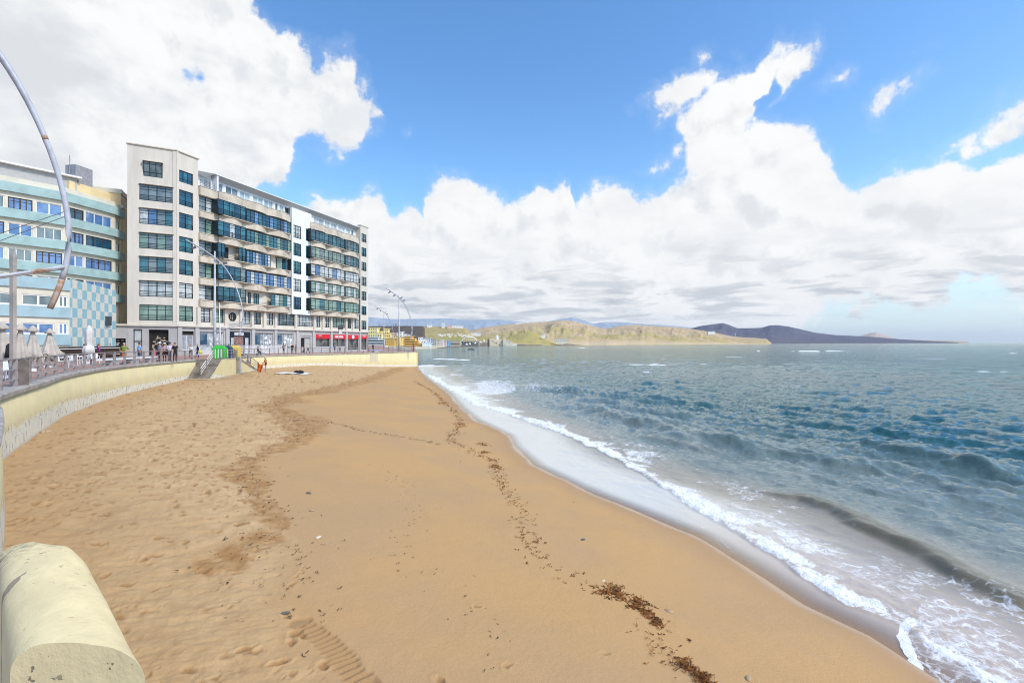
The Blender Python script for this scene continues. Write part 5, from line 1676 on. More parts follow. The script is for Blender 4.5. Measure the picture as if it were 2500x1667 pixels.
def container(label, loc, rz, colr, sc=1.):
    root = thing('recycling_container', label, 'container', loc, rz, 'recycling containers at the top of the steps')
    m = mat('plastic_' + label.split()[0], colr, .35, .08, 2)
    mb = MB(); poly = [(-.58, -.5), (.58, -.5), (.64, -.44), (.64, .44), (.58, .5), (-.58, .5), (-.64, .44), (-.64, -.44)]
    rings = []
    for k, z in ((.93, 0), (1, .08), (1.0, 1.15), (1.03, 1.17), (.98, 1.22), (.70, 1.45), (.62, 1.5)):
        rings.append(mb.addv([(x * k, y * k, z * sc) for x, y in poly]))
    for a, b in zip(rings, rings[1:]):
        for i in range(8): mb.face((a + i, a + (i + 1) % 8, b + (i + 1) % 8, b + i))
    mb.face([rings[0] + i for i in range(8)][::-1]); mb.face([rings[-1] + i for i in range(8)])
    mb.build('body', m, root, world=False)
    mb = MB(); mb.lathe([(.15, 0), (.15, .02)], 12)
    mb.v = [(x, -.462 + .13 * (y / .15 + 1), 1.255 + .11 * (y / .15 + 1) + z) for x, y, z in mb.v]; mb.build('opening', M_VOID, root, world=False)
    for x in (-.3, .0, .3):
        mb = MB(); mb.box((x, -.505, .6), (.09, .02, 1.0)); mb.build('white_strip', M_WFRAME, root, world=False)
    mb = MB(); mb.tube([(-.3, 0, 1.5), (-.15, 0, 1.6), (.15, 0, 1.6), (.3, 0, 1.5)], .03, 6); mb.build('lifting_loop', M_DKMET, root, world=False)
    return root


container('green recycling container with white strips at the top of the steps', (-32.95, 55.4, prom_z(55)), .25, (.045, .42, .05))
container('blue-grey recycling container half hidden between the green and yellow ones', (-33.15, 57.0, prom_z(57)), .25, (.035, .06, .11), .98)
container('yellow recycling container right of the green one', (-33.0, 58.4, prom_z(58)), .25, (.62, .47, .10))

# benches: white slabs on grey blocks


def bench(label, pts, w=.55, col=M_WFRAME, blocks=3):
    L = arclen(pts)[-1]; c, _ = along(pts, L / 2); root = thing('bench', label, 'bench', (c.x, c.y, prom_z(c.y)))
    mb = MB(); n = max(2, int(L / 1.2)); R_ = []
    for i in range(n + 1):
        p, a = along(pts, L * i / n); q = Vector((math.sin(a), -math.cos(a))) * w / 2; z = prom_z(p.y) + .36
        R_.append([(p.x + q.x, p.y + q.y, z), (p.x + q.x, p.y + q.y, z + .13), (p.x - q.x, p.y - q.y, z + .13), (p.x - q.x, p.y - q.y, z)])
    for a, b in zip(R_, R_[1:]):
        for k in range(4): mb.quad(a[k], a[(k + 1) % 4], b[(k + 1) % 4], b[k])
    for e in (R_[0], R_[-1]): mb.quad(*e)
    mb.build('seat', col, root)
    for i in range(blocks):
        p, a = along(pts, L * (i + .5) / blocks); mb = MB(); mb.box((p.x, p.y, prom_z(p.y) + .18), (1.5, w * .8, .36), a); mb.build('support', M_GREY, root)
    return root


bench('long white slab bench curving along the railing, people gathered behind it', [along(WA, LA_ - s, -1.35)[0][:] for s in (17.5, 14.5, 11.5, 8.5, 5.5)], blocks=3)
bench('straight white slab bench behind the railing in front of the glass shop windows', [(-36.6, 65.5), (-36.7, 69.5), (-36.5, 73.5)], blocks=2)
bench('small bluish bench behind the railing near the seaward corner', [(-28.5, 98), (-26.6, 101)], col=mat('bluish_bench', (.30, .36, .55), .6), blocks=1)
t_ = thing('glass_balustrade', 'low glass balustrade with thin steel rail before the shop windows', 'balustrade', tuple(f1.p(5, 3.0, 3.5)))
for a in range(0, 18, 3):
    mb = MB(); f1.box(mb, a + .03, a + 2.97, 2.99, 3.0, 3.65, 4.95); mb.build('glass_panel', bpy.data.materials.get('balustrade_glass') or (lambda m: (setattr(m, 'use_nodes', True), m.node_tree.nodes['Principled BSDF'].inputs['Alpha'].__setattr__('default_value', .22), m.node_tree.nodes['Principled BSDF'].inputs['Roughness'].__setattr__('default_value', .06), m)[-1])(bpy.data.materials.new('balustrade_glass')), t_)
    mb = MB(); f1.box(mb, a - .02, a + .02, 2.96, 3.03, 3.5, 5.0); mb.build('post', M_STEEL, t_)
mb = MB(); f1.box(mb, 0, 18, 2.965, 3.025, 5.0, 5.04); mb.build('rail', M_STEEL, t_)

# ---- closed parasols
M_CANV = mat('beige_canvas', (.47, .42, .36), .9, .12, 2, .3, 60)
M_CANW = mat('white_canvas', (.62, .60, .56), .9, .10, 2, .3, 60)


def parasol(label, loc, h, rmax, canvas, tied=False, seed=0):
    root = thing('parasol', label, 'parasol', loc, 0, 'closed parasols on the cafe terrace')
    rnd = random.Random(seed); ph = rnd.uniform(0, 6)
    mb = MB(); mb.tube([(0, 0, 0), (0, 0, h)], .035, 8); mb.build('pole', M_WFRAME, root, world=False, smooth=True)
    fold = lambda amp: (lambda s, k: 1 + amp * (min(k, 5) / 5) * math.sin(2 * math.pi * 6 * s + ph) + .16 * (min(k, 5) / 5) * math.sin(2 * math.pi * s + ph * 2 + k * .25))
    mb = MB()
    if tied:
        prof = [(.03, h), (.22, h - .30), (.30, h - .55), (.25, h - .95), (.27, h - 1.3), (.17, h - 1.62), (.30, h - 1.75), (.36, h - 2.05), (.33, h - 2.4), (.12, h - 2.42)]
        mb.lathe(prof, 30, wob=fold(.16))
    else:
        low = h - 1.95
        k = rmax / .6
        prof = [(.02, h - .14), (.13 * k, h - .42), (.21 * k, h - .75), (.32 * k, h - 1.15), (.44 * k, h - 1.55), (.6 * k, low), (.55 * k, low - .02), (.25 * k, h - 1.2)]
        mb.lathe(prof, 36, wob=fold(.27))
        # uneven hem
        mb.v = [(x, y, z + (.22 * math.sin(3 * math.atan2(y, x) + ph) + .08 * math.sin(7 * math.atan2(y, x)) if z < low + .1 else 0)) for x, y, z in mb.v]
    mb.build('canopy', canvas, root, world=False, smooth=True)
    if not tied:
        mb = MB(); mb.lathe([(.03, h), (.09, h - .06), (.24, h - .26), (.26, h - .36), (.20, h - .34)], 24, wob=fold(.2)); mb.build('top_cap', canvas, root, world=False, smooth=True)
    mb = MB(); mb.lathe([(.34, 0), (.34, .10), (.06, .14)], 14); mb.build('base', M_WFRAME, root, world=False)
    root.rotation_euler = (0, 0, ph)
    return root


for lab, px, Y, zt, r_, cv, td in (
        ('closed beige parasol at the left picture edge with a dark coat hanging from it', 4, 22, 6.42, .60, M_CANV, 0), ('closed beige parasol partly hidden by the slim pointed pole', 50, 25, 6.44, .43, M_CANV, 0),
        ('closed beige parasol with a ragged lifted hem, right of the slim pole', 80, 28, 6.44, .46, M_CANV, 0), ('closed beige parasol rightmost of the beige ones, before the blue band', 121, 33, 6.42, .58, M_CANV, 0),
        ('tall white parasol tied up tightly, before the chequered wall', 218, 40, 6.88, .4, M_CANW, 1)):
    z = prom_z(Y); parasol(lab, ((px - X0) / F * Y, Y, z), zt - z, r_, cv, td, px)

# ---- cafe chairs and tables
M_PLAS = mat('white_plastic', (.66, .68, .70), .45, .05, 2)


def chair():
    r = thing('plastic_chair', 'x', 'chair', (0, 0, 0), 0, 'white plastic chairs on the cafe terrace')
    mb = MB(); mb.obox((-.23, -.22, .42), (.46, 0, 0), (0, .44, 0), (0, 0, .03)); mb.build('seat', M_PLAS, r, bevel=.01)
    mb = MB(); mb.obox((-.22, .20, .45), (.44, 0, 0), (0, .10, .42), (0, .025, 0)); mb.build('backrest', M_PLAS, r, bevel=.01)
    for x in (-.2, .2):
        for y in (-.2, .2):
            mb = MB(); mb.tube([(x, y, .43), (x * 1.18, y * 1.2, 0)], [.025, .018], 6); mb.build('leg', M_PLAS, r)
        mb = MB(); mb.tube([(x * 1.1, -.2, .43), (x * 1.15, -.2, .64), (x * 1.15, .22, .66)], .02, 6); mb.build('armrest', M_PLAS, r)
    return r


def table(label, loc, rz, top, legs, name='cafe_table', w=.8):
    r = thing(name, label, 'table', loc, rz)
    mb = MB(); mb.box((0, 0, .72), (w, w, .035)); mb.build('table_top', top, r, world=False, bevel=.008)
    for x in (-1, 1):
        for y in (-1, 1):
            mb = MB(); mb.tube([(x * w * .42, y * w * .42, .70), (x * w * .45, y * w * .45, 0)], .022, 6); mb.build('leg', legs, r, world=False)
    return r


ch0 = chair(); used = [0]
for px, Y, rz, lab in ((152, 32, 1.9, 'white plastic chair beside the bare pole of the rightmost beige parasol'), (175, 33.5, .2, 'white plastic chair seen from behind with its solid backrest to the railing'), (189, 35, 2.6, 'white plastic chair left of the tied white parasol'),
                       (206, 36.5, -1.2, 'white plastic chair right under the tied white parasol'), (232, 38, .9, 'white plastic chair just right of the tied white parasol, by the brown tables'), (12, 20, 1.2, 'white plastic chair at the left picture edge under the first parasol')):
    c = ch0 if not used[0] else copy_tree(ch0); used[0] = 1
    c['label'] = lab; c.location = ((px - X0) / F * Y, Y, prom_z(Y)); c.rotation_euler = (0, 0, rz)
M_WOOD = mat('dark_wood', (.10, .05, .03), .6, .2, 4)
for px, Y, top, lab in ((160, 34.5, M_PLAS, 'white square cafe table between the white plastic chairs'), (252, 39.5, M_WOOD, 'brown wooden cafe table, left of the pair behind the curved railing'), (278, 41.5, M_WOOD, 'brown wooden cafe table, right of the pair near the green-shirted man'), (58, 26, M_WOOD, 'brown table under the beige parasol behind the slim pole')):
    table(lab, ((px - X0) / F * Y, Y, prom_z(Y)), .3, top, M_PLAS if top is M_PLAS else M_WOOD, w=1.0)
for px, Y, lab in ((243, 38.2, 'brown wooden bench in front of the left brown table'), (292, 42.8, 'brown wooden bench at the right brown table')):
    r = thing('wooden_bench', lab, 'bench', ((px - X0) / F * Y, Y, prom_z(Y)), .3)
    mb = MB(); mb.box((0, 0, .44), (1.3, .32, .05)); mb.build('seat', M_WOOD, r, world=False)
    for x in (-.5, .5):
        mb = MB(); mb.box((x, 0, .21), (.06, .28, .42)); mb.build('leg', M_WOOD, r, world=False)
a = at(24, 850, 21.6); t_ = thing('dark_coat', 'black coat hanging from the leftmost parasol above the railing', 'coat', (a.x, a.y, prom_z(22) + .9))
mb = MB(); mb.lathe([(.06, .60), (.13, .5), (.15, .2), (.18, .0), (.12, -.02)], 12, (a.x, a.y, prom_z(22) + .95), wob=lambda s, k: 1 + .2 * math.sin(6.28 * 3 * s)); mb.build('cloth', M_VOID, t_, smooth=True)

# ---- towel and odds on the sand
q = Vector((*onz(718, 909, 1.68), 0)); zt = sand_at(q.x, q.y)
tw = MB(); n = 14
for i in range(n):
    for j in range(4):
        pts = []
        for di, dj in ((0, 0), (1, 0), (1, 1), (0, 1)):
            u = (i + di) / n - .5; v = (j + dj) / 4 - .5; X_ = q.x + u * 3.6 - v * .4; Y_ = q.y + v * 2.6 + u * .9
            pts.append((X_, Y_, sand_at(X_, Y_) + .05 + .03 * math.sin(u * 19 + v * 5) + .02 * vnoise(u * 9, v * 9)))
        tw.quad(*pts)
tag(tw.build('beach_towel', mat('white_towel', (.74, .73, .70), .95, .05), smooth=True), 'white towel spread on the sand below the straight sea wall', 'towel')
for px, py, s, lab in ((724, 907.5, .30, 'small dark bag on the left of the white towel'), (733, 908.5, .42, 'larger dark bundle on the right of the white towel')):
    b = Vector((*onz(px, py, 1.70), 0)); bz = sand_at(b.x, b.y)
    t_ = thing('beach_bag', lab, 'bag', (b.x, b.y, bz)); mb = MB(); mb.lathe([(s * .8, 0), (s, s * .3), (s * .75, s * .7), (s * .3, s * .85)], 10, (b.x, b.y, bz + .07), wob=lambda u, k: 1 + .2 * math.sin(6.28 * 2 * u + k)); mb.build('body', M_VOID, t_, smooth=True)
    mb = MB(); mb.tube([(b.x - s * .4, b.y, bz + s * .8), (b.x, b.y, bz + s * 1.2), (b.x + s * .4, b.y, bz + s * .8)], .02, 5); mb.build('handle', M_DKMET, t_)

# seaweed along the wrack line: countless scraps, one object
WR = [ons(px, py) for px, py, z in ((1010, 930, .5), (1060, 958, .45), (1116, 1010, .45), (1127, 1036, .45), (1095, 1074, .5), (1160, 1106, .42), (1212, 1132, .36), (1222, 1170, .36), (1238, 1202, .36), (1275, 1265, .36), (1297, 1329, .38), (1340, 1392, .38), (1414, 1419, .36), (1488, 1446, .32), (1541, 1462, .30), (1573, 1488, .30), (1595, 1510, .3), (1584, 1552, .32), (1615, 1594, .30), (1668, 1621, .28), (1700, 1642, .26), (1730, 1690, .26))]
DENSE = [ons(px, py) for px, py in ((1080, 985), (1122, 1036), (1180, 1105), (1205, 1125), (1180, 1085), (1210, 1140), (1480, 1448), (1510, 1455), (1550, 1480), (1580, 1500), (1560, 1470), (1600, 1520), (1500, 1436), (1660, 1618), (1700, 1640), (1720, 1660))]


def scraps(name, pts, mat_, label, n, spread, smin, smax, dense=None, seed=3):
    rnd = random.Random(seed); mb = MB(); L = arclen(pts)[-1]
    for k in range(n):
        if dense and rnd.random() < .42:
            p = Vector(rnd.choice(dense)); sc = .03 * p.y ** .9; p = p + Vector((rnd.gauss(0, .22 * sc + .03), rnd.gauss(0, .42 * sc + .03)))
        else:
            p, a = along(pts, L * rnd.random() ** .8); p = p + Vector((rnd.gauss(0, spread), rnd.gauss(0, spread * 1.4)))
        if p.y > 85: continue
        s = rnd.uniform(smin, smax) * (1 + p.y * .012)
        z = sand_at(p.x, p.y) + .012
        for q in range(rnd.choice((2, 3, 4))):
            a = rnd.uniform(0, 6.28); l = s * rnd.uniform(.5, 1.2); w = s * rnd.uniform(.12, .35); d = Vector((math.cos(a), math.sin(a), rnd.uniform(0, .5))); e = Vector((-math.sin(a), math.cos(a), rnd.uniform(-.3, .5)))
            c = Vector((p.x + rnd.gauss(0, s * .4), p.y + rnd.gauss(0, s * .4), z)); t = c + d * l
            i = mb.addv([c - e * w * .5, c + e * w * .5, t + e * w * .3 + Vector((0, 0, .01)), c + d * l * .5 + Vector((0, 0, s * .28)), t - e * w * .3])
            mb.face((i, i + 1, i + 3)); mb.face((i + 1, i + 2, i + 3)); mb.face((i + 2, i + 4, i + 3)); mb.face((i + 4, i, i + 3))
    o = mb.build(name, mat_); tag(o, label, 'seaweed', kind='stuff'); return o


M_WEED = mat('seaweed_brown', (.27, .10, .018), .8, .4, 9, col2=(.07, .030, .008))
scraps('seaweed', WR, M_WEED, 'brown seaweed scraps strewn along the tide line on the smooth sand', 1900, .17, .018, .06, DENSE)
DB = DARK[3:] + BERM[13:17]
scraps('beach_debris', DB, mat('debris', (.10, .065, .035), .9, .4, 9), 'small dark bits of debris in the dark damp sand band', 420, .35, .015, .045, None, 9)
FT = [ons(px, py) for px, py, z in ((700, 1025, 1.2), (800, 1030, 1.0), (900, 1055, .8), (1000, 1070, .65), (1080, 1085, .5))]
scraps('beach_debris', FT, mat('debris', (.10, .065, .035)), 'dark bits strung out across the smooth sand towards the seaweed', 160, .12, .02, .05, None, 12)
F2 = [ons(px, py) for px, py, z in ((920, 1130, .8), (985, 1200, .65), (1010, 1290, .55), (960, 1370, .6), (1100, 1420, .5), (1140, 1500, .46), (1200, 1600, .42))]
scraps('beach_debris', F2, mat('debris', (.10, .065, .035)), 'sparse dark bits on the smooth sand in the foreground', 90, .22, .012, .03, None, 15)


def pebble(label, px, py, z, s, colr, group='pebbles and shells on the smooth sand'):
    x, y = ons(px, py); z = sand_at(x, y); rnd = random.Random(px)
    mb = MB(); mb.lathe([(s * .5, -s * .1), (s * .95, s * .12), (s * .8, s * .4), (s * .25, s * .55)], 9, wob=lambda u, k: 1 + .25 * math.sin(6.28 * u + px) + .1 * math.sin(12.5 * u + k))
    mb.v = [(a * 1.4, b, c) for a, b, c in mb.v]
    o = mb.build('pebble', colr, smooth=True); o.location = (x, y, z); o.rotation_euler = (0, 0, rnd.uniform(0, 3))
    tag(o, label, 'pebble', group)


M_PEB = mat('tan_pebble', (.42, .30, .17), .7, .2, 9); M_PEBG = mat('grey_pebble', (.13, .12, .12), .6, .2, 9); M_SHELL = mat('shell', (.62, .55, .42), .5, .1)
for a in (('pale tan pebble right of the dark sand band, alone', 776, 1312, .8, .055, M_SHELL), ('grey pebble at the tip of the damp spur of the dark band', 755, 1204, .9, .06, M_PEBG), ('tan pebble just below the grey one by the dark band', 762, 1247, .85, .05, M_PEB), ('dark blue-grey pebble among the footprints at the lower left', 697, 1498, .8, .045, M_PEBG),
          ('tan pebble beside the big seaweed clump, near the water', 1635, 1494, .22, .06, M_PEB), ('pale shell above the big seaweed clump', 1472, 1418, .36, .035, M_SHELL), ('flat pebble on the wet sand at the lower right', 1829, 1658, .2, .05, M_PEB), ('dark pebble left of the waterline, below the sheet of water', 1422, 1317, .26, .05, M_PEBG),
          ('tan pebble on the smooth sand close to the water sheet', 1403, 1226, .22, .06, M_PEB), ('small rounded stone at the foot of the curved wall', 105, 1056, 2.0, .13, M_PEB), ('longer flat stone at the foot of the curved wall', 118, 1055, 1.98, .15, M_PEB)):
    pebble(*a)
x, y = onz(1343, 1132, .1); pebble('dark clump of weed lying in the water sheet', 1343, 1132, .05, .12, M_WEED, None)
# rock out in the bay
q = onz(1150, 853.5, 0); mb = MB(); s = .030 * q[1]
mb.lathe([(1.0, -.6), (.95, .0), (.8, .35), (.5, .62), (.2, .75)], 14, (0, 0, 0), wob=lambda u, k: 1 + .28 * math.sin(6.28 * 2 * u + k) + .15 * math.sin(6.28 * 5 * u + 2 * k))
mb.v = [(a * 2.4, b * 1.8, c * 1.0) for a, b, c in mb.v]
o = mb.build('rock', mat('dark_rock', (.05, .05, .048), .9, .3, 2, .6, 6)); o.location = (q[0], q[1], 0); tag(o, 'dark rock breaking the surface of the bay below the white arch', 'rock')

# ------------------------------------------------------------------ people
SK = [mat('skin_fair', (.50, .29, .19), .6, .05), mat('skin_tan', (.44, .19, .085), .55, .06)]
HAIR = dict(grey=mat('hair_grey', (.42, .40, .37), .8), brown=mat('hair_brown', (.06, .032, .018), .8), black=mat('hair_black', (.012, .010, .009), .7), blond=mat('hair_blond', (.42, .28, .12), .8), red=mat('hair_red', (.25, .08, .03), .8), white=mat('hair_white', (.66, .65, .62), .8))
CL = {}


def cloth(c):
    k = tuple(c)
    if k not in CL: CL[k] = mat('cloth_%d' % len(CL), c, .9, .12, 6)
    return CL[k]


def person(label, loc, rz, H, shirt, legs, skin=0, hair='brown', shoes=(.03, .03, .03), pose='stand', sleeve=.5, leglen=1., hat=None, build=1., arms=None, longhair=False, bare=False, trunks=False):
    s = H / 1.75
    root = thing('person', label, 'person', loc, rz)
    J = dict(pel=(0, 0, .96), wai=(0, 0, 1.10), che=(0, .01, 1.30), nek=(0, .01, 1.475), hd0=(0, -.005, 1.56), hd1=(0, -.012, 1.64), hd2=(0, -.005, 1.70))
    for g, sg in (('l', 1), ('r', -1)):
        J['sh' + g] = (sg * .165, .01, 1.405); J['el' + g] = (sg * .225, .03, 1.12); J['wr' + g] = (sg * .22, -.05, .88); J['ha' + g] = (sg * .215, -.075, .81)
        J['hi' + g] = (sg * .085, 0, .90); J['kn' + g] = (sg * .095, -.015, .50); J['an' + g] = (sg * .095, .02, .085); J['to' + g] = (sg * .115, -.13, .035)
    if pose in ('walk', 'stride'):
        k = .16 if pose == 'walk' else .24
        J['knl'] = (.09, -.13, .52); J['anl'] = (.09, -k, .085); J['tol'] = (.10, -k - .15, .045)
        J['knr'] = (-.09, .03, .50); J['anr'] = (-.09, k, .11); J['tor'] = (-.10, k - .13, .035)
        J['ell'] = (.22, .10, 1.13); J['wrl'] = (.21, .10, .89); J['hal'] = (.21, .09, .82)
        J['elr'] = (-.22, -.02, 1.13); J['wrr'] = (-.20, -.17, .92); J['har'] = (-.195, -.21, .86)
    if pose in ('sit',):
        d = .48
        for k in J: J[k] = (J[k][0], J[k][1], J[k][2] - d)
        for g, sg in (('l', 1), ('r', -1)):
            J['hi' + g] = (sg * .09, -.02, .46); J['kn' + g] = (sg * .13, -.43, .50); J['an' + g] = (sg * .12, -.45, .09); J['to' + g] = (sg * .13, -.60, .045)
            J['el' + g] = (sg * .23, -.06, .66); J['wr' + g] = (sg * .13, -.26, .60); J['ha' + g] = (sg * .10, -.33, .58)
    if pose == 'foldarms' or arms == 'fold':
        b = J['che'][2]
        for g, sg in (('l', 1), ('r', -1)): J['el' + g] = (sg * .235, -.06, b - .16); J['wr' + g] = (sg * .04, -.21, b - .13); J['ha' + g] = (-sg * .03, -.22, b - .12)
    if arms == 'phone':
        J['ell'] = (.23, -.10, 1.20); J['wrl'] = (.14, -.26, 1.44); J['hal'] = (.12, -.27, 1.52)
    if arms == 'hips':
        for g, sg in (('l', 1), ('r', -1)): J['el' + g] = (sg * .34, .08, 1.14); J['wr' + g] = (sg * .18, -.02, 1.02); J['ha' + g] = (sg * .15, -.06, 1.0)
    if arms == 'hold':
        for g, sg in (('l', 1), ('r', -1)): J['el' + g] = (sg * .22, -.02, 1.12); J['wr' + g] = (sg * .10, -.24, 1.08); J['ha' + g] = (sg * .06, -.30, 1.10)
    if pose == 'footup':           # one foot raised on a step, leaning over the knee
        J['knl'] = (.11, -.40, .78); J['anl'] = (.11, -.44, .37); J['tol'] = (.12, -.58, .33); J['ell'] = (.21, -.16, 1.12); J['wrl'] = (.17, -.38, .98); J['hal'] = (.15, -.44, .93)
        J['elr'] = (-.24, -.10, 1.14); J['wrr'] = (-.12, -.32, 1.02); J['har'] = (-.08, -.38, .98)
        for k in ('che', 'nek', 'hd0', 'hd1', 'hd2', 'shl', 'shr'): J[k] = (J[k][0], J[k][1] - .06 - .1 * (J[k][2] - 1.3), J[k][2] - .01)
    rad = dict(pel=(.150, .105), wai=(.135, .10), che=(.150, .105), nek=(.052, .055), hd0=(.072, .085), hd1=(.082, .098), hd2=(.062, .075), sh=(.068, .066), el=(.043, .043), wr=(.028, .028), ha=(.036, .022), hi=(.090, .090), kn=(.058, .058), an=(.040, .042), to=(.042, .034))
    names = list(J); idx = {n: i for i, n in enumerate(names)}
    E = [('pel', 'wai'), ('wai', 'che'), ('che', 'nek'), ('nek', 'hd0'), ('hd0', 'hd1'), ('hd1', 'hd2')]
    for g in 'lr': E += [('che', 'sh' + g), ('sh' + g, 'el' + g), ('el' + g, 'wr' + g), ('wr' + g, 'ha' + g), ('pel', 'hi' + g), ('hi' + g, 'kn' + g), ('kn' + g, 'an' + g), ('an' + g, 'to' + g)]
    me = bpy.data.meshes.new('tmp'); me.from_pydata([J[n] for n in names], [(idx[a], idx[b]) for a, b in E], [])
    ob = bpy.data.objects.new('tmp', me); COL.objects.link(ob)
    sm = ob.modifiers.new('s', 'SKIN'); sm.use_smooth_shade = True
    for n in names:
        r = rad.get(n) or rad[n[:2]]; f = build if n in ('pel', 'wai', 'che') else (1 + (build - 1) * .5)
        me.skin_vertices[0].data[idx[n]].radius = (r[0] * f, r[1] * f)
        me.skin_vertices[0].data[idx[n]].use_root = n == 'pel'
    ob.modifiers.new('d', 'SUBSURF').levels = 1
    dg = bpy.context.evaluated_depsgraph_get(); m = bpy.data.meshes.new_from_object(ob.evaluated_get(dg))
    bpy.data.objects.remove(ob); bpy.data.meshes.remove(me)
    bm = bmesh.new(); bm.from_mesh(m); bpy.data.meshes.remove(m)
    segs = [(a, b, Vector(J[a]), Vector(J[b])) for a, b in E]
    for f in bm.faces:
        c = f.calc_center_median(); best = None
        for a, b, p, q in segs:
            d = q - p; t = max(0, min(1, (c - p).dot(d) / max(d.length_squared, 1e-9))); dist = (c - p - d * t).length
            if best is None or dist < best[0]: best = (dist, a, b, t)
        _, a, b, t = best; k = 0      # 0 skin 1 shirt 2 trousers 3 shoes
        pair = a[:2] + b[:2]
        if a in ('wai', 'che') and b != 'nek' or pair == 'chsh' or (a == 'che' and t < .75): k = 1
        if a == 'pel': k = 2
        if a == 'pel' and b == 'wai' and t > .45: k = 1
        if pair == 'shel': k = 1 if t < sleeve * 2 else 0
        if pair == 'elwr': k = 1 if t < (sleeve * 2 - 1) else 0
        if pair == 'hikn': k = 2 if t < leglen * 2 else 0
        if pair == 'knan': k = 2 if t < (leglen * 2 - 1) else 0
        if pair == 'anto': k = 3
        if bare and k == 1: k = 0
        if bare and pair == 'anto': k = 0
        f.material_index = k; f.smooth = True
    # face, ears, fingers belong to the same mesh
    ex = MB(); hz = J['hd1']; ex.cur = 0
    def blob(c, r, mi):
        mb = MB(); mb.lathe([(r[0] * math.sin(math.pi * i / 5) + 1e-4, -r[2] * math.cos(math.pi * i / 5)) for i in range(6)], 8)
        b = ex.addv([(x + c[0], y * r[1] / r[0] + c[1], z + c[2]) for x, y, z in mb.v]); ex.cur = mi
        for f in mb.f: ex.face([b + i for i in f])
    hy = hz[1]
    blob((0, hy - .098, hz[2] - .025), (.014, .022, .022), 0)
    for sg in (1, -1):
        blob((sg * .083, hy + .01, hz[2] - .02), (.012, .02, .03), 0); blob((sg * .032, hy - .086, hz[2] + .01), (.011, .01, .009), 4)
    blob((0, hy - .086, hz[2] - .07), (.024, .010, .007), 5)
    for g, sg in (('l', 1), ('r', -1)):
        w_, h_ = Vector(J['wr' + g]), Vector(J['ha' + g]); d = (h_ - w_).normalized(); sd = d.cross(Vector((0, 1, .2))).normalized(); pn = d.cross(sd)
        for i, ln in enumerate((.062, .072, .068, .052)):
            p = h_ + d * .008 + sd * (.018 * (i - 1.5)); mid = p + d * ln * .55 + pn * .004; e = mid + d * ln * .40 + pn * (-.018)
            mb = MB(); mb.tube([p, mid, e], [.0095, .0085, .006], 5); b = ex.addv(mb.v); ex.cur = 0
            for f in mb.f: ex.face([b + k for k in f])
        p = h_ - d * .03 + sd * .03; mb = MB(); mb.tube([p, p + d * .03 + sd * .02, p + d * .055 + sd * .022 - pn * .01], [.011, .010, .007], 5); b = ex.addv(mb.v)
        for f in mb.f: ex.face([b + k for k in f])
    tmp = bpy.data.meshes.new('t'); tmp.from_pydata(ex.v, [], ex.f); tmp.polygons.foreach_set('material_index', ex.m); bm.from_mesh(tmp); bpy.data.meshes.remove(tmp)
    bmesh.ops.scale(bm, vec=(s, s, s), verts=bm.verts)
    me = bpy.data.meshes.new('body'); bm.to_mesh(me); bm.free()
    for q in (SK[skin], cloth(shirt), cloth(legs), cloth(shoes) if not bare else SK[skin], HAIR['black'], mat('lips', (.36, .12, .09), .6)): me.materials.append(q)
    o = bpy.data.objects.new('body', me); COL.objects.link(o); o.parent = root
    if hair:
        mb = MB(); n = 9; hc = J['hd1']
        prof = [(max(.001, .101 * math.sin(math.pi * .62 * i / n)), .112 * math.cos(math.pi * .62 * i / n)) for i in range(n + 1)][::-1]
        mb.lathe(prof, 14, (0, 0, 0))
        mb.v = [(x * s, (y * 1.12 + hc[1] + .012 + (.025 if z < .03 and y < 0 else 0)) * s, (z + hc[2] + (.0 if y > -.02 else .018)) * s) for x, y, z in mb.v]
        if longhair:
            mb.tube([(0, (hc[1] + .07) * s, (hc[2] + .03) * s), (0, (hc[1] + .10) * s, (hc[2] - .10) * s), (0, (hc[1] + .10) * s, (hc[2] - .26) * s)], [.075 * s, .085 * s, .05 * s], 10)
        mb.build('hair', HAIR[hair], root, world=False, smooth=True)
    if hat:
        mb = MB(); hc = J['hd1']
        mb.lathe([(.104, .02), (.106, .05), (.098, .10), (.06, .135), (.005, .145)], 14)
        if hat[1]: mb.lathe([(.185, .025), (.18, .035), (.10, .04)], 16)
        else: mb.obox((-.07, -.20, .025), (.14, 0, 0), (0, .12, .012), (0, 0, .012))
        mb.v = [(x * s, (y * 1.1 + hc[1]) * s, (z + hc[2]) * s) for x, y, z in mb.v]
        mb.build('hat', cloth(hat[0]), root, world=False, smooth=True)
    return root


def pos(px, Y, z=None):
    return ((px - X0) / F * Y, Y, prom_z(Y) if z is None else z)


W_, BK, NV, GY = (.66, .66, .66), (.012, .012, .014), (.016, .02, .045), (.26, .28, .33)
person('man in a green t-shirt and orange shorts standing behind the curved railing', pos(303, 41), .5, 1.70, (.16, .20, .03), (.50, .13, .03), hair='grey', leglen=.55, build=1.25, sleeve=.5, arms='hips')
person('man in a light blue polo shirt standing before the glazed door', pos(340, 45.5), -.3, 1.76, (.22, .42, .72), (.07, .09, .15), hair='black', leglen=.6)
person('woman in a purple and pink jacket behind the brown tables', pos(241, 47), 2.6, 1.66, (.36, .03, .30), (.03, .03, .06), hair='red', sleeve=1, longhair=True)
person('person in a lilac shirt half hidden by the tied white parasol', pos(206.5, 46), 2.2, 1.65, (.45, .38, .68), (.2, .2, .25), hair='brown')
person('man with a white cap and grey shirt seen from behind in the group', pos(390, 45.6), 2.7, 1.80, (.24, .26, .31), (.02, .022, .06), hair='grey', hat=((.68, .68, .68), True), build=1.2)
person('woman in a pale pink top in the middle of the group', pos(402, 46.6), .2, 1.74, (.58, .38, .42), (.12, .03, .04), hair='grey', hat=(W_, True), arms='hold')
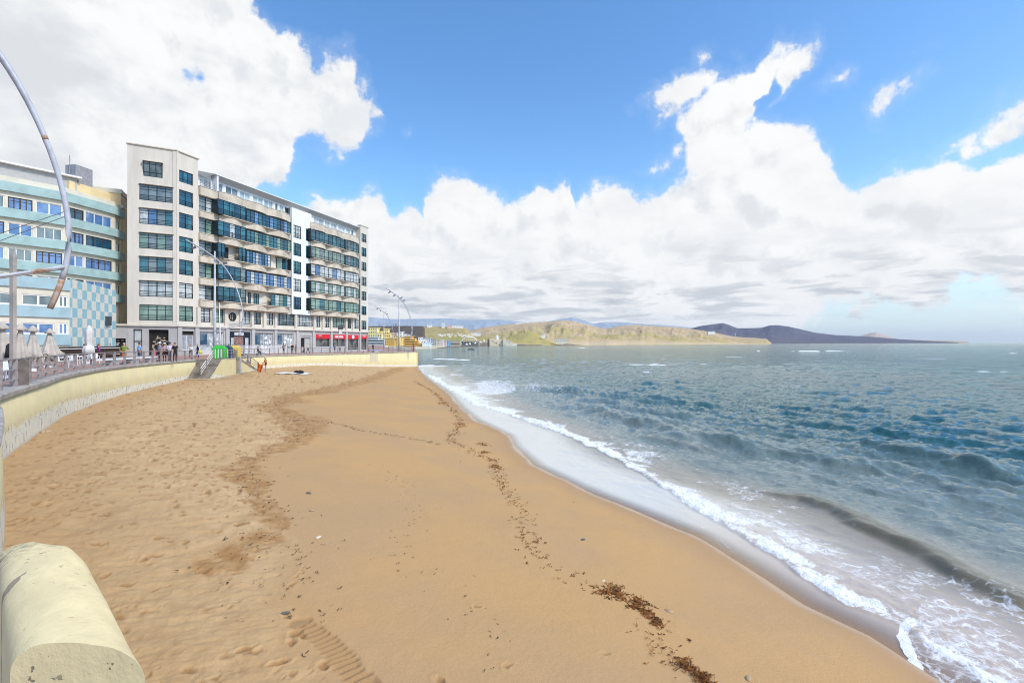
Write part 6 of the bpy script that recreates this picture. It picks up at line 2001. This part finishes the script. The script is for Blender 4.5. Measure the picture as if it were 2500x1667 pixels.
person('person in a white shirt and dark cap bending over in the group', pos(414, 46.4), .9, 1.80, (.60, .56, .66), (.10, .10, .14), hair='brown', hat=((.05, .06, .09), False), arms='hold', sleeve=1)
person('man in a black t-shirt with a white print, arms raised to his face', pos(427, 45.8), 1.0, 1.77, (.014, .014, .015), (.014, .013, .014), hair='red', arms='phone', build=1.1)
person('person in pink sitting on the white slab bench', (along(WA, LA_ - 6.6, -1.35)[0][0], along(WA, LA_ - 6.6, -1.35)[0][1], prom_z(46) + .02), .9, 1.62, (.50, .15, .19), (.50, .16, .20), hair='grey', pose='sit', sleeve=1, arms='hold')
person('woman in white blouse and dark trousers, arms folded, before the shop windows', pos(465.5, 58), .3, 1.60, (.66, .65, .66), (.035, .015, .02), hair='blond', arms='fold', sleeve=1)
person('bald man in black jacket and jeans walking with a yellow bag', pos(482, 58.5), -.9, 1.74, (.012, .014, .022), (.035, .06, .16), hair=None, pose='walk', sleeve=1)
b = Vector(pos(489.5, 58.3)); t_ = thing('shopping_bag', 'yellow bag carried by the man in the black jacket', 'bag', (b.x, b.y, b.z + .45))
mb = MB(); mb.lathe([(.12, 0), (.17, .1), (.15, .32), (.05, .40)], 10, (b.x, b.y, b.z + .5), wob=lambda u, k: 1 + .2 * math.sin(12.56 * u)); mb.build('bag', mat('yellow_plastic', (.55, .55, .02), .5), t_, smooth=True); mb = MB(); mb.tube([(b.x - .06, b.y, b.z + .88), (b.x, b.y, b.z + .98), (b.x + .06, b.y, b.z + .88)], .012, 5); mb.build('handle', mat('yellow_plastic', (.55, .55, .02)), t_)
person('person with a pale blue sun hat behind the recycling containers', pos(559.5, 61.5), .4, 1.78, (.30, .36, .50), (.05, .05, .08), hair='grey', hat=((.42, .52, .70), True))
person('person in dark maroon sitting on the straight white bench', (-36.5, 70.6, prom_z(70) + .02), 1.5, 1.68, (.07, .014, .026), (.03, .02, .03), hair='black', pose='sit', sleeve=1)
person('woman in brown holding up a phone behind the straight railing', pos(692.5, 77.5), 1.1, 1.72, (.24, .12, .11), (.03, .03, .04), hair='brown', arms='phone', sleeve=1, longhair=True)
person('man in a black t-shirt and dark shorts standing behind the straight railing', pos(713.5, 79), .2, 1.72, (.012, .012, .014), (.03, .04, .06), hair='grey', leglen=.9, build=1.15)
person('red haired woman in a blue top next to the man in black', pos(722.5, 79.5), -.2, 1.60, (.20, .24, .32), (.45, .16, .09), hair='red', leglen=.5, longhair=True)
person('child in white by the arched doorway', pos(738, 82), .3, 1.35, (.58, .50, .46), (.55, .53, .52), hair='brown')
person('person in a white top with dark rucksack leaving the doorway', pos(751.5, 84), 1.1, 1.80, (.50, .46, .38), (.025, .025, .03), hair='white', pose='stride', sleeve=1, build=1.15)
person('person in bright blue shirt in front of the red shop signs', pos(817, 92), 2.8, 1.68, (.08, .25, .44), (.10, .09, .10), hair='brown', leglen=.6)
person('person in a grey-blue shirt walking right of the one in bright blue', pos(830, 93), 1.2, 1.66, (.20, .24, .36), (.05, .05, .07), hair='grey', pose='walk')
person('dark clothed person at the railing past the end of the apartment block', pos(910.5, 108), .8, 1.72, (.02, .016, .016), (.03, .02, .025), hair='black', sleeve=1)
person('seated person in black at the left picture edge under the first parasol', pos(31, 21.2), .9, 1.62, (.012, .012, .014), (.02, .02, .02), hair='black', pose='sit', sleeve=1)
c = copy_tree(ch0); c.location = pos(31, 21.25); c.rotation_euler = (0, 0, .9); c['label'] = 'white plastic chair under the seated person in black'
# on the beach steps
pz = sand_at(-33.2, 66.9)
P0 = Vector((*onz(649.5, 906.5, 1.80), 0)); sx = P0
person('tanned sunbather in dark trunks with one foot raised on the lowest step', (P0.x, P0.y, 1.80), 2.25 + 3.14 + .1, 1.86, (.5, .2, .1), (.035, .010, .008), skin=1, hair='white', pose='footup', bare=True, leglen=.16, build=1.12)
tw = P0 + Vector((-.62, -.1, 0)); t_ = thing('beach_towel', 'orange towel held over the raised knee of the sunbather', 'towel', (tw.x, tw.y, 2.3))
mb = MB(); n = 8
for i in range(n):
    for j in range(6):
        pt = []
        for di, dj in ((0, 0), (1, 0), (1, 1), (0, 1)):
            u = (i + di) / n; v = (j + dj) / 6; pt.append((tw.x - .36 + .62 * u + .06 * math.sin(v * 5), tw.y - .18 + .10 * math.sin(u * 9 + v * 2), 1.80 + 1.02 - .98 * v - .12 * u + .05 * math.sin(u * 7)))
        mb.quad(*pt)
mb.build('cloth', mat('orange_towel', (.62, .13, .02), .9, .15, 5), t_, smooth=True)
ps = o2 + e2 * 4.9 + n2 * .25
person('child in dark blue sitting on the narrow steps', (ps.x, ps.y, zs(4.95) - .32), 1.2, 1.42, (.014, .02, .06), (.22, .24, .28), hair='black', pose='sit', sleeve=1, leglen=.5)
person('person standing with dark clothes beside the bazaar opening', pos(268, 62), .2, 1.70, (.02, .02, .022), (.02, .02, .025), hair='black', sleeve=1)

# ------------------------------------------------------------------ far shore: hills


def hill_mat(name, cols, strata=.0, green=None, scale=.01):
    m = bpy.data.materials.new(name); m.use_nodes = True
    t = NT(m.node_tree); b = t.n['Principled BSDF']; P = t.add('ShaderNodeTexCoord').outputs['Object']
    n = t.noise(P, scale, 6, .62); n2 = t.noise(t.mapping(P, (1, 1, .5)), scale * 5, 6, .65); n3 = t.noise(t.mapping(P, (1, 1, .35)), scale * 20, 5, .65)
    c = t.mix(t.step(n, .38, .62), cols[0], cols[1])
    c = t.mix(t.math('MULTIPLY', t.step(n2, .50, .66), .65), c, cols[2])
    if strata:
        _, _, z = t.sep(P)
        w = t.math('SINE', t.math('ADD', t.math('MULTIPLY', z, strata), t.math('MULTIPLY', n2, 6)))
        c = t.mix(t.math('MULTIPLY', t.step(w, .2, .9), .45), c, cols[3])
    c = t.mix(t.math('MULTIPLY', t.step(n3, .52, .68), .6), c, tuple(k * .45 for k in cols[2]))
    if green is not None:
        lo = t.add('ShaderNodeAttribute', attribute_name='low').outputs['Fac']
        g = t.math('MULTIPLY', t.step(lo, .35, .75), t.step(t.noise(P, scale * 1.6, 4, .6), .40, .56))
        c = t.mix(t.math('MULTIPLY', g, .9), c, green)
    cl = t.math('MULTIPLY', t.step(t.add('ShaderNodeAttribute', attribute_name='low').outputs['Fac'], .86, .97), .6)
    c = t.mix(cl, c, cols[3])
    t.l.new(c, b.inputs['Base Color']); b.inputs['Roughness'].default_value = .95; b.inputs['Specular IOR Level'].default_value = .1
    return m


def hill(name, sky, Yb, Yr, mat_, nu=260, nv=40, rough=.16, seed=1, shape=.8, base=-1.0):
    pxs = np.array([p[0] for p in sky], float); pys = np.array([p[1] for p in sky], float)
    u = np.linspace(pxs[0], pxs[-1], nu); py = np.interp(u, pxs, pys)
    f = lambda Y: np.interp(u, pxs, Y) if hasattr(Y, '__len__') else np.full(nu, float(Y))
    yb, yr = f(Yb), f(Yr)
    zr = CAMZ + (Y0 - py) / F * yr
    v = np.concatenate([np.linspace(0, 1, nv), [1.08, 1.25, 1.6]])
    V = []; low = []
    for k in v:
        Y = yb + (yr - yb) * k; X = (u - X0) / F * Y
        prof = min(k, 1) ** shape if k <= 1 else 1 - (k - 1) * .9
        g = fbm(X / (zr.mean() * 2.2) + seed * 3, Y / (zr.mean() * 3.0), 6, seed) - .5
        g2 = 1 - 2 * np.abs(fbm(u * .022 + seed, np.full(nu, k * 1.1 + seed), 5, seed + 5) - .5)
        bell = math.sin(math.pi * min(k, 1)) ** .8
        z = base + (zr - base) * prof + zr * rough * bell * (1.1 * g * 2 - .9 * (1 - g2) * 1.6)
        z = np.minimum(z, CAMZ + (zr - CAMZ) * Y / yr + (0 if k >= 1 else -.002 * zr)) if k < 1 else z
        V.append(np.stack([X, Y, z], 1)); low.append(np.full(nu, 1 - min(k, 1)))
    V = np.concatenate(V); low = np.concatenate(low)
    o = gridobj(name, V, len(v), nu, mat_, None, dict(low=low)); tag(o, kind='structure'); return o


TAN = ((.50, .37, .22), (.44, .335, .19), (.27, .22, .17), (.52, .41, .28))
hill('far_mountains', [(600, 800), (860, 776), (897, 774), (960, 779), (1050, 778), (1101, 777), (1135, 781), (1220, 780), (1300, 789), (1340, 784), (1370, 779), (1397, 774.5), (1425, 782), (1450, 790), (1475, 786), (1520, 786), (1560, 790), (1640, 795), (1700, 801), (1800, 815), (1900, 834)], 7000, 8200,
     hill_mat('hazed_mountain', ((.34, .39, .44), (.30, .36, .42), (.24, .29, .34), (.32, .36, .4)), scale=.0008), seed=2, rough=.10)  # distance haze is partly put into the pale blue colour
hill('hill_range_dark', [(1600, 815), (1670, 806), (1690, 801), (1710, 795.5), (1740, 791.5), (1765, 788.5), (1780, 793), (1800, 801), (1840, 801), (1860, 800), (1878, 794.5), (1895, 793.5), (1925, 797), (1960, 805), (1990, 812), (2040, 818), (2100, 820.5), (2140, 823), (2200, 828), (2260, 831), (2310, 833.5), (2340, 835.5)], 2300, 3300,
     hill_mat('violet_scrub_hill', ((.105, .11, .15), (.125, .125, .155), (.075, .08, .115), (.13, .125, .14)), scale=.003), seed=7, rough=.10, shape=.7)
hill('hill_pale_cone', [(2085, 826), (2105, 819), (2125, 813), (2137, 811.5), (2150, 814), (2172, 821), (2195, 829)], 3250, 3700, hill_mat('pink_cinder', ((.46, .38, .33), (.40, .33, .28), (.34, .28, .25), (.42, .36, .3)), scale=.004), nu=60, nv=16, seed=3, rough=.05)
hill('hill_pale_spit', [(2080, 830), (2110, 827.5), (2180, 828.5), (2250, 830), (2320, 832), (2365, 834)], 2900, 3200, hill_mat('pale_spit_earth', ((.46, .36, .24), (.42, .32, .2), (.3, .24, .18), (.4, .33, .26)), scale=.004), nu=80, nv=10, seed=4, rough=.05)
hill('hill_plateau', [(780, 799), (860, 797), (897, 796), (980, 795.5), (1033, 796), (1044, 809), (1056, 822), (1066, 834)], 630, 880, hill_mat('cloud_shaded_slope', ((.12, .095, .075), (.10, .085, .07), (.07, .06, .05), (.15, .12, .09)), scale=.02), nu=120, nv=24, seed=11, rough=.08, shape=.75)  # cloud shadow over this end of the plateau is painted into the slope colour
hill('hill_plateau_green', [(1026, 797), (1060, 796.5), (1100, 798), (1135, 800), (1147, 808), (1158, 818), (1172, 829)], 650, 905, hill_mat('green_tan_slope', ((.42, .33, .17), (.37, .30, .13), (.28, .23, .125), (.38, .3, .2)), green=(.31, .28, .09), scale=.012), nu=120, nv=24, seed=12, rough=.07, shape=.75)
hill('hill_range_tan', [(1120, 816), (1150, 806), (1180, 800), (1240, 792), (1296, 786), (1338, 784), (1360, 783), (1375, 782), (1400, 784), (1436, 793), (1455, 798), (1480, 803), (1507, 797), (1549, 792.5), (1605, 796), (1661, 799), (1689, 803), (1745, 811.5), (1787, 821), (1815, 823.5), (1855, 825.5), (1871, 827), (1884, 838)],
     [760, 760, 760, 770, 800, 820, 830, 840, 850, 880, 890, 900, 930, 960, 1000, 1060, 1090, 1160, 1220, 1260, 1300, 1330, 1375], [1150, 1180, 1200, 1200, 1220, 1240, 1250, 1260, 1280, 1300, 1320, 1340, 1350, 1380, 1420, 1460, 1490, 1500, 1520, 1520, 1540, 1540, 1540],
     hill_mat('tan_hill', TAN, strata=.22, green=(.38, .315, .12), scale=.007), nu=520, nv=64, seed=21, rough=.17, shape=.70)
hill('hill_green_mound', [(1205, 838), (1225, 829), (1245, 821), (1268, 814), (1290, 811.5), (1312, 815), (1332, 824), (1352, 834), (1362, 839)], 790, 880, hill_mat('yellow_green_slope', ((.43, .36, .125), (.39, .33, .125), (.33, .27, .13), (.42, .33, .2)), scale=.014), nu=120, nv=24, seed=31, rough=.07, shape=.62)
hill('shore_bank', [(960, 839), (1040, 838), (1080, 836), (1130, 833), (1200, 836), (1260, 837), (1330, 835), (1400, 834), (1450, 838), (1520, 838.5)], [520, 560, 600, 640, 720, 740, 780, 830, 900, 940], [620, 660, 700, 740, 800, 820, 870, 900, 960, 980], hill_mat('rocky_shore', ((.26, .20, .15), (.20, .165, .14), (.12, .105, .10), (.40, .34, .26)), scale=.02), nu=240, nv=10, seed=41, rough=.25)

# ------------------------------------------------------------------ town along the bay
OC = {k: mat(k, c, .85, .08, .2) for k, c in dict(town_yellow=(.78, .62, .26), town_pale_yellow=(.84, .72, .36), town_orange=(.80, .48, .14), town_white=(.86, .86, .84), town_cream=(.80, .72, .54), town_pink=(.78, .56, .47), town_grey=(.46, .46, .46), town_blue=(.25, .52, .72), town_sand=(.80, .66, .46), town_bluegrey=(.55, .61, .64)).items()}
M_TWIN = mat('town_window', (.05, .055, .06), .3, .1)
M_TSHADE = mat('town_balcony_shade', (.22, .13, .04), .8, .1)
far_n = [0]


def house(label, px0, px1, pyt, pyb, Y, mt, floors=3, cols=4, depth=14, roof='flat', steps=None, win_mat=None, group='houses along the bay', name='town_house', bands=False, cat='house'):
    """a far house; wall (stepped if asked), rows of openings, roof"""
    X_0, X_1 = (px0 - X0) / F * Y, (px1 - X0) / F * Y
    z0, z1 = CAMZ + (Y0 - pyb) / F * Y, CAMZ + (Y0 - pyt) / F * Y
    root = thing(name, label, cat, ((X_0 + X_1) / 2, Y, z0), 0, group)
    w = X_1 - X_0; prof = steps or [(0, 1, 1)]
    mb = MB()
    poly = []
    for a, b, h in prof: poly += [(X_0 + w * a, z0 + (z1 - z0) * h), (X_0 + w * b, z0 + (z1 - z0) * h)]
    poly = [(X_0 + w * prof[0][0], z0 - 3)] + poly + [(X_0 + w * prof[-1][1], z0 - 3)]
    i = mb.addv([(x, Y, z) for x, z in poly]); j = mb.addv([(x + .12 * depth * (1 if x > 0 else -1), Y + depth, z) for x, z in poly]); k = len(poly)
    mb.face([i + q for q in range(k)]); mb.face([j + q for q in range(k)][::-1])
    for q in range(k): mb.face((i + q, i + (q + 1) % k, j + (q + 1) % k, j + q))
    mb.build('wall', mt, root)
    fh = (z1 - z0) / max(h for _, _, h in prof) / floors
    wm = win_mat or M_TWIN
    hat_ = lambda x: max([h for a, b, h in prof if X_0 + w * a <= x <= X_0 + w * b] or [0])
    for f in range(floors):
        za = z0 + fh * (f + .34); zb = z0 + fh * (f + .70)
        if bands:
            xs = [x for x in np.linspace(X_0 + w * .04, X_1 - w * .04, 60) if z0 + (z1 - z0) * hat_(x) > zb + .05]
            if xs:
                m2 = MB(); m2.obox((xs[0], Y - .12, za), (xs[-1] - xs[0], 0, 0), (0, .2, 0), (0, 0, zb - za)); m2.build('balcony_opening', wm, root)
                m2 = MB(); m2.obox((xs[0] - .1, Y - .9, za - fh * .38), (xs[-1] - xs[0] + .2, 0, 0), (0, .88, 0), (0, 0, fh * .34)); m2.build('balcony', mt, root)
        else:
            for c in range(cols):
                x = X_0 + w * (c + .5) / cols
                if z0 + (z1 - z0) * hat_(x) < zb: continue
                m2 = MB(); ww = w / cols * .36; m2.obox((x - ww / 2, Y - .10, za), (ww, 0, 0), (0, .16, 0), (0, 0, zb - za)); m2.build('window', wm, root)
    if roof == 'flat':
        a, b, h = prof[0]
        for a, b, h in prof[:1] if len(prof) > 3 else prof:
            m2 = MB(); zz = z0 + (z1 - z0) * h; m2.obox((X_0 + w * a - .15, Y - .2, zz), (w * (b - a) + .3, 0, 0), (0, depth * .9, 0), (0, 0, .25)); m2.build('roof', mt, root)
    elif roof == 'gable':
        m2 = MB(); zz = z1; p = [(X_0 - .3, zz), (X_1 + .3, zz), ((X_0 + X_1) / 2, zz + w * .25)]
        i = m2.addv([(x, Y - .4, z) for x, z in p] + [(x, Y + depth, z) for x, z in p]); m2.face((i, i + 1, i + 2)); m2.face((i + 3, i + 5, i + 4))
        for q in range(3): m2.face((i + q, i + (q + 1) % 3, i + 3 + (q + 1) % 3, i + 3 + q))
        m2.build('roof', mat('town_roof', (.42, .22, .12), .8), root)
    return root


house('large pale yellow terraced apartment block climbing up behind the dark blue-grey flats', 893, 932, 800, 846, 430, OC['town_pale_yellow'], 6, 7, steps=[(0, .2, .86), (.2, .72, 1.0), (.72, 1, .72)])
house('deeper yellow block with a brown top floor right of the farthest bow lamp', 928, 953, 802, 846, 440, OC['town_yellow'], 6, 5, steps=[(0, .28, .84), (.28, .75, 1.0), (.75, 1.0, .76)])
house('long grey-blue flats with dark window bands next to the beige block', 896, 938, 823, 848, 400, OC['town_bluegrey'], 4, 8, bands=True, steps=[(0, .66, 1), (.66, 1, .72)])
house('golden yellow house behind the seaward corner lamp', 950, 977, 819, 848, 415, OC['town_yellow'], 5, 5, steps=[(0, .35, .80), (.35, .8, 1.0), (.8, 1, .88)])
house('narrow orange house in the middle of the yellow ones', 934, 962, 826, 849, 405, mat('town_apricot', (.66, .43, .12), .85), 4, 6)
house('stepped orange apartment block with dark balcony bands, right of the corner lamp', 986, 1031, 821, 849, 398, OC['town_orange'], 5, 8, bands=True, win_mat=M_TSHADE, steps=[(0, .46, 1.0), (.46, .62, .82), (.62, .80, .62), (.80, 1.0, .42)])
house('yellow house top rising behind the stepped orange block', 975, 992, 823, 846, 425, OC['town_pale_yellow'], 4, 4)
house('tall narrow white house above the yellow ones', 968.5, 982, 810.5, 830, 470, OC['town_white'], 3, 2, steps=[(0, .45, .92), (.45, 1, 1)])
house('row of small white houses on the slope above the orange block', 984, 1006, 816, 830, 465, OC['town_white'], 2, 5, steps=[(0, .3, 1), (.3, .6, .8), (.6, 1, .65)])
house('small pale pink house left of the tall narrow white one', 957, 967, 813, 828, 475, OC['town_pink'], 2, 2)
house('large white house with a sloping side right of the orange block', 1021, 1040, 824, 846, 430, OC['town_white'], 3, 3, steps=[(0, .5, 1), (.5, .8, .8), (.8, 1, .62)])
house('white beach house with blue windows at the end of the low quay', 1031, 1052, 837, 848, 392, OC['town_white'], 2, 5, win_mat=OC['town_blue'])
house('white and turquoise house behind the beach house', 1038, 1051, 826, 840, 450, OC['town_bluegrey'], 3, 3)
house('grey apartment house left of the cream rows', 1052, 1065, 828, 846, 470, OC['town_grey'], 4, 3)
house('cream apartment house, tallest before the pink one', 1066, 1076, 831, 846, 500, OC['town_cream'], 4, 3)
house('white terraced house between the cream and the pink one', 1076, 1083, 829.5, 846, 520, OC['town_white'], 4, 2)
house('pink house in the middle of the bayside row', 1083, 1090, 832, 846, 532, OC['town_pink'], 3, 2)
house('light blue house left of the cream banded hotel', 1090, 1100, 831, 846, 545, OC['town_blue'], 3, 2, steps=[(0, .5, 1), (.5, 1, .8)])
house('cream hotel with long dark balcony bands', 1099, 1124, 831.5, 845, 570, OC['town_cream'], 4, 8, bands=True, name='hotel', cat='hotel')
house('small white villa on the green slope with a rocky mound', 1322, 1330, 816, 821, 830, OC['town_white'], 1, 2, depth=8)
house('low pale ruin-like building on the shore below the mound', 1357, 1384, 826, 834, 800, OC['town_cream'], 2, 6, depth=10)
house('white hospital-like block on the plateau skyline', 1078, 1085, 788, 797, 880, OC['town_white'], 3, 3, name='plateau_building', group=None, cat='building')
house('long low white building left on the plateau skyline', 1042, 1054, 791.5, 796.5, 880, OC['town_white'], 1, 5, name='plateau_building', group=None, cat='building')
house('long white hall right of the block on the plateau', 1100, 1131, 794.5, 798.5, 885, OC['town_white'], 1, 8, name='plateau_building', group=None, cat='building')
house('reddish building in the middle of the plateau', 1092, 1103, 795, 799, 870, OC['town_pink'], 1, 4, name='plateau_building', group=None, cat='building')
house('long white roadside hall at the foot of the plateau', 1149, 1173, 812.5, 816, 860, OC['town_white'], 1, 8, name='roadside_hall', group=None, cat='building')
house('white farm buildings on the shoulder of the tan headland', 1729, 1746, 809, 813, 1330, OC['town_white'], 1, 5, name='farm_building', group=None, cat='building')
lh = thing('lighthouse', 'thin grey tower standing on the low tip of the tan headland', 'tower', tuple(at(1795.5, 822, 1330)))
a = at(1795.5, 822, 1330); mb = MB(); mb.lathe([(1.2, -1), (1.0, 7.0), (1.3, 7.1), (1.3, 7.6)], 10, tuple(a)); mb.build('shaft', OC['town_grey'], lh); mb = MB(); mb.lathe([(.8, 7.6), (.8, 8.8), (.1, 9.4)], 10, tuple(a)); mb.build('lantern', OC['town_white'], lh)
rnd = random.Random(5)
bpy.context.view_layer.update(); DG = bpy.context.evaluated_depsgraph_get()


def on_slope(px, py, Y):
    """point of the terrain seen at a photo pixel"""
    o_ = Vector((0, 0, CAMZ)); d_ = Vector(((px - X0) / F, 1, (Y0 - py) / F)).normalized()
    for _ in range(8):
        hit, loc, _n, _i, ob_, _m = SC.ray_cast(DG, o_, d_)
        if not hit: break
        if ob_.name.startswith('hill'): return loc
        o_ = loc + d_ * .5
    return at(px, py, Y)


for i in range(34):
    px = 1258 + i * 2.55 + rnd.uniform(-1, 1); py = np.interp(px, [1240, 1296, 1338], [792, 786, 784]); Y = float(np.interp(px, [1240, 1296, 1338, 1360], [1200, 1220, 1240, 1250])) - 6
    p = on_slope(px, py + rnd.uniform(.3, 1.8), Y); s = rnd.uniform(1.6, 3.0); mb = MB(); mb.obox((p.x, p.y, p.z - 1.2), (s * 1.3, 0, 0), (0, 4, 0), (0, 0, s * .8 + 1.2))
    mb.obox((p.x - .1, p.y - .1, p.z + s * .8 + .003), (s * 1.3 + .2, 0, 0), (0, 4.2, 0), (0, 0, .25))
    tag(mb.build('hilltop_house', OC['town_white']), 'tiny white house in the village on the crest of the tan hills', 'house', 'village on the crest of the tan hills')
for i in range(26):
    px = rnd.uniform(1066, 1150); py = rnd.uniform(815, 823); Y = 800 + (820 - py) * 6
    p = on_slope(px, py, Y); s = rnd.uniform(1.3, 2.3); mb = MB(); mb.obox((p.x, p.y, p.z - 3), (s * 1.8, 0, 0), (0, 4, 0), (0, 0, s + 3))
    mb.obox((p.x - .1, p.y - .1, p.z + s + .003), (s * 1.8 + .2, 0, 0), (0, 4.2, 0), (0, 0, .25))
    tag(mb.build('slope_house', rnd.choice((OC['town_white'], OC['town_cream'], OC['town_sand']))), 'tiny pale house scattered at the foot of the green plateau slope', 'house', 'houses at the foot of the plateau')
# palms and bushes on the plateau edge
for i, px in enumerate((960, 965.5, 968, 925, 937)):
    p = at(px, 795.5, 896); r = thing('palm_tree', 'tiny dark palm on the edge of the dark plateau', 'tree', tuple(p), 0, 'palms on the dark plateau')
    mb = MB(); mb.tube([p, p + Vector((.3, 0, 3.2))], [.3, .2], 6); mb.build('trunk', M_WOOD, r)
    mb = MB()
    for k in range(14):
        a = k * 2.4; d = Vector((math.cos(a), math.sin(a), .35)); c = p + Vector((.3, 0, 3.2)); e = Vector((-math.sin(a), math.cos(a), 0)) * .25; m_ = c + d * 1.2; t = m_ + Vector((d.x, d.y, -.5)) * 1.2
        mb.quad(c - e * .3, c + e * .3, m_ + e, m_ - e); mb.face([mb.addv([m_ - e, m_ + e, t]) + q for q in range(3)])
    mb.build('crown', mat('palm_green', (.04, .06, .03), .8), r)
# white arch bridge over the dark viaduct
Yv = 640; rA = thing('arch_bridge', 'white arch rising over the dark viaduct behind the bay', 'bridge', tuple(at(1146, 838, Yv)))
mb = MB(); pts = [at(1146 + 17.5 * math.cos(math.pi * k / 20), 833 - 10.5 * math.sin(math.pi * k / 20), Yv) for k in range(21)]; mb.tube(pts, .62, 8); mb.build('arch', OC['town_white'], rA, smooth=True)
for k in range(3, 18, 2):
    p = pts[k]; mb = MB(); mb.tube([p, Vector((p.x, p.y, at(0, 833, Yv).z))], .18, 5); mb.build('hanger', OC['town_cream'], rA)
mb = MB(); a, b = at(1126, 834.5, Yv), at(1168, 834.5, Yv); mb.obox((a.x, a.y - 2, a.z), (b.x - a.x, 0, 0), (0, 6, 0), (0, 0, .9)); mb.build('deck', mat('dark_viaduct', (.20, .20, .21), .8), rA)
for px in (1128, 1135, 1142, 1150, 1158, 1166):
    a = at(px, 834.5, Yv); mb = MB(); mb.obox((a.x, a.y - 1, 0), (1.1, 0, 0), (0, 4, 0), (0, 0, a.z)); mb.build('pier', mat('dark_viaduct', (.20, .20, .21)), rA)
mb = MB(); a = at(1128, 846, 655); mb.obox((a.x, a.y, 0), (22, 0, 0), (0, 3, 0), (0, 0, 5.2)); tag(mb.build('retaining_wall', mat('dark_viaduct', (.20, .20, .21))), 'dark retaining wall under the white arch', 'wall')
for i, (px, py) in enumerate(((1147, 841), (1160, 839), (1173, 837), (1181, 833.5), (1139, 842))):
    p = at(px, py, 628); mb = MB(); mb.lathe([(1.5, 0), (1.4, 1.0), (.9, 1.7), (.1, 2.0)], 10, tuple(p)); tag(mb.build('dome_tent', OC['town_white'], smooth=True), ['white dome under the middle of the arch', 'white dome under the right end of the arch', 'white dome left of the sand coloured hall', 'white dome highest up beside the sand coloured hall', 'white dome under the left end of the arch'][i], 'dome', 'white domes around the arch bridge')
# concert hall by the sea
Yh = 705; rH = thing('concert_hall', 'sand coloured fortress-like hall with a white domed lantern on the shore', 'hall', tuple(at(1215, 844, Yh)))
def hallbox(px0, px1, pyt, d, name, m, dy=0, slope=0):
    a, b = at(px0, 845, Yh + dy), at(px1, 845, Yh + dy); zt = at(0, pyt, Yh + dy).z; zt2 = at(0, pyt + slope, Yh + dy).z
    mb = MB(); i = mb.addv([(a.x, a.y, -1), (b.x, b.y, -1), (b.x, b.y, zt2), (a.x, a.y, zt), (a.x, a.y + d, -1), (b.x, b.y + d, -1), (b.x, b.y + d, zt2), (a.x, a.y + d, zt)])
    for q in ((0, 1, 2, 3), (5, 4, 7, 6), (0, 4, 5, 1), (3, 2, 6, 7), (0, 3, 7, 4), (1, 5, 6, 2)): mb.face([i + k for k in q])
    return mb.build(name, m, rH)
hallbox(1195, 1209, 826, 12, 'left_wing', OC['town_sand'], 0, 3); hallbox(1205, 1232, 828, 14, 'main_wall', OC['town_sand'], 2); hallbox(1228, 1234, 826, 10, 'right_tower', OC['town_sand'], -.5)
hallbox(1190, 1196, 827, 10, 'side_wing', mat('dark_stone', (.34, .27, .21), .8), 3); hallbox(1234, 1246, 831, 8, 'annexe', OC['town_grey'], 4)
hallbox(1234, 1262, 838, 8, 'terrace_wall', OC['town_cream'], -1)
p = at(1213.5, 829, Yh + 6); mb = MB(); mb.lathe([(1.9, 0), (1.9, 3.4), (2.1, 3.5), (2.1, 3.8), (1.7, 4.6), (1.0, 5.6), (.3, 6.2), (.1, 7.2)], 14, tuple(p)); mb.build('dome_lantern', OC['town_white'], rH, smooth=False)
for px, py, w, h in ((1206, 834, 1, 1.4), (1211, 837.5, 1.6, 2.6), (1202, 832, .9, 1.0), (1219, 842, 1.2, 1.8), (1225, 838, .8, 1), (1206, 838, .9, .9)):
    q = at(px, py, Yh - .1); mb = MB(); mb.obox((q.x - w / 2, q.y - .05 + (2 if px > 1209 and px < 1228 else 0), q.z - h / 2), (w, 0, 0), (0, .1, 0), (0, 0, h)); mb.build('window', M_TWIN, rH)
# low quay at the near end of the bay
mb = MB(); a, b = at(965, 853, 368), at(1046, 849, 385)
mb.prism([(a.x - 60, a.y), (a.x, a.y - 4), (b.x - 4, b.y - 3), (b.x, b.y), (b.x + 1, b.y + 90), (a.x - 60, a.y + 130)], -1, 2.1)
tag(mb.build('quay_wall', M_PALE), 'low pale quay wall at the near end of the bay', 'wall')
mb = MB(); a, b = at(1046, 849, 400), at(1190, 845, 690); mb.prism([(a.x, a.y), (b.x, b.y), (b.x, b.y + 60), (a.x - 30, a.y + 120)], -1, .55)
tag(mb.build('far_beach', mat('dark_beach', (.20, .16, .125), .9, .2, .05)), kind='structure')

# ------------------------------------------------------------------ sea air
hzm = bpy.data.materials.new('haze'); hzm.use_nodes = True; hzm.node_tree.nodes.clear(); t = NT(hzm.node_tree)
pv = t.add('ShaderNodeVolumePrincipled'); pv.inputs['Color'].default_value = (.93, .96, 1.0, 1); pv.inputs['Density'].default_value = 3.5e-5; pv.inputs['Anisotropy'].default_value = .2
ho = t.add('ShaderNodeOutputMaterial'); t.l.new(pv.outputs[0], ho.inputs['Volume'])
mb = MB(); mb.obox((-27000, -4000, -3.5), (54000, 0, 0), (0, 36000, 0), (0, 0, 470)); hzo = mb.build('haze', hzm); tag(hzo, 'thin pale sea haze over the bay', 'haze', kind='stuff')
